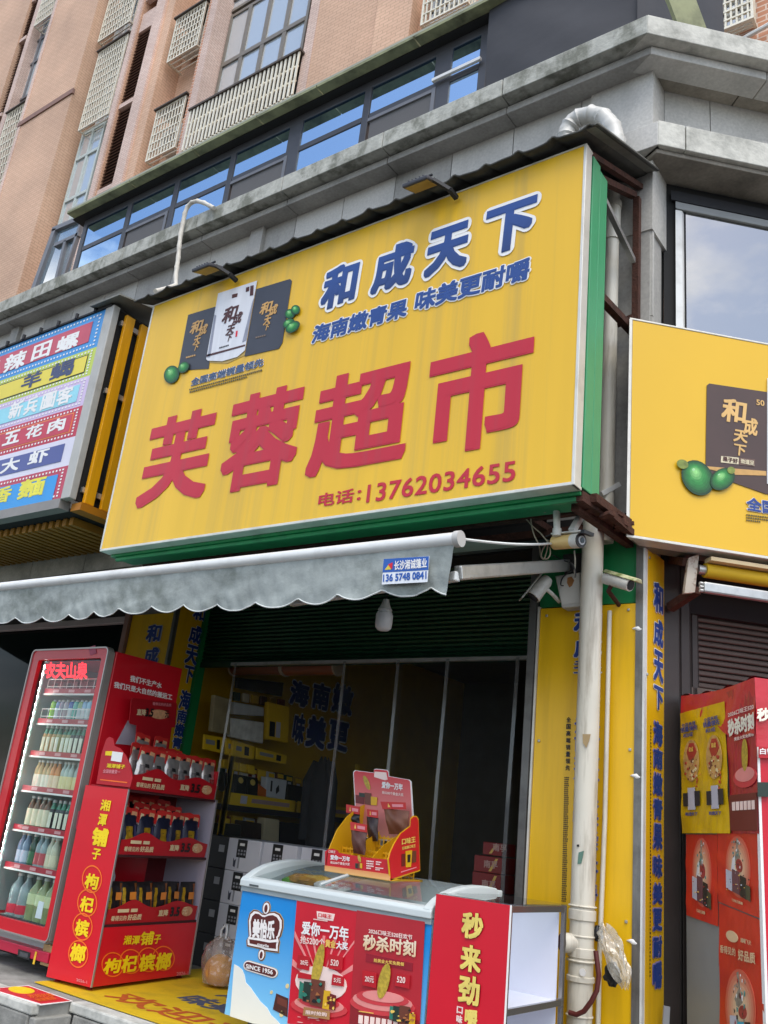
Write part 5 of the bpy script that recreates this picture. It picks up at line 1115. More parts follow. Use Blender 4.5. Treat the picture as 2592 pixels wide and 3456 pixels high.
teab('nearly black tea bottle with green neck on the fifth fridge shelf', 4, .55, 1, z5, bm('black_tea', '#1d1c1e'), bm('ivory_label', '#dcdcc8'), 'bottles on the fifth fridge shelf')
z6 = sh_z[5]
for lab, n, a, b, c, lc in (('clear water bottle with silver blue wrapper on the sixth fridge shelf', 2, -.02, .22, '#6f86a0', '#b9c4d6'), ('dark green bottle on the sixth fridge shelf', 1, .25, .36, '#1f4a34', '#2f6a44'), ('water bottle with blue and red wrapper on the sixth fridge shelf', 2, .40, .62, '#8fa4a8', '#b84a52'), ('white milk bottle on the sixth fridge shelf', 2, .66, .88, '#c9c9b0', '#d6d2b4')):
    b_ = bottle('drink_bottle', lab, 'bottle', 0, big, (.02, .10, .0338), (.198, .215, .018), bm('db_'+c, c), bm('dl_'+lc, lc, .4), capg if 'milk' not in lab else white, 'bottles on the sixth fridge shelf'); place(b_, row(z6, a, b, n, FY+.20))
jug = [(.046, 0), (.054, .01), (.055, .15), (.05, .19), (.022, .235), (.018, .26)]
b_ = bottle('drink_jug', 'big pale green drink jug on the fridge floor', 'bottle', 0, jug, (.10, .17, .0562), (.26, .28, .022), bm('jug_green', '#8f9a6a'), bm('jug_label', '#c9d3a4', .4), capg, 'jugs on the fridge floor'); place(b_, row(zgb-.018, .45, 1.02, 3, FY+.22))
b_ = bottle('drink_jug', 'clear water jug with red tray on the fridge floor', 'bottle', 0, jug, (.02, .08, .0562), (.26, .28, .022), bm('jug_clear', '#8a9a9c'), bm('jug_red', '#c4223c', .4), capg, 'jugs on the fridge floor'); place(b_, row(zgb-.018, .0, .4, 2, FY+.22))
poly('price_card', PA(FY+.05), [(133, 3040), (150, 3045), (139, 3102), (119, 3097)], mat('white_card', '#e2e6ee', .4), fr, .004)
# ================================================================== red snack stand (turned a little)
TH = math.radians(8.39); S0 = Vector((-4.883, 3.949, 0)); E1 = Vector((-math.sin(TH), math.cos(TH), 0)); E2 = Vector((-math.cos(TH), -math.sin(TH), 0)); LS, DS = .945, .375
stn = thing('snack_stand', 'red cardboard snack stand with three stocked trays beside the fridge', 'display stand', tuple(S0))
pF = Pl(S0, E1); pS = Pl(S0, -E2)     # front (faces the entrance), street side
sred_ = mat('stand_red', '#cf0f22', .33, var=.03, coat=.15); tray_red = mat('tray_red', '#b3121f', .45, var=.06)
def sbx(nm, a0, a1, d0, d1, z0, z1, m, par=None, bevel=0):
    q = [S0+E1*a+E2*d for a, d in ((a0, d0), (a1, d0), (a1, d1), (a0, d1))]
    return MB().hexa([p+Vector((0, 0, z0)) for p in q], [p+Vector((0, 0, z1)) for p in q]).build(nm, m, par or stn, bevel=bevel)
lilac = mat('lilac_inner', '#a9a0ad', .5, var=.04)
sbx('side_panel', 0, .012, 0, DS, .03, 1.18, sred_); sbx('side_panel', LS-.012, LS, 0, DS, .03, 1.18, lilac); sbx('back_panel', .012, LS-.012, DS-.012, DS, .03, 1.18, mat('stand_back', '#6a1018', .6, var=.1))
sbx('base', .012, LS-.012, .0, DS-.012, .03, .36, sred_)
for z in (.36, .77, 1.165): sbx('shelf', .012, LS-.012, .004, DS-.012, z, z+.015, mat('shelf_dark', '#3a1216', .6))
for a in (.0, LS-.012): sbx('corner_trim', a, a+.012, -.006, -.0005, .03, 1.18, silv)
for a in (.05, LS-.05):
    for d in (.05, DS-.05): MB().lathe([(.018, 0), (.02, .012), (.01, .02), (.01, .031)], 10, S0+E1*a+E2*d).build('caster', mat('caster_red', '#7a1a1a', .5), stn, smooth=True)
yink = mat('yellow_ink2', '#f0d012', .4); oline = mat('orange_ring', '#f0701e', .4)
zS = Z(0, 2580, .27125)
def vt(ch, x0, y0, x1, y1, m=yink, zf=zS, pl=pS, b=.03): textbox(ch, pl, zf(x0, (y0+y1)/2), zf(x1, (y0+y1)/2), zf((x0+x1)/2, y0), zf((x0+x1)/2, y1), m, stn, lift=.004, bold=b)
vt('湘', 1258, 440, 1380, 580); vt('潭', 1228, 612, 1335, 765); vt('铺', 1150, 790, 1350, 1020, b=.045); vt('子', 1150, 1045, 1260, 1185)
zT = Z(0, 2980, .28692)
def rings(cs, pl, zf, rx, ry, par):
    mbo = MB()
    for k, (cx, cy) in enumerate(cs):
        o_ = [zf(*q) for q in ell(cx, cy, rx, ry, 0, 28)]; i_ = [zf(*q) for q in ell(cx, cy, rx*.9, ry*.9, 0, 28)]
        O_ = [pl.hit(*q)+pl.n*(.0025+k*.0003) for q in o_]; I_ = [pl.hit(*q)+pl.n*(.0025+k*.0003) for q in i_]
        mbo.add(O_+I_, [[j, (j+1) % 28, 28+(j+1) % 28, 28+j] for j in range(28)])
    return mbo.build('ring_print', oline, par)
rings(((1085, -45), (1030, 235), (975, 515), (925, 835)), pS, zT, 118, 165, stn)
for ch, x0, y0, x1, y1 in (('枸', 1005, -110, 1165, 75), ('杞', 948, 160, 1110, 345), ('槟', 890, 430, 1055, 630), ('榔', 832, 715, 1015, 935)): vt(ch, x0, y0, x1, y1, zf=zT, b=.035)
textpx('2026-1', pS, zT(905, 1155), zT(1030, 1185), zT(905, 1120), mat('pink_ink', '#e08a90', .4), stn, bold=.015, lift=.004)
zU = Z(300, 2800, .30139)
rings(((265, 1510), (465, 1475), (665, 1455), (830, 1440)), pF, zU, 128, 140, stn)
for ch, x0, y0, x1, y1 in (('枸', 165, 1440, 350, 1610), ('杞', 365, 1405, 535, 1595), ('槟', 560, 1390, 735, 1580), ('榔', 745, 1375, 915, 1570)): vt(ch, x0, y0, x1, y1, zf=zU, pl=pF, b=.035)
for ch, x0, y0, x1, y1 in (('湘', 385, 1185, 470, 1285), ('潭', 478, 1185, 565, 1285), ('铺', 575, 1140, 720, 1290), ('子', 725, 1175, 800, 1275)): vt(ch, x0, y0, x1, y1, zf=zU, pl=pF)
textpx('2026-1', pF, zU(975, 1635), zU(1105, 1625), zU(978, 1595), MATS['pink_ink'], stn, bold=.015, lift=.004)
# trays with wavy fronts
def tray(z, h, nm):
    t = sbx('tray', .03, LS-.03, .012, .03, z, z+.03, tray_red)
    n = 40; lo = []; hi = []
    for k in range(n+1):
        u = k/n; a = .03+(LS-.06)*u; w = h*(.62+.38*(math.exp(-((u-.25)/.13)**2)*1.0+.75*math.exp(-((u-.75)/.16)**2)))
        lo.append(S0+E1*a+E2*.008+Vector((0, 0, z))); hi.append(S0+E1*a+E2*.0+Vector((0, 0, z+w)))
    MB().add(lo+hi+[p+E2*.004 for p in lo]+[p+E2*.004 for p in hi], [[k, k+1, n+1+k+1, n+1+k] for k in range(n)]+[[2*n+2+k, 3*n+3+k, 3*n+4+k, 2*n+3+k] for k in range(n)]+[[n+1+k, n+2+k, 3*n+4+k, 3*n+3+k] for k in range(n)]).build('tray_front', tray_red, t)
    sbx('tray_floor', .03, LS-.03, .03, DS-.02, z, z+.006, tray_red, t)
    ptr = Pl(S0+E2*.003, E1); cr_ = mat('cream_ink', '#d9c39a', .5, var=.1)
    def T(s_, a0, a1, z0, z1, m=cr_, b=.02): lettering(s_, S0+E1*a0+Vector((0, 0, z+z0))-E2*.004, E1*(a1-a0), Vector((0, 0, z1-z0)), ptr.n, m, t, bold=b, lift=.002)
    T('看得见的', .06, .20, .02, .05); T('好品质', .21, .34, .02, .055, b=.03)
    T('直降', .50, .60, .035, .075, b=.03); T('3.5', .62, .72, .03, .09, black, .04); T('元', .75, .80, .04, .085)
    for a_, w in ((.16, .05), (.26, .03)):
        MB().obox(S0+E1*a_-E2*.006+Vector((0, 0, z+.078)), E1*w, Vector((0, 0, .010)), E2*.001).build('logo_print', cr_, t)
    MB().add([S0+E1*(.80+.06*math.cos(k*.5236))-E2*.0055+Vector((0, 0, z+.06+.032*math.sin(k*.5236))) for k in range(12)], [list(range(12))]).build('logo_print', mat('peach_print', '#cf9a70', .5, var=.25, scale=40), t)
    return t
tray(.376, .14, 'a'); tray(.786, .14, 'b'); tray(1.182, .15, 'c')
# left wing and header card of the top tray
wing = [(0, 0), (.0, .19), (.0, .0)]
pw = pS
zh4 = Z(300, 2380, .27729)
MB().prism([pS.hit(*zh4(*q)) for q in ((90, 955), (150, 600), (195, 460), (215, 405), (255, 385), (295, 405), (312, 495), (380, 525), (450, 610), (505, 740), (530, 880), (500, 1000))], E1*.008).build('tray_wing', tray_red, stn, tri=True)
for a, z0, z1, nm in ((.0, 1.182, 1.38, 'r'),): sbx('tray_wing', LS-.03, LS-.022, .01, .3, z0, z1, tray_red)
textpx('湘潭铺子', pS, zh4(218, 760), zh4(440, 778), zh4(228, 708), yink, stn, bold=.03, lift=.003); textpx('全国销量第一', pS, zh4(172, 825), zh4(380, 838), zh4(182, 778), MATS['pink_ink'], stn, bold=.02, lift=.003)
poly('label_print', pS, px(zh4, ((290, 562), (418, 578), (395, 695), (270, 675))), white, stn, .003); poly('label_print', pS, px(zh4, ((205, 560), (290, 560), (280, 615), (200, 610))), yink, stn, .002); poly('line_print', pS, px(zh4, ((140, 900), (470, 935), (465, 950), (138, 912))), oline, stn, .002)
HB = .30
ph0 = Pl(S0+E2*HB, E1)
MB().prism([ph0.hit(*zl2(*q)) for q in ((682, 540), (905, 566), (908, 575), (897, 690), (880, 692), (862, 830), (690, 840), (702, 682), (668, 672), (664, 660), (674, 548))], E2*.006).build('header_card', mat('header_red', '#a3121d', .4, var=.05), stn, tri=True)
ph = Pl(S0+E2*(HB-.001), E1); zhd = Z(300, 2380, .36166*.7666)
phh = Pl(S0+E2*(HB-.001), E1)
def HT(s_, bl, br, tl, m, b=.03): textpx(s_, phh, zl2(*bl), zl2(*br), zl2(*tl), m, stn, bold=b, lift=.003)
HT('直降', (698, 628), (745, 632), (702, 595), MATS['cream_ink']); HT('3.5', (742, 635), (782, 637), (748, 592), black, .045); HT('元', (842, 642), (866, 644), (844, 602), brown); HT('看得见的好品质', (780, 577), (876, 585), (781, 561), MATS['pink_ink'], .02)
poly('logo_print', phh, [zl2(*q) for q in ell(815, 624, 48, 24, 5)], MATS['peach_print'], stn, .002)
# pouches
def pouch_proto(label, body, motif, group, hdr=True, patches=()):
    t = thing('snack_pouch', label, 'pouch', (0, 0, 0), group)
    def pf(u, v, o=0):
        x = u*2-1; w = .060*(1+.03*math.sin(5*v)); th = .030*(1-v)**.5*min(1, .35+v*4)*(1-x*x)**.5 if v < 1 else 0
        return Vector((x*w, -th-.002-o+.0035*math.sin(11*x+6*v)*(1-v)+.002*math.sin(27*v+4*x), .165*v))
    def pb_(u, v):
        p = pf(1-u, v); return Vector((p.x, -p.y*.5+.001, p.z))
    MB().grid(pf, 14, 12).grid(pb_, 10, 8).build('body', body, t, smooth=True)
    for u0, u1, v0, v1, m_ in patches:
        MB().grid(lambda u, v: pf(u0+(u1-u0)*u, v0+(v1-v0)*v, .0012), 6, 6).build('print', m_, t, smooth=True)
    if hdr:
        MB().prism([(-.062, -.005, .128), (.062, -.005, .128), (.062, -.005, .180), (.05, -.005, .190), (.01, -.005, .188), (-.02, -.005, .194), (-.055, -.005, .19), (-.062, -.005, .182)], (0, .003, 0)).build('header_card', mat('header_card_red', '#c22a26', .45, var=.08), t)
        MB().prism([(.012, -.0056, .142), (.05, -.0056, .140), (.052, -.0056, .172), (.016, -.0056, .176)], (0, .0005, 0)).build('header_print', MATS['peach_print'], t); MB().prism([(-.02, -.0056, .146), (.01, -.0056, .143), (.008, -.0056, .170), (-.014, -.0056, .168)], (0, .0005, 0)).build('header_print', black, t); MB().prism([(-.052, -.0056, .146), (-.024, -.0056, .146), (-.026, -.0056, .168), (-.05, -.0056, .172)], (0, .0005, 0)).build('header_print', MATS['cream_ink'], t)
        MB().prism([(-.062, -.0055, .120), (.062, -.0055, .120), (.062, -.0055, .1275), (-.062, -.0055, .1275)], (0, .001, 0)).build('seal_strip', mat('seal_silver', '#d3cfca', .3, .5, var=.1), t)
    return t
def prow(proto, a0, a1, n, d, z, jit=.006, rown='front row'):
    first = not getattr(proto, 'used', False)
    for k in range(n):
        a = a0+(a1-a0)*(k+.5)/n; p = S0+E1*a+E2*(d+random.uniform(-jit, jit))+Vector((0, 0, z)); rot = (random.uniform(-.10, .02), random.uniform(-.05, .05), math.pi/2+TH+random.uniform(-.12, .12))
        if k == 0 and proto.name not in USED: proto.location = p; proto.rotation_euler = rot; proto.scale = (1.3, 1.3, 1.42); USED.add(proto.name); LAB[proto.name] = proto['label']; proto['label'] = LAB[proto.name]+', '+rown
        else: dup(proto, None, tuple(p), rot, LAB[proto.name]+', '+rown)
USED = set(); LAB = {}
foil = mat('silver_foil', '#c4bdb8', .28, .7, var=.25, scale=14); fol_m = mat('foil_red_motif', '#8a3a30', .4, var=.3, scale=50)
navyp = mat('navy_pouch', '#1e2034', .35, .2, var=.2, scale=14); goldm = mat('gold_motif', '#c9a02a', .3, .6, var=.35, scale=40); blkp = mat('black_gold_pouch', '#221d1e', .35, .2, var=.2, scale=14); orm = mat('copper_motif', '#a8622a', .35, .5, var=.35, scale=40)
pr = pouch_proto('silver foil snack pouch with red header on the top tray', foil, None, 'pouches on the top tray of the red stand', True, ((.12, .40, .18, .66, mat('pouch_grey_print', '#6f6a68', .4, var=.4, scale=60)), (.48, .88, .12, .55, mat('pouch_red_print', '#93403a', .4, var=.4, scale=45)), (.35, .62, .60, .70, black)))
prow(pr, .10, .92, 6, .055, 1.19); prow(pr, .12, .62, 4, .13, 1.215, rown='second row'); prow(pr, .2, .55, 2, .21, 1.29, rown='back row')
pr = pouch_proto('navy snack pouch with gold motif and red header on the middle tray', navyp, None, 'pouches on the middle tray of the red stand', True, ((.28, .66, .28, .66, goldm), (.36, .58, .08, .24, mat('pouch_olive_print', '#8a8a2a', .4, .3, var=.4, scale=60)), (.76, .95, .1, .7, mat('pouch_violet_sheen', '#4a4a72', .3, .3, var=.3, scale=30))))
prow(pr, .06, .84, 5, .055, .80); prow(pr, .06, .74, 4, .14, .835, rown='second row'); prow(pr, .08, .70, 4, .23, .87, rown='back row')
pr = pouch_proto('black snack pouch with copper motif on the lower tray', blkp, None, 'pouches on the lower tray of the red stand', False, ((.10, .24, .1, .85, goldm), (.78, .95, .05, .95, orm)))
MB().prism([(-.012, -.030, .088), (.034, -.028, .088), (.034, -.026, .12), (-.012, -.028, .12)], (0, .001, 0)).build('price_sticker', mat('orange_sticker', '#d9822a', .4), pr)
prow(pr, .05, .90, 6, .055, .385)
# white crumpled bag on the lower shelf
wb = thing('plastic_bag', 'small crumpled white bag on the lower shelf of the red stand', 'plastic bag', tuple(S0+E1*.12+E2*.18+Vector((0, 0, .45))))
cbg = S0+E1*.13+E2*.2+Vector((0, 0, .52))
def crum(u, v):
    a = 2*math.pi*u; b = math.pi*v; k_ = 1+.25*math.sin(5*a+4*b)+.2*math.sin(8*b+3*a); return cbg+Vector((math.cos(a)*math.sin(b)*.09*k_, math.sin(a)*math.sin(b)*.09*k_, math.cos(b)*.13*k_))
MB().grid(crum, 24, 16).build('film', mat('white_bag', '#b9bcbc', .5, var=.12), wb, smooth=True)
# ================================================================== floor mat and sticker
zm_ = mat('mat_yellow', '#d3ae10', .65, var=.10, scale=5, dirt='#7d6a28', dirt_amt=.6, dirt_scale=3.5, dlo=.5, dhi=.75)
mt = thing('floor_mat', 'yellow welcome mat with worn blue and red lettering in front of the shop', 'mat', (-4, 4.5, 0))
MB().prism([(-5.25, 3.815, .0035), (-4.70, 3.80, .0035), (-2.4, 3.80, .0035), (-2.4, 5.40, .0035), (-5.28, 5.40, .0035)], (0, 0, .004)).build('sheet', zm_, mt)
pz = PZ(.0076)
wb_ = mat('worn_blue', '#4a5168', .6, var=.2, scale=30); wr_ = mat('worn_red', '#b5521e', .6, var=.2, scale=30)
def ftext(s_, x0, x1, y0, y1, m, b=.03): lettering(s_, (x0, y0, .0076), (x1-x0, 0, 0), (0, y1-y0, 0), (0, 0, 1), m, mt, bold=b, lift=.0005)
ftext('海南嫩青果', -4.52, -3.3, 4.62, 4.86, wb_, .035); ftext('味美更耐嚼', -4.55, -3.3, 4.30, 4.55, wb_, .035); ftext('欢迎光临', -4.76, -3.2, 3.93, 4.17, wr_, .02)
fs = thing('floor_sticker', 'red floor sticker with a yellow oval at the pavement edge', 'sticker', (-5.0, 3.6, 0))
pz2 = PZ(.003)
poly('sheet', pz2, [(-30, 3338), (95, 3329), (236, 3379), (139, 3389)], mat('sticker_red', '#c81f2e', .45, var=.08), fs, .003); poly('border', pz2, [(-34, 3337), (96, 3326), (246, 3379), (138, 3393)], white, fs, .0015)
poly('oval_print', pz2, [(28+45*math.cos(k*.4+.2)*1.0+44, 3344+11*math.sin(k*.4+.2)+.10*45*math.cos(k*.4+.2)) for k in range(16)], mat('yellow_ink2', '#f0d012'), fs, .005)
textpx('欢迎光临', pz2, (104, 3372), (188, 3366), (86, 3360), mat('orange_ring', '#f0701e'), fs, bold=.02, lift=.005); textpx('谢谢惠顾', pz2, (130, 3383), (196, 3376), (110, 3374), mat('orange_ring', '#f0701e'), fs, bold=.02, lift=.005)
# ================================================================== chest freezer
ZY = 3.939; zx0, zx1 = -3.742, -2.49
fz = thing('chest_freezer', 'chest freezer with blue front, white rim and glass lid at the entrance', 'freezer', (-3.1, 4.25, 0))
frw = mat('freezer_white', '#c9d0ce', .35, var=.03); fbl = gradmat('freezer_blue', '#7fc4ea', '#0b86d0', .12, .62)
MB().box((zx0, ZY+.004, .10), (zx1, 4.60, .735)).build('body', mat('freezer_side', '#aebcc6', .4, var=.03), fz, bevel=.006)
MB().box((zx0+.001, ZY, .102), (zx1, ZY+.0035, .733)).build('front_print', fbl, fz)
prof = [(ZY-.02, .735), (ZY-.02, .775), (ZY+.03, .790), (ZY+.03, .735)]
MB().prism([(zx0-.01, y, z) for y, z in ((ZY-.018, .737), (ZY-.018, .768), (ZY-.004, .784), (ZY+.035, .790), (ZY+.035, .737))], (zx1-zx0+.01, 0, 0)).build('front_rim', frw, fz, bevel=.004)
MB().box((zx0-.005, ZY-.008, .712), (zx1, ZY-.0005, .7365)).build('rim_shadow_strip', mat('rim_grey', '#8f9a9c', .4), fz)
pcx = PX(zx0); z7 = Z(650, 2650, .30139)
arc = [pcx.hit(*z7(*q)) for q in ((740, 1015), (870, 942), (1000, 903), (1150, 888), (1300, 890))]
capo = [Vector((zx0, ZY-.018, .742)), Vector((zx0, ZY-.012, .785))]
ys = [.06, .13, .22, .32, .42, .52, .62]; zs_ = [.825, .852, .872, .885, .890, .888, .880]
capo += [Vector((zx0, ZY+a, b)) for a, b in zip(ys, zs_)] + [Vector((zx0, ZY+.66, .74))]
MB().prism(capo, (.05, 0, 0)).build('end_cap', frw, fz, bevel=.008, tri=True)
MB().prism([p+Vector((zx1-zx0-.05, 0, 0)) for p in capo], (.05, 0, 0)).build('end_cap', frw, fz, bevel=.008, tri=True)
MB().box((zx0, 4.575, .72), (zx1, 4.62, .87)).build('back_rim', frw, fz, bevel=.006)
def lidf(x0, x1, dz): return lambda u, v: Vector((x0+(x1-x0)*u, ZY+.035+.55*v, .792+(.082)*math.sin(math.pi/2*min(1, v*1.05))+dz))
lidg = glass('freezer_lid_glass', (.86, .9, .9), .05, .01, body='#7a8486', body_amt=.03)
MB().grid(lidf(zx0+.52, zx1-.05, .010), 2, 14).build('lid_pane', lidg, fz, smooth=True); MB().grid(lidf(zx0+.05, zx0+.62, -.004), 2, 14).build('lid_pane', lidg, fz, smooth=True)
lf = lidf(zx0+.52, zx1-.05, .012)
MB().tube([lf(0, k/14) for k in range(15)], .008, 6).build('lid_edge', frw, fz, smooth=True)
MB().box((zx0+.05, ZY+.04, .66), (zx1-.05, 4.57, .68)).build('frost_layer', mat('frost', '#4c5658', .6, var=.3, scale=16), fz)
MB().box((zx0+.05, ZY+.036, .68), (zx1-.05, ZY+.045, .735)).build('inner_wall', mat('inner_frost', '#5f6a6c', .5), fz)
poly('maker_mark', PA(ZY-.0185), [(843, 2983), (873, 2988), (872, 2994), (842, 2989)], mat('dark_mark', '#4a5254', .4), fz, .003)
for x in (zx0+.12, zx1-.12):
    for y in (ZY+.1, 4.5): MB().lathe([(.03, 0), (.035, .02), (.03, .06), (.02, .101)], 12, (x, y, .0)).build('caster', mat('caster_dark', '#2c2c2e', .5), fz, smooth=True)
pfz = PA(ZY); zF = Z(700, 2950, .3074)
milk = mat('milk_print', '#e6e4d8', .4, var=.03); logo_w = mat('logo_white', '#f0e9e4', .4, var=0); lbr = mat('logo_brown', '#5a1d18', .4, var=.04); lg = mat('logo_gold_line', '#b59a62', .4)
poly('milk_print', pfz, px(zF, ((297, 990), (340, 1012), (385, 1050), (410, 1110), (425, 1190), (480, 1250), (520, 1310), (585, 1400), (660, 1470), (700, 1545), (770, 1610), (800, 1646), (800, 1680), (500, 1640), (250, 1560), (262, 1440))), milk, fz, .003)
def sh(nm, pts, m, l): return poly(nm, pfz, px(zF, pts), m, fz, l)
crown = [(480, 440), (520, 405), (565, 412), (605, 445), (640, 450), (690, 430), (740, 425), (790, 450), (825, 510), (825, 590), (800, 680), (780, 700), (790, 740), (780, 800), (780, 850), (700, 840), (640, 830), (590, 810), (520, 795), (450, 780), (445, 720), (470, 680), (465, 600), (462, 510)]
def shrink(P, k):
    cx = sum(p[0] for p in P)/len(P); cy = sum(p[1] for p in P)/len(P); return [(cx+(x-cx)*k, cy+(y-cy)*k) for x, y in P]
sh('emblem_print', shrink(crown, 1.08), lg, .003); sh('emblem_print', shrink(crown, 1.05), lbr, .0045); sh('emblem_print', shrink(crown, .99), logo_w, .006); sh('emblem_print', shrink(crown, .87), lbr, .0075)
for cx, cy, s_, l in ((652, 375, 1, .003), (600, 885, .9, .003)):
    sh('emblem_print', ell(cx, cy, 46*s_, 78*s_, 6), lg, l); sh('emblem_print', ell(cx, cy, 42*s_, 73*s_, 6), lbr, l+.0015); sh('emblem_print', ell(cx, cy, 35*s_, 62*s_, 6), logo_w, l+.003); sh('emblem_print', ell(cx, cy+4, 17*s_, 44*s_, 6), lbr, l+.0045)
textpx('美怡乐', pfz, zF(505, 700), zF(748, 722), zF(515, 490), logo_w, fz, bold=.045, lift=.010)
sh('emblem_print', ((462, 690), (600, 705), (700, 725), (780, 715), (782, 745), (690, 752), (580, 730), (460, 712)), logo_w, .0095)
textpx('mayile', pfz, zF(560, 790), zF(685, 815), zF(566, 752), logo_w, fz, bold=.02, lift=.010)
def pill(P, m, l): poly('pill_print', pfz, [zF(*q) for q in P], m, fz, l)
def pillpts(x0, y0, x1, y1, h):
    o = []; ang = math.atan2(y1-y0, x1-x0)
    for k in range(9): a = ang+math.pi/2+math.pi*k/8; o.append((x0+h*math.cos(a), y0+h*math.sin(a)))
    for k in range(9): a = ang-math.pi/2+math.pi*k/8; o.append((x1+h*math.cos(a), y1+h*math.sin(a)))
    return o
pill(pillpts(455, 1005, 720, 1085, 58), lg, .003); pill(pillpts(455, 1005, 720, 1085, 54), logo_w, .0045); pill(pillpts(455, 1005, 720, 1085, 42), lbr, .006)
textpx('SINCE 1956', pfz, zF(432, 1034), zF(728, 1104), zF(436, 984), logo_w, fz, bold=.025, lift=.008)
sh('chocolate_print', ((760, 1310), (890, 1365), (880, 1570), (722, 1485)), mat('chocolate_print', '#4a241c', .35, var=.1), .003); sh('chocolate_print', ((775, 1345), (880, 1390), (878, 1470), (770, 1420)), mat('chocolate_light', '#6a3326', .35), .0045)
for cx, cy, r_ in ((705, 1298, 14), (880, 1230, 18), (818, 1535, 24)): sh('crumb_print', ell(cx, cy, r_, r_*1.5, 10), mat('almond_print', '#d9c48a', .5), .003)
def confetti(pr, u0, v0, u1, v1, pal, n, seed, l=.004, size=.05):
    """busy printed picture: many small flat shapes in the picture's own inks"""
    rnd = random.Random(seed)
    for mi_, c in enumerate(pal):
        for k in range(n//len(pal)):
            cx, cy = rnd.uniform(u0, u1), rnd.uniform(v0, v1); s_ = size*rnd.uniform(.4, 1.2); m_ = rnd.randint(3, 6); a0 = rnd.uniform(0, 6)
            pr('print', [(cx+s_*(u1-u0)*rnd.uniform(.6, 1.2)*math.cos(a0+6.283*i/m_), cy+s_*(v1-v0)*rnd.uniform(.6, 1.2)*math.sin(a0+6.283*i/m_)) for i in range(m_)], c, l+.0001*(k % 9)+.0009*mi_)
# ---------------- posters stuck on the freezer front
def poster_art(par, pl, M_, big, lines, blue_bottom=False):
    """M_ maps unit square (u right, v up) to photo pixels"""
    def p(nm, pts, m, l): return poly(nm, pl, [M_(*q) for q in pts], m, par, l)
    def t(s_, u0, v0, u1, v1, m, b=.03, l=.008): return textpx(s_, pl, M_(u0, v0), M_(u1, v0), M_(u0, v1), m, par, bold=b, lift=l)
    return p, t
pink_l = mat('poster_pink', '#e58a86', .4, var=.15, scale=8); pred = mat('poster_red', '#c8142a', .36, var=.06, scale=6); pdr = mat('poster_dark_red', '#8a1a22', .4, var=.06); corn = mat('corn_gold', '#b59a34', .4, var=.35, scale=70); pale = mat('poster_pale', '#f0d6cc', .4, var=.08, scale=9)
tealp = mat('teal_box_print', '#2d7a66', .4); brnp = mat('brown_box_print', '#6a3626', .4, var=.08); yelp = mat('yellow_box_print', '#d9a81c', .4); grp = mat('dark_green_box', '#24332a', .4)
po1 = thing('poster', 'red poster with white lettering and a golden ear stuck on the blue freezer front', 'poster', tuple(hA(1080, 3240, ZY)))
pp1 = PA(ZY-.004)
M1 = quadmap([zF(880, 1640), zF(1560, 1720), zF(1648, 398), zF(985, 288)])
p, t = poster_art(po1, pp1, M1, 0, 0)
p('sheet', ((0, 0), (1, 0), (1, 1), (0, 1)), pred, .002)
for a in range(9):
    an = math.radians(15+a*19); c = (.5, .33); r1 = .75
    p('ray_print', ((c[0]+.05*math.cos(an), c[1]+.05*math.sin(an)), (max(.01, min(.99, c[0]+r1*.8*math.cos(an-.035))), min(.75, c[1]+r1*math.sin(an-.035))), (max(.01, min(.99, c[0]+r1*.8*math.cos(an+.035))), min(.75, c[1]+r1*math.sin(an+.035)))), pink_l, .0035+a*.0002)
p('glow_print', ell(.5, .36, .42, .14), pale, .0058)
p('logo_plate', ((.36, .88), (.62, .88), (.64, .94), (.34, .94)), pale, .004)
t('口味王', .38, .895, .60, .93, red, .02)
t('爱你一万年', .13, .735, .90, .845, white, .028, .009); t('抢5200个', .12, .66, .52, .725, mat('poster_pale', '#f0d6cc'), .02, .009); t('黄金', .53, .66, .70, .725, gold, .03, .009); t('大奖', .71, .66, .90, .725, white, .03, .009)
for k, (cx, cy, rx, ry) in enumerate(((.5, .16, .46, .075), (.5, .185, .40, .062), (.5, .205, .33, .05))): p('podium_print', ell(cx, cy, rx, ry), (mat('podium_red', '#c93a40', .4), mat('podium_light', '#e08a84', .4))[k % 2], .0075+k*.0015)
p('corn_print', ell(.44, .50, .075, .19, -17), corn, .012)
for q in (((.10, .46), (.30, .45), (.31, .56), (.11, .57)), ((.62, .49), (.84, .49), (.84, .60), (.60, .61)), ((.68, .36), (.88, .36), (.88, .44), (.69, .45)), ((.13, .38), (.35, .38), (.35, .42), (.13, .43))): p('tag_print', q, MATS['poster_red'] if False else mat('tag_red', '#b5101f', .4), .0125)
for s_, a_, b_, c_, d_ in (('20元', .16, .49, .29, .53), ('520', .65, .52, .78, .57), ('5元', .72, .385, .84, .425)): t(s_, a_, b_, c_, d_, pale, .02, .015)
for k, (q, m_) in enumerate(((((.17, .22), (.27, .21), (.27, .34), (.17, .35)), tealp), (((.24, .20), (.40, .19), (.40, .36), (.24, .36)), grp), (((.36, .18), (.58, .165), (.58, .385), (.36, .39)), brnp), (((.57, .16), (.70, .155), (.68, .31), (.58, .31)), yelp), (((.68, .16), (.78, .16), (.78, .28), (.68, .29)), mat('maroon_box', '#6a1a1a', .4)))): p('product_print', q, m_, .0135+k*.001)
p('banner_print', ((.27, .085), (.70, .075), (.70, .145), (.28, .155)), mat('gold_banner', '#a87a4a', .4), .0185); t('限时抢购', .32, .098, .66, .132, pale, .02, .0205)
confetti(p, .62, .17, .77, .30, [brown, gold, MATS['maroon_box']], 12, 3, .0185, .16); confetti(p, .18, .2, .56, .37, [black, mat('tan_ink', '#a8683a', .4), tealp], 15, 4, .0185, .10); confetti(p, .06, .02, .95, .07, [pink_l, pale], 10, 5, .004, .05)
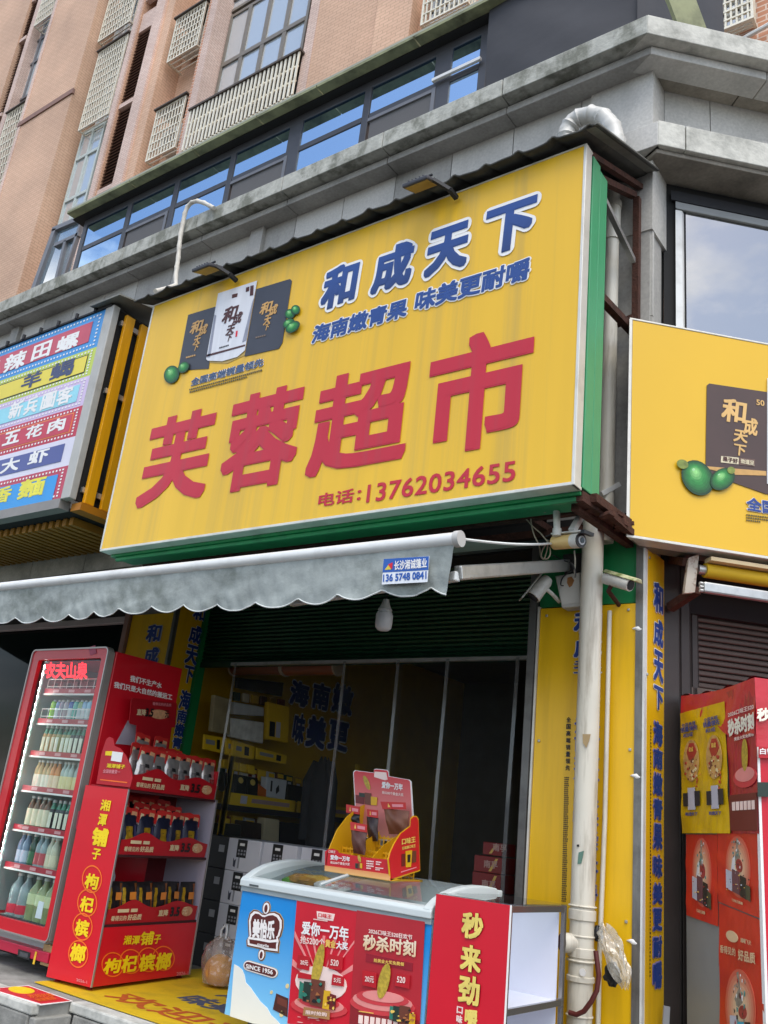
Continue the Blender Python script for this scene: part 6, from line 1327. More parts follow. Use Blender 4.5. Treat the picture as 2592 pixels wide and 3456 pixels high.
fineprint(pp1, M1(.3, .865), M1(.7, .868), M1(.3, .88), 1, pale, po1, .005); fineprint(pp1, M1(.33, .063), M1(.62, .066), M1(.33, .08), 1, pale, po1, .006)
po2 = thing('poster', 'dark red poster with gold lettering stuck next to the other freezer poster', 'poster', tuple(hA(1310, 3280, ZY)))
zG = Z(1100, 2950, .305); M2 = quadmap([zG(255, 1800), zG(1030, 1880), zG(1098, 527), zG(345, 400)])
p, t = poster_art(po2, PA(ZY-.006), M2, 0, 0)
p('sheet', ((0, 0), (1, 0), (1, 1), (0, 1)), mat('poster_deep_red', '#b0202c', .38, var=.08, scale=5), .0025); p('lower_print', ((0, .0), (1, 0), (1, .19), (0, .28)), pdr, .004)
t('2026口味王520狂欢节', .20, .835, .84, .875, pale, .02); t('秒杀时刻', .13, .70, .90, .825, gradmat('gold_fade', '#d99a3a', '#f2ecd9', .50, .66), .028); p('ribbon_print', ((.18, .61), (.86, .585), (.86, .65), (.18, .675)), mat('ribbon_red', '#8f0f24', .4), .005); t('抢黄金大奖免费领', .30, .615, .74, .645, gold, .02)
for k, (cx, cy, rx, ry) in enumerate(((.46, .28, .47, .085), (.46, .31, .43, .075), (.46, .335, .38, .06), (.47, .35, .30, .045))): p('podium_print', ell(cx, cy, rx, ry), (mat('podium_red', '#c93a40'), mat('podium_light', '#e08a84'))[k % 2], .006+k*.0015)
p('corn_print', ell(.47, .475, .075, .15, -20), corn, .013)
for q in (((.16, .42), (.36, .41), (.36, .53), (.15, .54)), ((.63, .45), (.84, .44), (.84, .55), (.64, .55))): p('tag_print', q, mat('tag_red', '#b5101f'), .012)
for s_, a_, b_, c_, d_ in (('20元', .20, .45, .33, .50), ('520', .66, .48, .78, .53)): t(s_, a_, b_, c_, d_, pale, .02, .014)
for k, (q, m_) in enumerate(((((.58, .18), (.66, .175), (.66, .28), (.58, .285)), tealp), (((.63, .165), (.76, .16), (.76, .285), (.63, .29)), grp), (((.72, .15), (.88, .145), (.87, .295), (.72, .30)), brnp), (((.87, .14), (.95, .138), (.95, .24), (.87, .245)), yelp))): p('product_print', q, m_, .0135+k*.001)
confetti(p, .6, .17, .94, .29, [black, mat('tan_ink', '#a8683a'), gold], 15, 6, .0185, .10)
for k in range(9): u = .13+.083*k; p('coupon_print', ((u, .115-.002*k), (u+.06, .114-.002*k), (u+.06, .18-.002*k), (u, .182-.002*k)), pale, .0065)
fineprint(PA(ZY-.006), M2(.13, .205), M2(.5, .20), M2(.13, .22), 1, gold, po2, .007)
# ================================================================== steel display cabinet with the red front board
cab = thing('display_cabinet', 'stainless steel and glass display cabinet with red front board beside the freezer', 'cabinet', (-2.27, 4.2, 0))
cx0, cx1, cy0, cy1, cz1 = -2.468, -2.078, 3.94, 4.535, .848
steel = mat('polished_steel', '#a39f98', .18, .9, var=.06); wsh = mat('white_shelf_board', '#dadbe6', .35, var=.03)
for x in (cx0, cx1-.022):
    for y in (cy0, cy1-.022): MB().box((x, y, 0), (x+.022, y+.022, cz1)).build('post', steel, cab, bevel=.002)
for z in (cz1-.03, .40, .03):
    MB().box((cx1-.021, cy0+.022, z), (cx1-.001, cy1-.022, z+.028)).build('rail', steel, cab, bevel=.002); MB().box((cx0+.001, cy0+.022, z), (cx0+.021, cy1-.022, z+.028)).build('rail', steel, cab, bevel=.002)
    MB().box((cx0+.022, cy0+.001, z), (cx1-.022, cy0+.021, z+.028)).build('rail', steel, cab); MB().box((cx0+.022, cy1-.021, z), (cx1-.022, cy1-.001, z+.028)).build('rail', steel, cab)
MB().box((cx0, cy0, cz1), (cx1, cy1, cz1+.006)).build('top_glass', lidg, cab)
MB().box((cx0+.05, cy0+.024, .06), (cx0+.06, cy1-.024, cz1-.03)).build('back_board', wsh, cab); 
MB().box((cx0+.062, cy0+.024, .41), (cx1-.024, cy1-.024, .422)).build('shelf', wsh, cab); MB().box((cx0+.062, cy0+.024, .04), (cx1-.024, cy1-.024, .052)).build('shelf', wsh, cab); MB().box((cx0+.062, cy1-.03, .05), (cx1-.03, cy1-.024, cz1-.03)).build('rear_board', wsh, cab); MB().box((cx0+.062, cy0+.024, .05), (cx1-.03, cy0+.03, cz1-.03)).build('front_board', wsh, cab)
MB().box((cx0-.004, cy0-.012, .0), (cx1+.002, cy0-.004, cz1+.002)).build('red_board', mat('red_board', '#cf142a', .34, var=.03), cab); MB().box((cx1+.002, cy0-.013, .0), (cx1+.006, cy0-.002, cz1+.003)).build('board_edge', white, cab)
zH = Z(1500, 2950, .305); pr_ = PA(cy0-.012); gfd = mat('board_gold', '#e8cf6a', .4, var=.18, scale=14)
for ch, x0, y0, x1, y1 in (('秒', 200, 425, 438, 720), ('来', 185, 785, 415, 1085), ('劲', 162, 1120, 398, 1450)): textbox(ch, pr_, zH(x0, (y0+y1)/2), zH(x1, (y0+y1)/2), zH((x0+x1)/2, y0), zH((x0+x1)/2, y1), gfd, cab, bold=.036, lift=.003, outline=mat('board_dark_red', '#8a0f1c', .4), orad=.056, fine=3)
for ch, x0, y0, x1, y1, m_ in (('口', 140, 1465, 208, 1545, pale), ('味', 135, 1560, 203, 1650, pale), ('王', 130, 1665, 200, 1745, pale), ('嚼', 228, 1495, 370, 1680, gfd)): textbox(ch, pr_, zH(x0, (y0+y1)/2), zH(x1, (y0+y1)/2), zH((x0+x1)/2, y0), zH((x0+x1)/2, y1), m_, cab, bold=.04, lift=.003)
# ================================================================== cardboard display box on the freezer lid
DXR, DXL, DY0, DY1 = -2.94, -3.385, 4.20, 4.50
db = thing('display_box', 'red and yellow cardboard display box standing on the freezer lid', 'display box', (-3.16, 4.3, .87))
zD = Z(1050, 2550, .30139); pDR, pDL, pDF, pDB = PX(DXR), PX(DXL), PA(DY0), PA(DY1-.0)
yc = mat('display_yellow', '#e0a612', .42, var=.05); dredm = mat('display_red', '#c81422', .38, var=.05)
side = [(862, 1165), (885, 1402), (1222, 1292), (1205, 712), (1185, 678), (1150, 674), (1118, 702), (1112, 788), (1000, 872), (935, 975), (885, 1080)]
MB().prism([pDR.hit(*zD(*q)) for q in side], (-.006, 0, 0)).build('side_panel', yc, db, tri=True)
poly('side_print', pDR, px(zD, shrink(side, .955)), dredm, db, .003)
gz = [pDR.hit(*zD(*q)) for q in side]; zmin = min(g.z for g in gz); 
front = [(155, 1075), (185, 1052), (240, 1042), (295, 1062), (305, 1088), (600, 1140), (862, 1165), (885, 1402), (155, 1295)]
MB().prism([pDF.hit(*zD(*q)) for q in front], (0, .006, 0)).build('front_panel', dredm, db, tri=True)
poly('front_print', pDF, px(zD, ((155, 1230), (885, 1330), (885, 1400), (155, 1292))), gradmat('box_orange_fade', '#e8b06a', '#cf4a2a', .86, .93), db, .003)
lside = [(165, 1075), (200, 985), (280, 850), (378, 755), (388, 780), (392, 1010), (300, 1060), (160, 1180)]
dz0 = min(pDF.hit(*zD(*q)).z for q in front)
MB().prism([Vector((DXL, y, z)) for y, z in ((DY0, dz0), (DY0, dz0+.10), (DY0+.06, dz0+.22), (DY0+.14, dz0+.30), (DY0+.24, dz0+.36), (DY1, dz0+.38), (DY1, dz0))], (.006, 0, 0)).build('side_panel', yc, db, tri=True)
MB().box((DXL, DY0, dz0), (DXR, DY1+.02, dz0+.012)).build('bottom_panel', yc, db)
for x in (-3.235, -3.09):
    MB().prism([Vector((x, y, z)) for y, z in ((DY0+.01, dz0+.012), (DY0+.01, dz0+.09), (DY0+.12, dz0+.17), (DY0+.27, dz0+.24), (DY0+.27, dz0+.012))], (.004, 0, 0)).build('divider', yc, db, tri=True)
for y, h in ((DY0+.12, .14), (DY0+.24, .22)):
    g_ = MB()
    for k in range(16): g_.box((DXL+.01+k*.028, y, dz0+.012), (DXL+.017+k*.028, y+.003, dz0+h))
    for k in range(5): g_.box((DXL+.008, y+.0005, dz0+.02+k*(h-.03)/4.2), (DXR-.008, y+.0035, dz0+.03+k*(h-.03)/4.2))
    g_.build('lattice_divider', yc, db)
back = [(470, 185), (490, 165), (700, 190), (706, 152), (730, 147), (850, 160), (866, 180), (870, 230), (1100, 270), (1120, 290), (1142, 665), (1110, 1000), (480, 900), (490, 550)]
MB().prism([pDB.hit(*zD(*q)) for q in back], (0, .006, 0)).build('back_card', white, db, tri=True); poly('back_print', pDB, px(zD, shrink(back, .965)), gradmat('back_card_fade', '#e2a096', '#c91a2c', 1.05, 1.45), db, .003)
pb_x = Pl((0, DY1, 0), (1, 0, 0))
textpx('爱你一万年', pb_x, zD(795, 365), zD(1030, 395), zD(800, 290), white, db, bold=.035, lift=.006); textpx('抢5200个黄金大奖', pb_x, zD(800, 430), zD(1040, 460), zD(802, 395), pale, db, bold=.02, lift=.006)
poly('logo_plate', pb_x, px(zD, ((715, 180), (845, 190), (860, 270), (830, 278), (710, 240))), pale, db, .005); poly('corn_print', pb_x, [zD(*q) for q in ell(628, 305, 26, 85, -22)], corn, db, .006)
for k, (q, m_) in enumerate(((((505, 440), (600, 455), (600, 545), (505, 530)), mat('maroon_box', '#6a1a1a')), (((545, 415), (620, 425), (620, 470), (545, 460)), grp), (((610, 415), (680, 425), (680, 555), (610, 545)), brnp), (((680, 460), (750, 470), (745, 560), (680, 555)), yelp))): poly('product_print', pb_x, px(zD, q), m_, db, .007+.001*k)
textpx('爱你一万年', pDF, zD(220, 1165), zD(440, 1190), zD(222, 1110), white, db, bold=.03, lift=.004); textpx('抢5200个黄金大奖', pDF, zD(222, 1212), zD(438, 1235), zD(222, 1180), pale, db, bold=.02, lift=.004); textpx('口味王', pDF, zD(200, 1088), zD(275, 1096), zD(205, 1058), pale, db, bold=.03, lift=.004)
for q in ((625, 1165, 705, 1270), (730, 1175, 795, 1225), (725, 1245, 815, 1285)): fineprint(pDF, zD(q[0], q[3]), zD(q[2], q[3]+8), zD(q[0], q[1]), 4 if q[3]-q[1] > 60 else 2, pale, db, .004)
poly('corn_print', pDF, [zD(*q) for q in ell(545, 1155, 16, 42, -15)], corn, db, .005)
for k, (a, m_) in enumerate(((500, grp), (528, brnp), (552, yelp))): poly('product_print', pDF, px(zD, ((a, 1205), (a+24, 1208), (a+24, 1265), (a, 1260))), m_, db, .005)
textpx('口味王', pDR, zD(1005, 1000), zD(1160, 970), zD(1005, 930), gold, db, bold=.035, lift=.006); textpx('好槟榔口味王', pDR, zD(1008, 1058), zD(1160, 1025), zD(1008, 1020), gold, db, bold=.03, lift=.006)
for k, (q, m_) in enumerate(((((1005, 1105), (1048, 1095), (1045, 1235), (1005, 1240)), mat('maroon_box', '#6a1a1a')), (((1048, 1070), (1122, 1058), (1110, 1245), (1055, 1250)), yelp), (((1122, 1070), (1168, 1062), (1165, 1190), (1120, 1200)), brnp), (((1068, 1110), (1100, 1105), (1098, 1190), (1068, 1195)), black))): poly('product_print', pDR, px(zD, q), m_, db, .005+.001*k)
poly('line_print', pDR, px(zD, ((1000, 1300), (1172, 1245), (1172, 1255), (1000, 1310))), MATS['pink_ink'], db, .005)
def dpouch(pts, y, m, label, hdr):
    P = [hA(*zD(*q), y) for q in pts]; c = sum(P, Vector())/len(P)
    t_ = thing('snack_pouch', label, 'pouch', tuple(c), 'pouches in the cardboard display box')
    tl, tr, br_, bl = P
    def f(u, v):
        p_ = (bl*(1-u)+br_*u)*(1-v)+(tl*(1-u)+tr*u)*v; b = .022*math.sin(math.pi*v)*(1-(2*u-1)**2); return p_+Vector((0, -b+.003*math.sin(12*u+9*v), 0))
    MB().grid(f, 10, 10).build('body', m, t_, smooth=True)
    MB().grid(lambda u, v: f(u, v)*1+Vector((0, .03*math.sin(math.pi*v)*(1-(2*u-1)**2)+.003, 0)), 10, 10).build('back', m, t_, smooth=True)
    H = [hA(*zD(*q), y-.006) for q in hdr]; MB().prism(H, (0, .004, 0)).build('header_card', mat('header_card_red', '#c22a26'), t_)
    ph_ = PA(y-.006); cx_ = [zD(*q) for q in hdr]; M_ = quadmap([cx_[3], cx_[2], cx_[1], cx_[0]]); poly('header_print', ph_, [M_(*q) for q in ((.45, .3), (.9, .3), (.9, .7), (.45, .7))], MATS['pink_ink'], t_, .002); poly('header_print', ph_, [M_(*q) for q in ((.25, .25), (.36, .25), (.3, .8))], gold, t_, .002)
bpm = mat('brown_pouch', '#5a3328', .4, var=.2, scale=10); dpm = mat('dark_pouch', '#1d1b1c', .35, var=.2)
dpouch(((445, 835), (622, 850), (600, 1115), (470, 1090)), 4.24, bpm, 'small brown snack pouch at the front of the display box', ((437, 740), (625, 775), (620, 862), (440, 830)))
dpouch(((810, 590), (1095, 620), (1080, 880), (870, 880)), 4.42, mat('copper_pouch', '#7a4a34', .35, .2, var=.15, scale=10), 'large copper snack pouch leaning on the back card of the display box', ((775, 515), (1055, 525), (1060, 600), (800, 600)))
dpouch(((400, 640), (540, 660), (540, 760), (380, 760)), 4.40, dpm, 'dark snack pouch with red header at the end of the display box', ((392, 545), (545, 575), (540, 660), (392, 640)))
dpouch(((620, 680), (748, 700), (745, 960), (640, 960)), 4.41, mat('dark_brown_pouch', '#33211c', .4, var=.2), 'dark brown snack pouch in the middle of the display box', ((625, 600), (745, 612), (745, 700), (630, 680)))
# ice creams seen through the lid
for k, (q, c, lab) in enumerate(((z7(1250, 1060), '#b5823a', 'orange brown ice cream pack inside the freezer'), (z7(1400, 1075), '#c9a04a', 'yellow ice cream pack inside the freezer'), (z7(1230, 1085), '#5f9a3a', 'green ice cream pack inside the freezer'), (z7(1590, 1130), '#d6d2c8', 'shiny white ice cream wrapper inside the freezer'))):
    c_ = PZ(.735).hit(*q); c_.y = max(ZY+.12, min(c_.y, 4.35)); c_ = hA(*q, ZY+.24+.02*k)
    tI = thing('ice_cream_pack', lab, 'ice cream', tuple(c_)); ang = .3*k
    def icf(u, v, c_=c_, ang=ang):
        a = 2*math.pi*u; x = (v-.5)*.24; r = .045*math.sin(math.pi*v)**.5*(1+.15*math.sin(5*a+8*v)); return c_+Vector((x*math.cos(ang), x*math.sin(ang)+r*math.cos(a), r*.7*math.sin(a)))
    MB().grid(icf, 14, 14).build('wrapper', mat('ice_'+c, c, .3, var=.35, scale=25), tI, smooth=True)
# ================================================================== bag with melon, cartons
bg0 = Vector((-4.70, 4.84, 0))
mel = MB().grid(lambda u, v: bg0+Vector((.0, 0, .108))+Vector((math.cos(2*math.pi*u)*math.sin(math.pi*v)*.105, math.sin(2*math.pi*u)*math.sin(math.pi*v)*.10, math.cos(math.pi*v)*.100)), 24, 14).build('melon', mat('orange_melon', '#c48c3c', .5, var=.2, scale=12), None, smooth=True); tag(mel, 'orange melon inside the plastic carrier bag on the mat', 'melon')
tbg = thing('plastic_bag', 'clear carrier bag with pink print holding an orange melon on the mat', 'plastic bag', tuple(bg0))
def cbag(u, v):
    a = 2*math.pi*u; prof_ = [(.0, .01), (.08, .12), (.3, .140), (.55, .150), (.75, .145), (.9, .09), (1, .03)]
    for (v0, r0), (v1, r1) in zip(prof_, prof_[1:]):
        if v <= v1: r = r0+(r1-r0)*(v-v0)/(v1-v0); break
    k_ = 1+.05*math.sin(6*a+9*v)+.05*math.sin(11*a-5*v); return bg0+Vector((math.cos(a)*r*.86*k_, math.sin(a)*r*.75*k_, .006+.31*v+.01*math.sin(4*a)*v))
MB().grid(cbag, 40, 24).build('film', glass('carrier_film', (.95, .92, .9), .08, .2, body='#ded2cc', body_amt=.16, bump=.8, bscale=20), tbg, smooth=True)
for s_ in (-1, 1): MB().tube([bg0+Vector((s_*.022, -.01, .305)), bg0+Vector((s_*.028, -.01, .35)), bg0+Vector((s_*.010, 0, .385)), bg0+Vector((0, .005, .372))], .007, 8).build('handle', mat('white_bag', '#b9bcbc'), tbg, smooth=True)
wbx = mat('white_carton', '#c9c8cd', .6, var=.05, scale=6); bbx = mat('black_carton', '#17171b', .5, var=.1)
def carton(x0, y0, z0, w, d, h, m, label, grp_, dark=False):
    t_ = thing('carton', label, 'carton', (x0+w/2, y0+d/2, z0), grp_)
    MB().box((x0, y0, z0), (x0+w, y0+d, z0+h-.003)).build('box', m, t_, bevel=.003)
    if not dark:
        MB().box((x0+.10, y0-.002, z0+h*.42), (x0+.20, y0-.0004, z0+h*.97)).build('black_label', black, t_); MB().box((x0+.125, y0-.003, z0+h*.78), (x0+.175, y0-.0022, z0+h*.86)).build('label_print', white, t_)
        for i in range(3):
            for j in range(2): MB().box((x0+.115+.03*i, y0-.003, z0+h*(.5+.1*j)), (x0+.133+.03*i, y0-.0022, z0+h*(.56+.1*j))).build('label_print', mat('grey_ink', '#8a8a8e', .5), t_)
        MB().prism([(x0+.08, y0-.002, z0+.03), (x0+.10, y0-.002, z0+.025), (x0+.105, y0-.002, z0+.085), (x0+.09, y0-.002, z0+.07), (x0+.075, y0-.002, z0+.09)], (0, .0015, 0)).build('plant_print', mat('plant_ink', '#3d3f4c', .5), t_); MB().box((x0+.125, y0-.002, z0+.02), (x0+.14, y0-.0005, z0+.11)).build('bottle_print', mat('grey_ink', '#8a8a8e'), t_)
    else:
        MB().box((x0+w-.12, y0-.002, z0+h*.5), (x0+w-.06, y0-.0004, z0+h*.72)).build('paper_label', mat('dim_white', '#9a9a9c', .5), t_)
    return t_
cwx = -5.25; ch_ = .232
ordn = ['bottom', 'second', 'third', 'top']
for r_ in range(4):
    carton(cwx, 5.30, r_*ch_, .34, .40, ch_, wbx, 'white printed carton, %s of the stack behind the carrier bag' % ordn[r_], 'white cartons')
    carton(cwx+.345, 5.32, r_*ch_, .34, .40, ch_, wbx, 'white printed carton, %s of the stack behind the freezer end' % ordn[r_], 'white cartons')
    carton(cwx-.37, 5.33, r_*ch_, .365, .42, ch_, bbx, 'black carton, %s of the dark stack beside the red stand' % ordn[r_], 'black cartons', True)
for r_ in range(4): carton(cwx+.69, 5.36, r_*ch_, .34, .4, ch_, wbx, 'white printed carton, %s of the stack furthest from the red stand' % ordn[r_], 'white cartons')
# ================================================================== covered cooler in front of the corner shop
pk0 = PB(-7.2).hit(2311, 2812); KK = pk0.x+pk0.y
PLf = Pl((pk0.x, pk0.y, 0), (SQ, -SQ, 0)); nB = Vector((SQ, -SQ, 0)); dBv = Vector((SQ, SQ, 0))
cl = thing('covered_cooler', 'upright cooler wrapped in red plastic and posters beside the corner column', 'cooler', (pk0.x, pk0.y, 0))
b0 = Vector((pk0.x, pk0.y, 0)); fr0 = PLf.hit(2563, 2812); dep = (fr0-b0).dot(nB); ct = 2.02
def cbx(nm, d0, d1, u0, u1, z0, z1, m, bevel=0):
    q = [b0+nB*d+dBv*u for d, u in ((d0, u0), (d1, u0), (d1, u1), (d0, u1))]; return MB().hexa([p_+Vector((0, 0, z0)) for p_ in q], [p_+Vector((0, 0, z1)) for p_ in q]).build(nm, m, cl, bevel=bevel)
cbx('body', 0, dep-.002, .004, .85, .02, ct-.02, mat('cooler_grey', '#8d8f8c', .45, .1, var=.05), .006)
cbx('front_panel', dep, dep+.012, .01, .85, .02, ct-.03, mat('cooler_red_front', '#c8142c', .4, var=.06))
cbx('front_trim', dep-.012, dep+.014, -.006, .008, .02, ct-.3, white)
def cover(u, v):   # draped red film over the top edge
    d = -.01+(dep+.03)*u; z = ct+.03-.02*math.sin(math.pi*u)+.012*math.sin(21*u+5*v)
    return b0+nB*d+dBv*(-.012+.9*v)+Vector((0, 0, z))
redf = mat('red_film', '#c4212f', .35, var=.12, scale=5, bump=.35, bump_scale=9, coat=.2)
MB().grid(cover, 30, 12).build('film_top', redf, cl, smooth=True)
def coverside(u, v):
    d = -.01+(dep+.03)*u; drop = .16+.16*u*u+.03*math.sin(11*u); return b0+nB*d+dBv*(-.012-.010*math.sin(17*u+4*v)*v)+Vector((0, 0, ct+.03-.02*math.sin(math.pi*u)-drop*v))
MB().grid(coverside, 40, 8).build('film_side', redf, cl, smooth=True)
def coverfront(u, v): return b0+nB*(dep+.022+.008*math.sin(15*u+5*v)*v)+dBv*(-.012+.9*u)+Vector((0, 0, ct+.03-.35*v))
MB().grid(coverfront, 30, 8).build('film_front', redf, cl, smooth=True)
zA, zC = Z(1900, 2750, .417), Z(2200, 2150, .3164)
def sheet(pts, m, name, label, zf, lift, wr=.006, cat='poster', grp_=None):
    q = [zf(*p_) for p_ in pts]; M_ = quadmap([q[3], q[2], q[1], q[0]]); c = PLf.hit(*M_(.5, .5))
    t_ = thing(name, label, cat, tuple(c), grp_)
    def f(u, v): return PLf.hit(*M_(u, v))+PLf.n*(lift+wr*(.5+.5*math.sin(9*u+13*v))*math.sin(7*v+3*u)**2+wr*.5*math.sin(23*u-8*v)**2*u*(1-u)*4)
    MB().grid(f, 24, 32).build('sheet', m, t_, smooth=True)
    def pr(nm, P, mm, l): return poly(nm, PLf, [M_(*p_) for p_ in P], mm, t_, lift+l+wr)
    def tx(s_, u0, v0, u1, v1, mm, b=.03, l=.006): return textpx(s_, PLf, M_(u0, v0), M_(u1, v0), M_(u0, v1), mm, t_, bold=b, lift=lift+l+wr)
    return t_, pr, tx
rp_ = mat('orange_red_poster', '#c93420', .38, var=.16, scale=4, bump=.15, bump_scale=7); cream_p = mat('cream_glow_print', '#d9b98f', .45, var=.12, scale=8)
def glow(pr, cx, cy, rx, ry, n=6):
    a, b = lin('#c93420'), lin('#dcc09a')
    for k in range(n):
        f_ = 1-k/n*.8; c = tuple(a[i]+(b[i]-a[i])*((k+1)/n) for i in range(3)); pr('glow_print', ell(cx, cy, rx*f_, ry*f_, 0, 28), mat('glow_%d' % k, c, .42, var=.05), .0008+k*.0003)
def bottleposter(pts, label, lift, tail=True):
    t_, pr, tx = sheet(pts, rp_, 'poster', label, zA, lift, .004)
    glow(pr, .52, .56, .30, .40)
    pr('figure_print', ((.50, .93), (.54, .93), (.53, .80), (.58, .70), (.55, .60), (.47, .60), (.46, .70), (.50, .80)), mat('grey_brush_print', '#8a8272', .5, var=.4, scale=40), .0035)
    pr('figure_print', ell(.56, .58, .08, .09, 20), mat('figure_red', '#9a3a34', .45, var=.3, scale=30), .0045); pr('figure_print', ((.40, .66), (.46, .70), (.44, .50), (.36, .50)), mat('figure_white', '#d6d6d6', .45), .0042)
    confetti(pr, .40, .50, .66, .90, [MATS['grey_brush_print'], mat('ink_black2', '#3a332c', .5), mat('figure_white', '#d6d6d6'), mat('teal_ink', '#4a8a86', .5)], 28, len(label), .004, .045)
    for a, b, h0, h1, m_ in ((.24, .38, .22, .50, mat('pack_white', '#b9b9c4', .45)), (.39, .56, .20, .52, mat('pack_maroon', '#6a4448', .45)), (.58, .72, .17, .46, mat('pack_black', '#2c2a24', .45)), (.72, .82, .16, .36, mat('pack_olive', '#4a4a34', .45))): pr('product_print', ((a, h0+.02), (b, h0), (b, h1-.02), (a, h1)), m_, .006)
    confetti(pr, .25, .18, .82, .48, [black, gold, MATS['figure_red'], mat('pack_white', '#b9b9c4')], 20, len(label)+1, .0075, .03)
    tx('口味王槟榔', .38, .085, .64, .125, cream_p, .02); return t_, pr, tx
bottleposter(((1000, 160), (1252, 160), (1262, 905), (1004, 812)), 'creased red poster with bottles above the bare grey side of the cooler', .003)
bottleposter(((1258, 148), (1582, 150), (1602, 838), (1266, 702)), 'creased red poster with bottles under the film window of the cooler', .006)
t_, pr, tx = sheet(((1268, 712), (1604, 852), (1652, 1900), (1280, 1900)), rp_, 'poster', 'long red poster with cream slogan low on the cooler side', zA, .004, .004)
glow(pr, .48, .30, .34, .28); pr('figure_print', ((.42, .55), (.46, .56), (.50, .42), (.54, .34), (.44, .30), (.36, .36), (.46, .44)), MATS['grey_brush_print'], .0035); pr('figure_print', ell(.54, .27, .09, .05, 0), MATS['figure_red'], .0045)
for a, b, h0, h1, m_ in ((.26, .40, .05, .24, MATS['pack_white']), (.42, .56, .05, .20, mat('pack_cyan', '#3aa0b5', .45)), (.58, .70, .05, .2, MATS['pack_black'])): pr('product_print', ((a, h0), (b, h0), (b, h1), (a, h1)), m_, .006)
confetti(pr, .34, .05, .62, .54, [MATS['grey_brush_print'], mat('ink_black2', '#3a332c'), MATS['figure_red'], mat('teal_ink', '#4a8a86'), mat('figure_white', '#d6d6d6')], 40, 77, .005, .05); tx('香得见的', .06, .665, .42, .72, cream_p, .02); tx('好品质', .48, .645, .88, .725, cream_p, .03); pr('logo_print', ell(.33, .80, .14, .04), cream_p, .003); tx('越嚼飞天', .55, .78, .80, .815, cream_p, .02)
ysf = mat('yellow_film', '#d3ac0e', .3, var=.12, scale=5, bump=.4, bump_scale=8, coat=.2)
t_, pr, tx = sheet(((332, 822), (805, 690), (866, 2098), (352, 2096)), ysf, 'banner', 'crinkled yellow twin banner with pouches taped to the red cooler', zC, .016, .008, 'banner')
for o_ in (.02, .52):
    tx('全国高端', o_+.05, .875, o_+.36, .905, navy, .02); tx('销量领先', o_+.03, .83, o_+.40, .875, navy, .03); tx('和成', o_+.08, .785, o_+.30, .82, navy, .02)
    pr('picture_print', ell(o_+.23, .59, .17, .17, 0, 24), mat('tan_print', '#c49a5a', .45, var=.3, scale=25), .0015)
    pr('oval_print', ((o_+.14, .66), (o_+.20, .735), (o_+.30, .73), (o_+.36, .655), (o_+.28, .60), (o_+.19, .595)), mat('oval_red', '#a8382a', .4, var=.15), .003)
    tx('和成', o_+.20, .66, o_+.30, .70, gold, .03)
    confetti(pr, o_+.10, .44, o_+.36, .60, [mat('brown_fig', '#7a4a34', .45), mat('skin_ink', '#cf9a72', .45), mat('red_ink3', '#a83428', .45), mat('cream_ink2', '#e0cfa0', .45)], 24, int(o_*100), .0035, .10)
    confetti(pr, o_+.30, .34, o_+.42, .50, [mat('red_ink3', '#a83428'), mat('orange_ink3', '#d9782a', .45)], 8, 9+int(o_*100), .003, .10)
    for a, b, h0, h1, m_ in ((.05, .16, .22, .33, mat('pack_dark', '#2b2b2e', .45)), (.15, .30, .19, .37, mat('pack_white', '#b9b9c4')), (.29, .40, .22, .34, mat('pack_dark', '#2b2b2e'))): pr('product_print', ((o_+a, h0), (o_+b, h0), (o_+b, h1), (o_+a, h1)), m_, .004)
    tx('和成天下', o_+.10, .14, o_+.36, .17, navy, .03)
t_, pr, tx = sheet(((800, 600), (1120, 470), (1160, 2100), (866, 2098)), mat('dim_red_film', '#a81c2a', .35, var=.12, scale=5, bump=.3, bump_scale=9, coat=.2), 'poster', 'red promotion poster under clear film at the edge of the cooler', zC, .008, .006)
tx('秒杀时刻', .10, .68, 1.0, .80, MATS['gold_fade'], .04); tx('2026口味王520', .12, .815, 1.0, .85, pale, .02); tx('黄金大奖免费领', .3, .64, .98, .665, pale, .02)
pr('corn_print', ell(.62, .53, .10, .11, -20), corn, .004); pr('podium_print', ell(.6, .38, .42, .07), mat('podium_red', '#c93a40'), .002); pr('podium_print', ell(.6, .40, .34, .05), mat('podium_light', '#e08a84'), .003)
pr('lower_print', ((0, .02), (1, .02), (1, .27), (0, .27)), mat('maroon_film', '#6a2220', .4), .002)
for k in range(6): pr('coupon_print', ((.12+.14*k, .16), (.22+.14*k, .16), (.22+.14*k, .22), (.12+.14*k, .22)), pale, .004)
cx_ = Pl(b0+nB*(dep+.03), (SQ, SQ, 0))
textpx('秒杀', cx_, (2553, 2435), (2640, 2432), (2553, 2390), MATS['gold_fade'], cl, bold=.04, lift=.004)
for nm, pts, m_ in (('tag_print', ((2560, 2520), (2640, 2522), (2640, 2560), (2560, 2558)), mat('tag_red', '#b5101f')), ('product_print', ((2556, 2640), (2600, 2640), (2600, 2690), (2556, 2688)), grp)): poly(nm, cx_, pts, m_, cl, .003)
textpx('白银', cx_, (2562, 2546), (2612, 2547), (2562, 2525), white, cl, bold=.03, lift=.006)
# loose board leaning at the guide rail
lb = MB().prism([PB(-7.15).hit(*zA(*q)) for q in ((818, 1545), (868, 1555), (858, 1750), (805, 1750))], Vector((-SQ, SQ, 0))*.01).build('grey_board', mat('grey_board', '#8d8f92', .5)); tag(lb, 'short grey board leaning at the dark shutter rail', 'board')
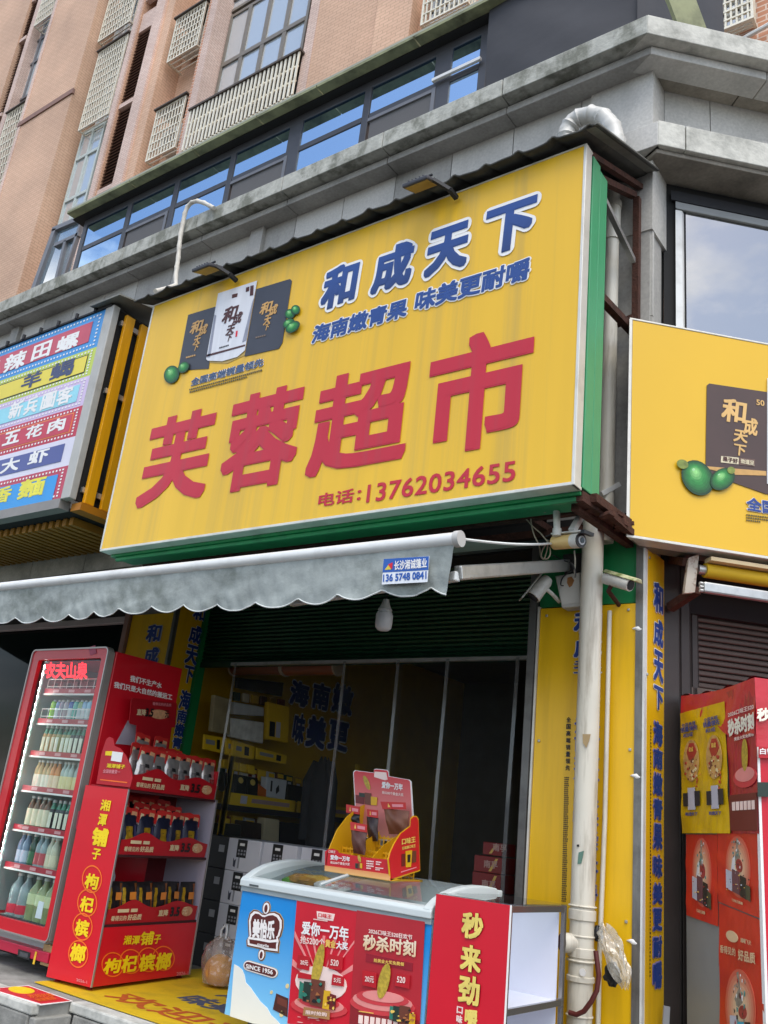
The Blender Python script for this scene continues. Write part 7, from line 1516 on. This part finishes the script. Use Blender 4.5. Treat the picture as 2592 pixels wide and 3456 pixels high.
# ================================================================== inside the shop
cur = thing('strip_curtain', 'clear plastic strip curtain hanging in the shop doorway', 'curtain', (-4.2, 5.4, 2.28))
pvcf = glass('pvc_film', (.93, .94, .94), .002, .25, body='#8f9494', body_amt=.03, bump=.5, bscale=2.5)
CY_ = 5.40
ex = [hA(*q, CY_).x for q in ((795, 2244), (1167, 2237), (1352, 2230), (1518, 2230), (1749, 2226))]
for i in range(4):
    a, b = ex[i]-.02, ex[i+1]+.02; yo = CY_+(.012 if i % 2 else 0)
    MB().grid(lambda u, v: Vector((a+(b-a)*u+.015*math.sin(2.4*v+i), yo+.012*math.sin(5*u+2*v+i)+.004*math.sin(17*u), .01+2.29*v)), 14, 10).build('strip', pvcf, cur, smooth=True)
milky = glass('milky_seam', (.75, .77, .78), .05, .15, body='#a4a6a8', body_amt=.32)
for i, x in enumerate(ex): MB().grid(lambda u, v: Vector((x-.014+.028*u+.015*math.sin(2.4*v+i), CY_-.012+.004*math.sin(9*v), .01+2.29*v)), 2, 16).build('seam', milky, cur, smooth=True)
MB().box((ex[0]-.05, CY_-.01, 2.285), (-2.62, CY_+.03, 2.31)).build('hanging_rail', alu, cur)
# rolled bamboo blinds above the door
cop = mat('copper_roll', '#8a4a2c', .4, .1, var=.25, scale=5, stretch=(.6, 1, 9))
for k, (xa, xb, yr) in enumerate((((790), (960), 5.72), ((966), (1140), 5.66))):
    p0_, p1_ = hA(xa, 2262-k*4, yr), hA(xb, 2258+k*4, yr); z_ = (p0_.z+p1_.z)/2+.02
    rb = thing('rolled_blind', ('rolled copper brown film hanging above the doorway near the yellow wall', 'rolled copper brown film hanging above the doorway next to the first roll')[k], 'roll', (p0_.x, yr, z_), 'rolls above the doorway')
    MB().tube([(p0_.x, yr, z_), (p1_.x, yr, z_)], .068, 18).build('roll', cop, rb, smooth=True)
    for x in (p0_.x, p1_.x): MB().tube([(x-.008, yr, z_), (x+.008, yr, z_)], .078, 18).build('end_ring', mat('cream_ring', '#b5a58f', .5), rb, smooth=True)
# wall print on the yellow side wall
wl = PX(-6.238); z6_ = Z(650, 2200, .30139)
wp = thing('wall_advert', 'large blue lettering on the yellow inside wall of the shop', 'wall print', (-6.23, 7.5, 1.8))
for ch, x0, y0, x1, y1 in (('海', 1085, 330, 1300, 610), ('南', 1335, 350, 1530, 650), ('嫩', 1560, 370, 1790, 700), ('味', 1120, 690, 1250, 1030), ('美', 1268, 720, 1488, 1080), ('更', 1512, 775, 1740, 1110)):
    textbox(ch, wl, z6_(x0, (y0+y1)/2), z6_(x1, (y0+y1)/2), z6_((x0+x1)/2, y0), z6_((x0+x1)/2, y1), navy, wp, bold=.045, lift=.004, outline=white, orad=.10)
# rack along the yellow wall
RX = -5.82
rk = thing('shelf_rack', 'dark shop rack stocked with yellow trays and pouches along the yellow wall', 'shelf rack', (RX, 6.5, 0))
pR = PX(RX); dksh = mat('rack_dark', '#1d1d20', .6, var=.1); yb = mat('rack_yellow', '#e0b81e', .5, var=.08)
r0 = pR.hit(*z6_(330, 1650)); r1 = pR.hit(*z6_(1290, 1900)); ry0, ry1 = 5.75, max(7.6, r1.y)
zsh = [pR.hit(*z7(700, 250)).z, pR.hit(*z7(700, 690)).z]
for z in (zsh[0], zsh[1], .15): MB().box((-6.2, ry0, z-.05), (RX, ry1, z)).build('shelf', dksh, rk)
for y in (ry0, ry1-.05): MB().box((RX-.03, y, 0), (RX, y+.04, 1.7)).build('post', yb, rk)
MB().box((RX-.02, ry0, zsh[1]), (RX-.0, ry0+.05, zsh[0]+.4)).build('yellow_post', yb, rk)
for a, b in ((ry0+.06, (ry0+ry1)/2-.02), ((ry0+ry1)/2+.02, ry1-.06)):
    MB().box((RX, a, zsh[0]-.0), (RX+.008, b, zsh[0]+.10)).build('tray_front', yb, rk); fineprint(PX(RX+.008), *[(0, 0)]*3, 1, white, rk) if False else None
    MB().box((RX+.009, a+.12, zsh[0]+.02), (RX+.011, a+.2, zsh[0]+.085)).build('tray_print', mat('pack_white', '#b9b9c4'), rk); MB().box((RX+.009, a+.26, zsh[0]+.035), (RX+.011, b-.08, zsh[0]+.07)).build('tray_print', mat('dim_pink', '#a88a8a', .5), rk)
def wallpack(q, x, dep_, m, name, label, cat, grp_=None, zf=z6_, motif=None):
    pl = PX(x); P = [pl.hit(*zf(*p_)) for p_ in q]; y0 = min(p_.y for p_ in P); y1 = max(p_.y for p_ in P); c = sum(P, Vector())/4
    t_ = thing(name, label, cat, tuple(c), grp_)
    MB().prism(P, (-dep_, 0, 0)).build('pack', m, t_, bevel=.008, tri=False)
    if motif:
        M_ = quadmap([zf(*q[3]), zf(*q[2]), zf(*q[1]), zf(*q[0])])
        for pts, mm in motif: poly('print', pl, [M_(*p_) for p_ in pts], mm, t_, .003)
    return t_
dkp = mat('dark_green_pouch', '#131a18', .4, var=.2); ovl = mat('oval_yellow', '#c9b25a', .4)
for k, (x0, x1) in enumerate(((355, 470), (478, 600), (610, 735))):
    y0, y1 = 1345+.18*(x0-355), 1560+.18*(x0-355); wallpack(((x0, y0), (x1, y0+22), (x1, y1+22), (x0, y1)), RX-.02, .08, dkp, 'snack_pouch', 'dark pouch with yellow oval on the upper shelf of the yellow wall rack', 'pouch', 'pouches on the wall rack', motif=((ell(.5, .72, .22, .16), ovl),))
wallpack(((745, 1480), (830, 1540), (825, 1650), (720, 1600)), RX-.02, .08, mat('orange_pouch', '#c4621a', .5, var=.1), 'snack_pouch', 'orange pouch between the dark and the white pouch on the wall rack', 'pouch', 'pouches on the wall rack')
wallpack(((835, 1400), (1060, 1440), (1035, 1660), (820, 1620)), RX-.02, .08, mat('pale_pouch', '#c4c8cc', .5, var=.1), 'snack_pouch', 'pale grey pouch on the upper shelf of the wall rack', 'pouch', 'pouches on the wall rack', motif=((((.2, .3), (.28, .3), (.28, .85), (.2, .85)), black), (((.5, .2), (.65, .4), (.6, .7), (.48, .5)), black)))
wallpack(((1075, 1480), (1235, 1510), (1215, 1690), (1060, 1655)), RX-.02, .08, dkp, 'snack_pouch', 'black pouch at the far end of the upper wall shelf', 'pouch', 'pouches on the wall rack')
for k, (q, m_, lab) in enumerate(((((380, 985), (560, 1060), (690, 1120), (380, 1180)), yb, 'yellow price board with bottle picture on the wall rack'),)): pass
for q, lab in ((((370, 960), (700, 1060), (690, 1210), (365, 1150)), 'yellow promotion board under the hanging jars'), (((720, 1070), (1060, 1160), (1050, 1260), (715, 1200)), 'yellow promotion board next to the big blue lettering'), (((130, 920), (350, 960), (345, 1140), (120, 1090)), 'yellow promotion board beside the door post inside the shop')):
    wallpack(q, RX-.05, .02, yb, 'promotion_board', lab, 'board', motif=((((.1, .4), (.55, .4), (.55, .7), (.1, .7)), mat('grey_ink', '#8a8a8e')), (((.65, .2), (.8, .2), (.8, .8), (.65, .8)), black)))
for k in range(4): 
    x0 = 350+90*k; y0 = 1200+.22*(x0-350); wallpack(((x0, y0), (x0+80, y0+18), (x0+78, y0+120), (x0-2, y0+100)), RX-.12, .06, yb, 'snack_pouch', 'yellow topped pouch in the rear row of the upper wall shelf', 'pouch', 'rear row pouches on the wall rack')
for q, m_, lab in ((((470, 560), (800, 620), (800, 720), (460, 700)), mat('clear_jar', '#b4b8ba', .3, var=.15, scale=12), 'stack of clear jar lids hanging high in the shop'), (((435, 740), (800, 790), (790, 1030), (425, 950)), mat('white_basket', '#cfcfca', .5, var=.2, scale=18), 'pale plastic basket hanging above the yellow boards'), (((250, 480), (430, 530), (420, 930), (215, 890)), mat('beige_bag', '#9a8f70', .5, var=.2, scale=10), 'beige bundle hanging beside the curtain edge'), (((850, 560), (1090, 620), (1070, 1020), (830, 980)), yb, 'yellow hanging banner with pouches beside the basket')):
    wallpack(q, RX-.02, .05, m_, 'hanging_goods', lab, 'goods', motif=((((.1, .1), (.35, .1), (.35, .5), (.1, .5)), black), (((.4, .1), (.6, .1), (.6, .52), (.4, .52)), mat('pack_white', '#b9b9c4'))) if 'banner' in lab else None)
wallpack(((510, 290), (1025, 345), (1005, 500), (500, 405)), -6.05, .04, mat('navy_screen', '#0e1322', .3), 'wall_screen', 'dark blue screen high on the yellow inside wall', 'screen')
for q, m_, lab in ((((300, 430), (545, 440), (540, 690), (285, 670)), dkp, 'black pouch group on the lower wall shelf'), (((560, 395), (775, 430), (770, 700), (555, 690)), mat('dark_brown_mesh', '#33241c', .6, var=.4, scale=30), 'dark brown mesh bag of nuts on the lower wall shelf'), (((815, 365), (975, 385), (965, 718), (785, 705)), mat('cream_pack', '#c4b692', .5, var=.12), 'cream paper pack on the lower wall shelf'), (((985, 410), (1280, 440), (1270, 720), (975, 718)), mat('dark_navy_pack', '#12141d', .4, var=.2), 'dark gold printed pack at the end of the lower wall shelf')):
    wallpack(q, RX-.03, .1, m_, 'snack_pack', lab, 'pack', None, z7)
# fuller shelves: second rows, small cartons and hanging strips
rs_ = random.Random(11)
pal_ = [('dark green', '#1f3a2c'), ('gold', '#b08a2a'), ('ivory', '#cfc6a8'), ('maroon', '#6a2420'), ('yellow', '#d9b020'), ('silver', '#a9acb0'), ('brown', '#5a3a26')]
for k in range(9):
    nm, c = pal_[k % 7]; x0 = 340+100*k; y0 = 1235+.20*(x0-340)+rs_.uniform(-15, 15)
    wallpack(((x0, y0), (x0+88, y0+18), (x0+86, y0+150), (x0-2, y0+132)), RX-.16, .05, mat('shelf_'+c, c, .45, var=.15), 'snack_pouch', '%s pouch standing behind the front pouches of the upper wall shelf' % nm, 'pouch', 'second row pouches on the wall rack', motif=((((.15, .55), (.85, .55), (.85, .88), (.15, .88)), yb), (((.3, .15), (.7, .15), (.7, .45), (.3, .45)), mat('pack_white', '#b9b9c4'))))
for k in range(7):
    nm, c = pal_[(k+3) % 7]; x0 = 315+135*k; y0 = 330+.13*(x0-315)+rs_.uniform(-10, 10)
    wallpack(((x0, y0), (x0+118, y0+16), (x0+112, y0+290), (x0-6, y0+275)), RX-.18, .05, mat('shelf_'+c, c, .45, var=.15), 'snack_pack', '%s pack standing behind the front packs of the lower wall shelf' % nm, 'pack', 'second row packs on the wall rack', z7, motif=((((.15, .60), (.85, .60), (.85, .9), (.15, .9)), yb),))
for k in range(6):
    nm, c = pal_[(k*2) % 7]; x0 = 470+100*k; y0 = 445+.16*(x0-470)
    wallpack(((x0, y0), (x0+70, y0+14), (x0+66, y0+110), (x0-3, y0+98)), RX-.3, .03, mat('shelf_'+c, c, .45, var=.15), 'hanging_pack', '%s blister pack hanging on the yellow wall under the dark screen' % nm, 'pack', 'hanging packs on the yellow wall')
# hanging coat
ct_ = thing('hanging_coat', 'dark grey coat hanging inside behind the plastic curtain', 'coat', tuple(hA(1090, 2700, 6.4)))
cc = [hA(*q, 6.5) for q in ((1095, 2560), (1085, 2640), (1078, 2760), (1070, 2860), (1066, 2930))]
def coatf(u, v):
    i = min(3, int(v*4)); t0 = v*4-i; c = cc[i]*(1-t0)+cc[i+1]*t0; a = 2*math.pi*u; w = .04+.09*min(1, v*6)*(1-.1*v); return c+Vector((math.cos(a)*w*(1+.08*math.sin(6*a)), math.sin(a)*w*.5, .02*math.sin(5*a)))
MB().grid(coatf, 30, 16).build('cloth', mat('coat_grey', '#2c2d30', .9, var=.25, scale=12), ct_, smooth=True)
for s_ in (-1, 1): MB().tube([cc[0]+Vector((s_*.07, 0, -.04)), cc[1]+Vector((s_*.14, -.02, 0)), cc[3]+Vector((s_*.15, -.03, .05))], .05, 10, rs=[.05, .052, .042]).build('sleeve', mat('coat_grey', '#3d3f42'), ct_, smooth=True)
# battery cartons behind the curtain
zq_ = Z(650, 2150, .72333)
for k, (q, lab) in enumerate((((1300, 1100, 1440, 1190), 'red carton at the bottom of the small stack behind the curtain'), ((1310, 1022, 1445, 1098), 'red carton in the middle of the small stack behind the curtain'), ((1352, 960, 1445, 1020), 'small red carton on top of the stack behind the curtain'))):
    a, b = hA(*zq_(q[0], q[3]), 5.85), hA(*zq_(q[2], q[1]), 5.85); zc0, zc1 = hA(*zq_(q[0]+60, q[3]), 5.85).z, hA(*zq_(q[0]+60, q[1]), 5.85).z
    rc = thing('carton', lab, 'carton', (a.x, 5.95, zc0), 'red cartons behind the curtain'); MB().box((a.x, 5.85, zc0), (b.x, 6.05, zc1)).build('box', mat('red_carton', '#8f1f1c', .5, var=.1), rc, bevel=.004)
    lettering('南孚', (a.x+.08, 5.849, zc0+.03), (.11, 0, 0), (0, 0, .05), (0, -1, 0), mat('carton_pink', '#c49a90', .5), rc, bold=.03, lift=.002)
    MB().prism([(b.x-.10, 5.848, zc0+.01), (b.x-.08, 5.848, zc0+.01), (b.x-.03, 5.848, zc1-.01), (b.x-.05, 5.848, zc1-.01)], (0, .0015, 0)).build('stripe_print', gold, rc)
ctab = thing('counter', 'dark shop counter under the red cartons behind the curtain', 'counter', (-2.9, 6.0, 0)); zct = hA(*zq_(1370, 1190), 5.85).z
MB().box((-3.3, 5.82, zct-.04), (-2.32, 6.6, zct)).build('top', mat('dark_counter_top', '#3a3430', .5, var=.1), ctab); MB().box((-3.28, 5.86, 0), (-2.34, 6.58, zct-.041)).build('base', mat('dark_counter', '#2b2826', .6, var=.1), ctab)
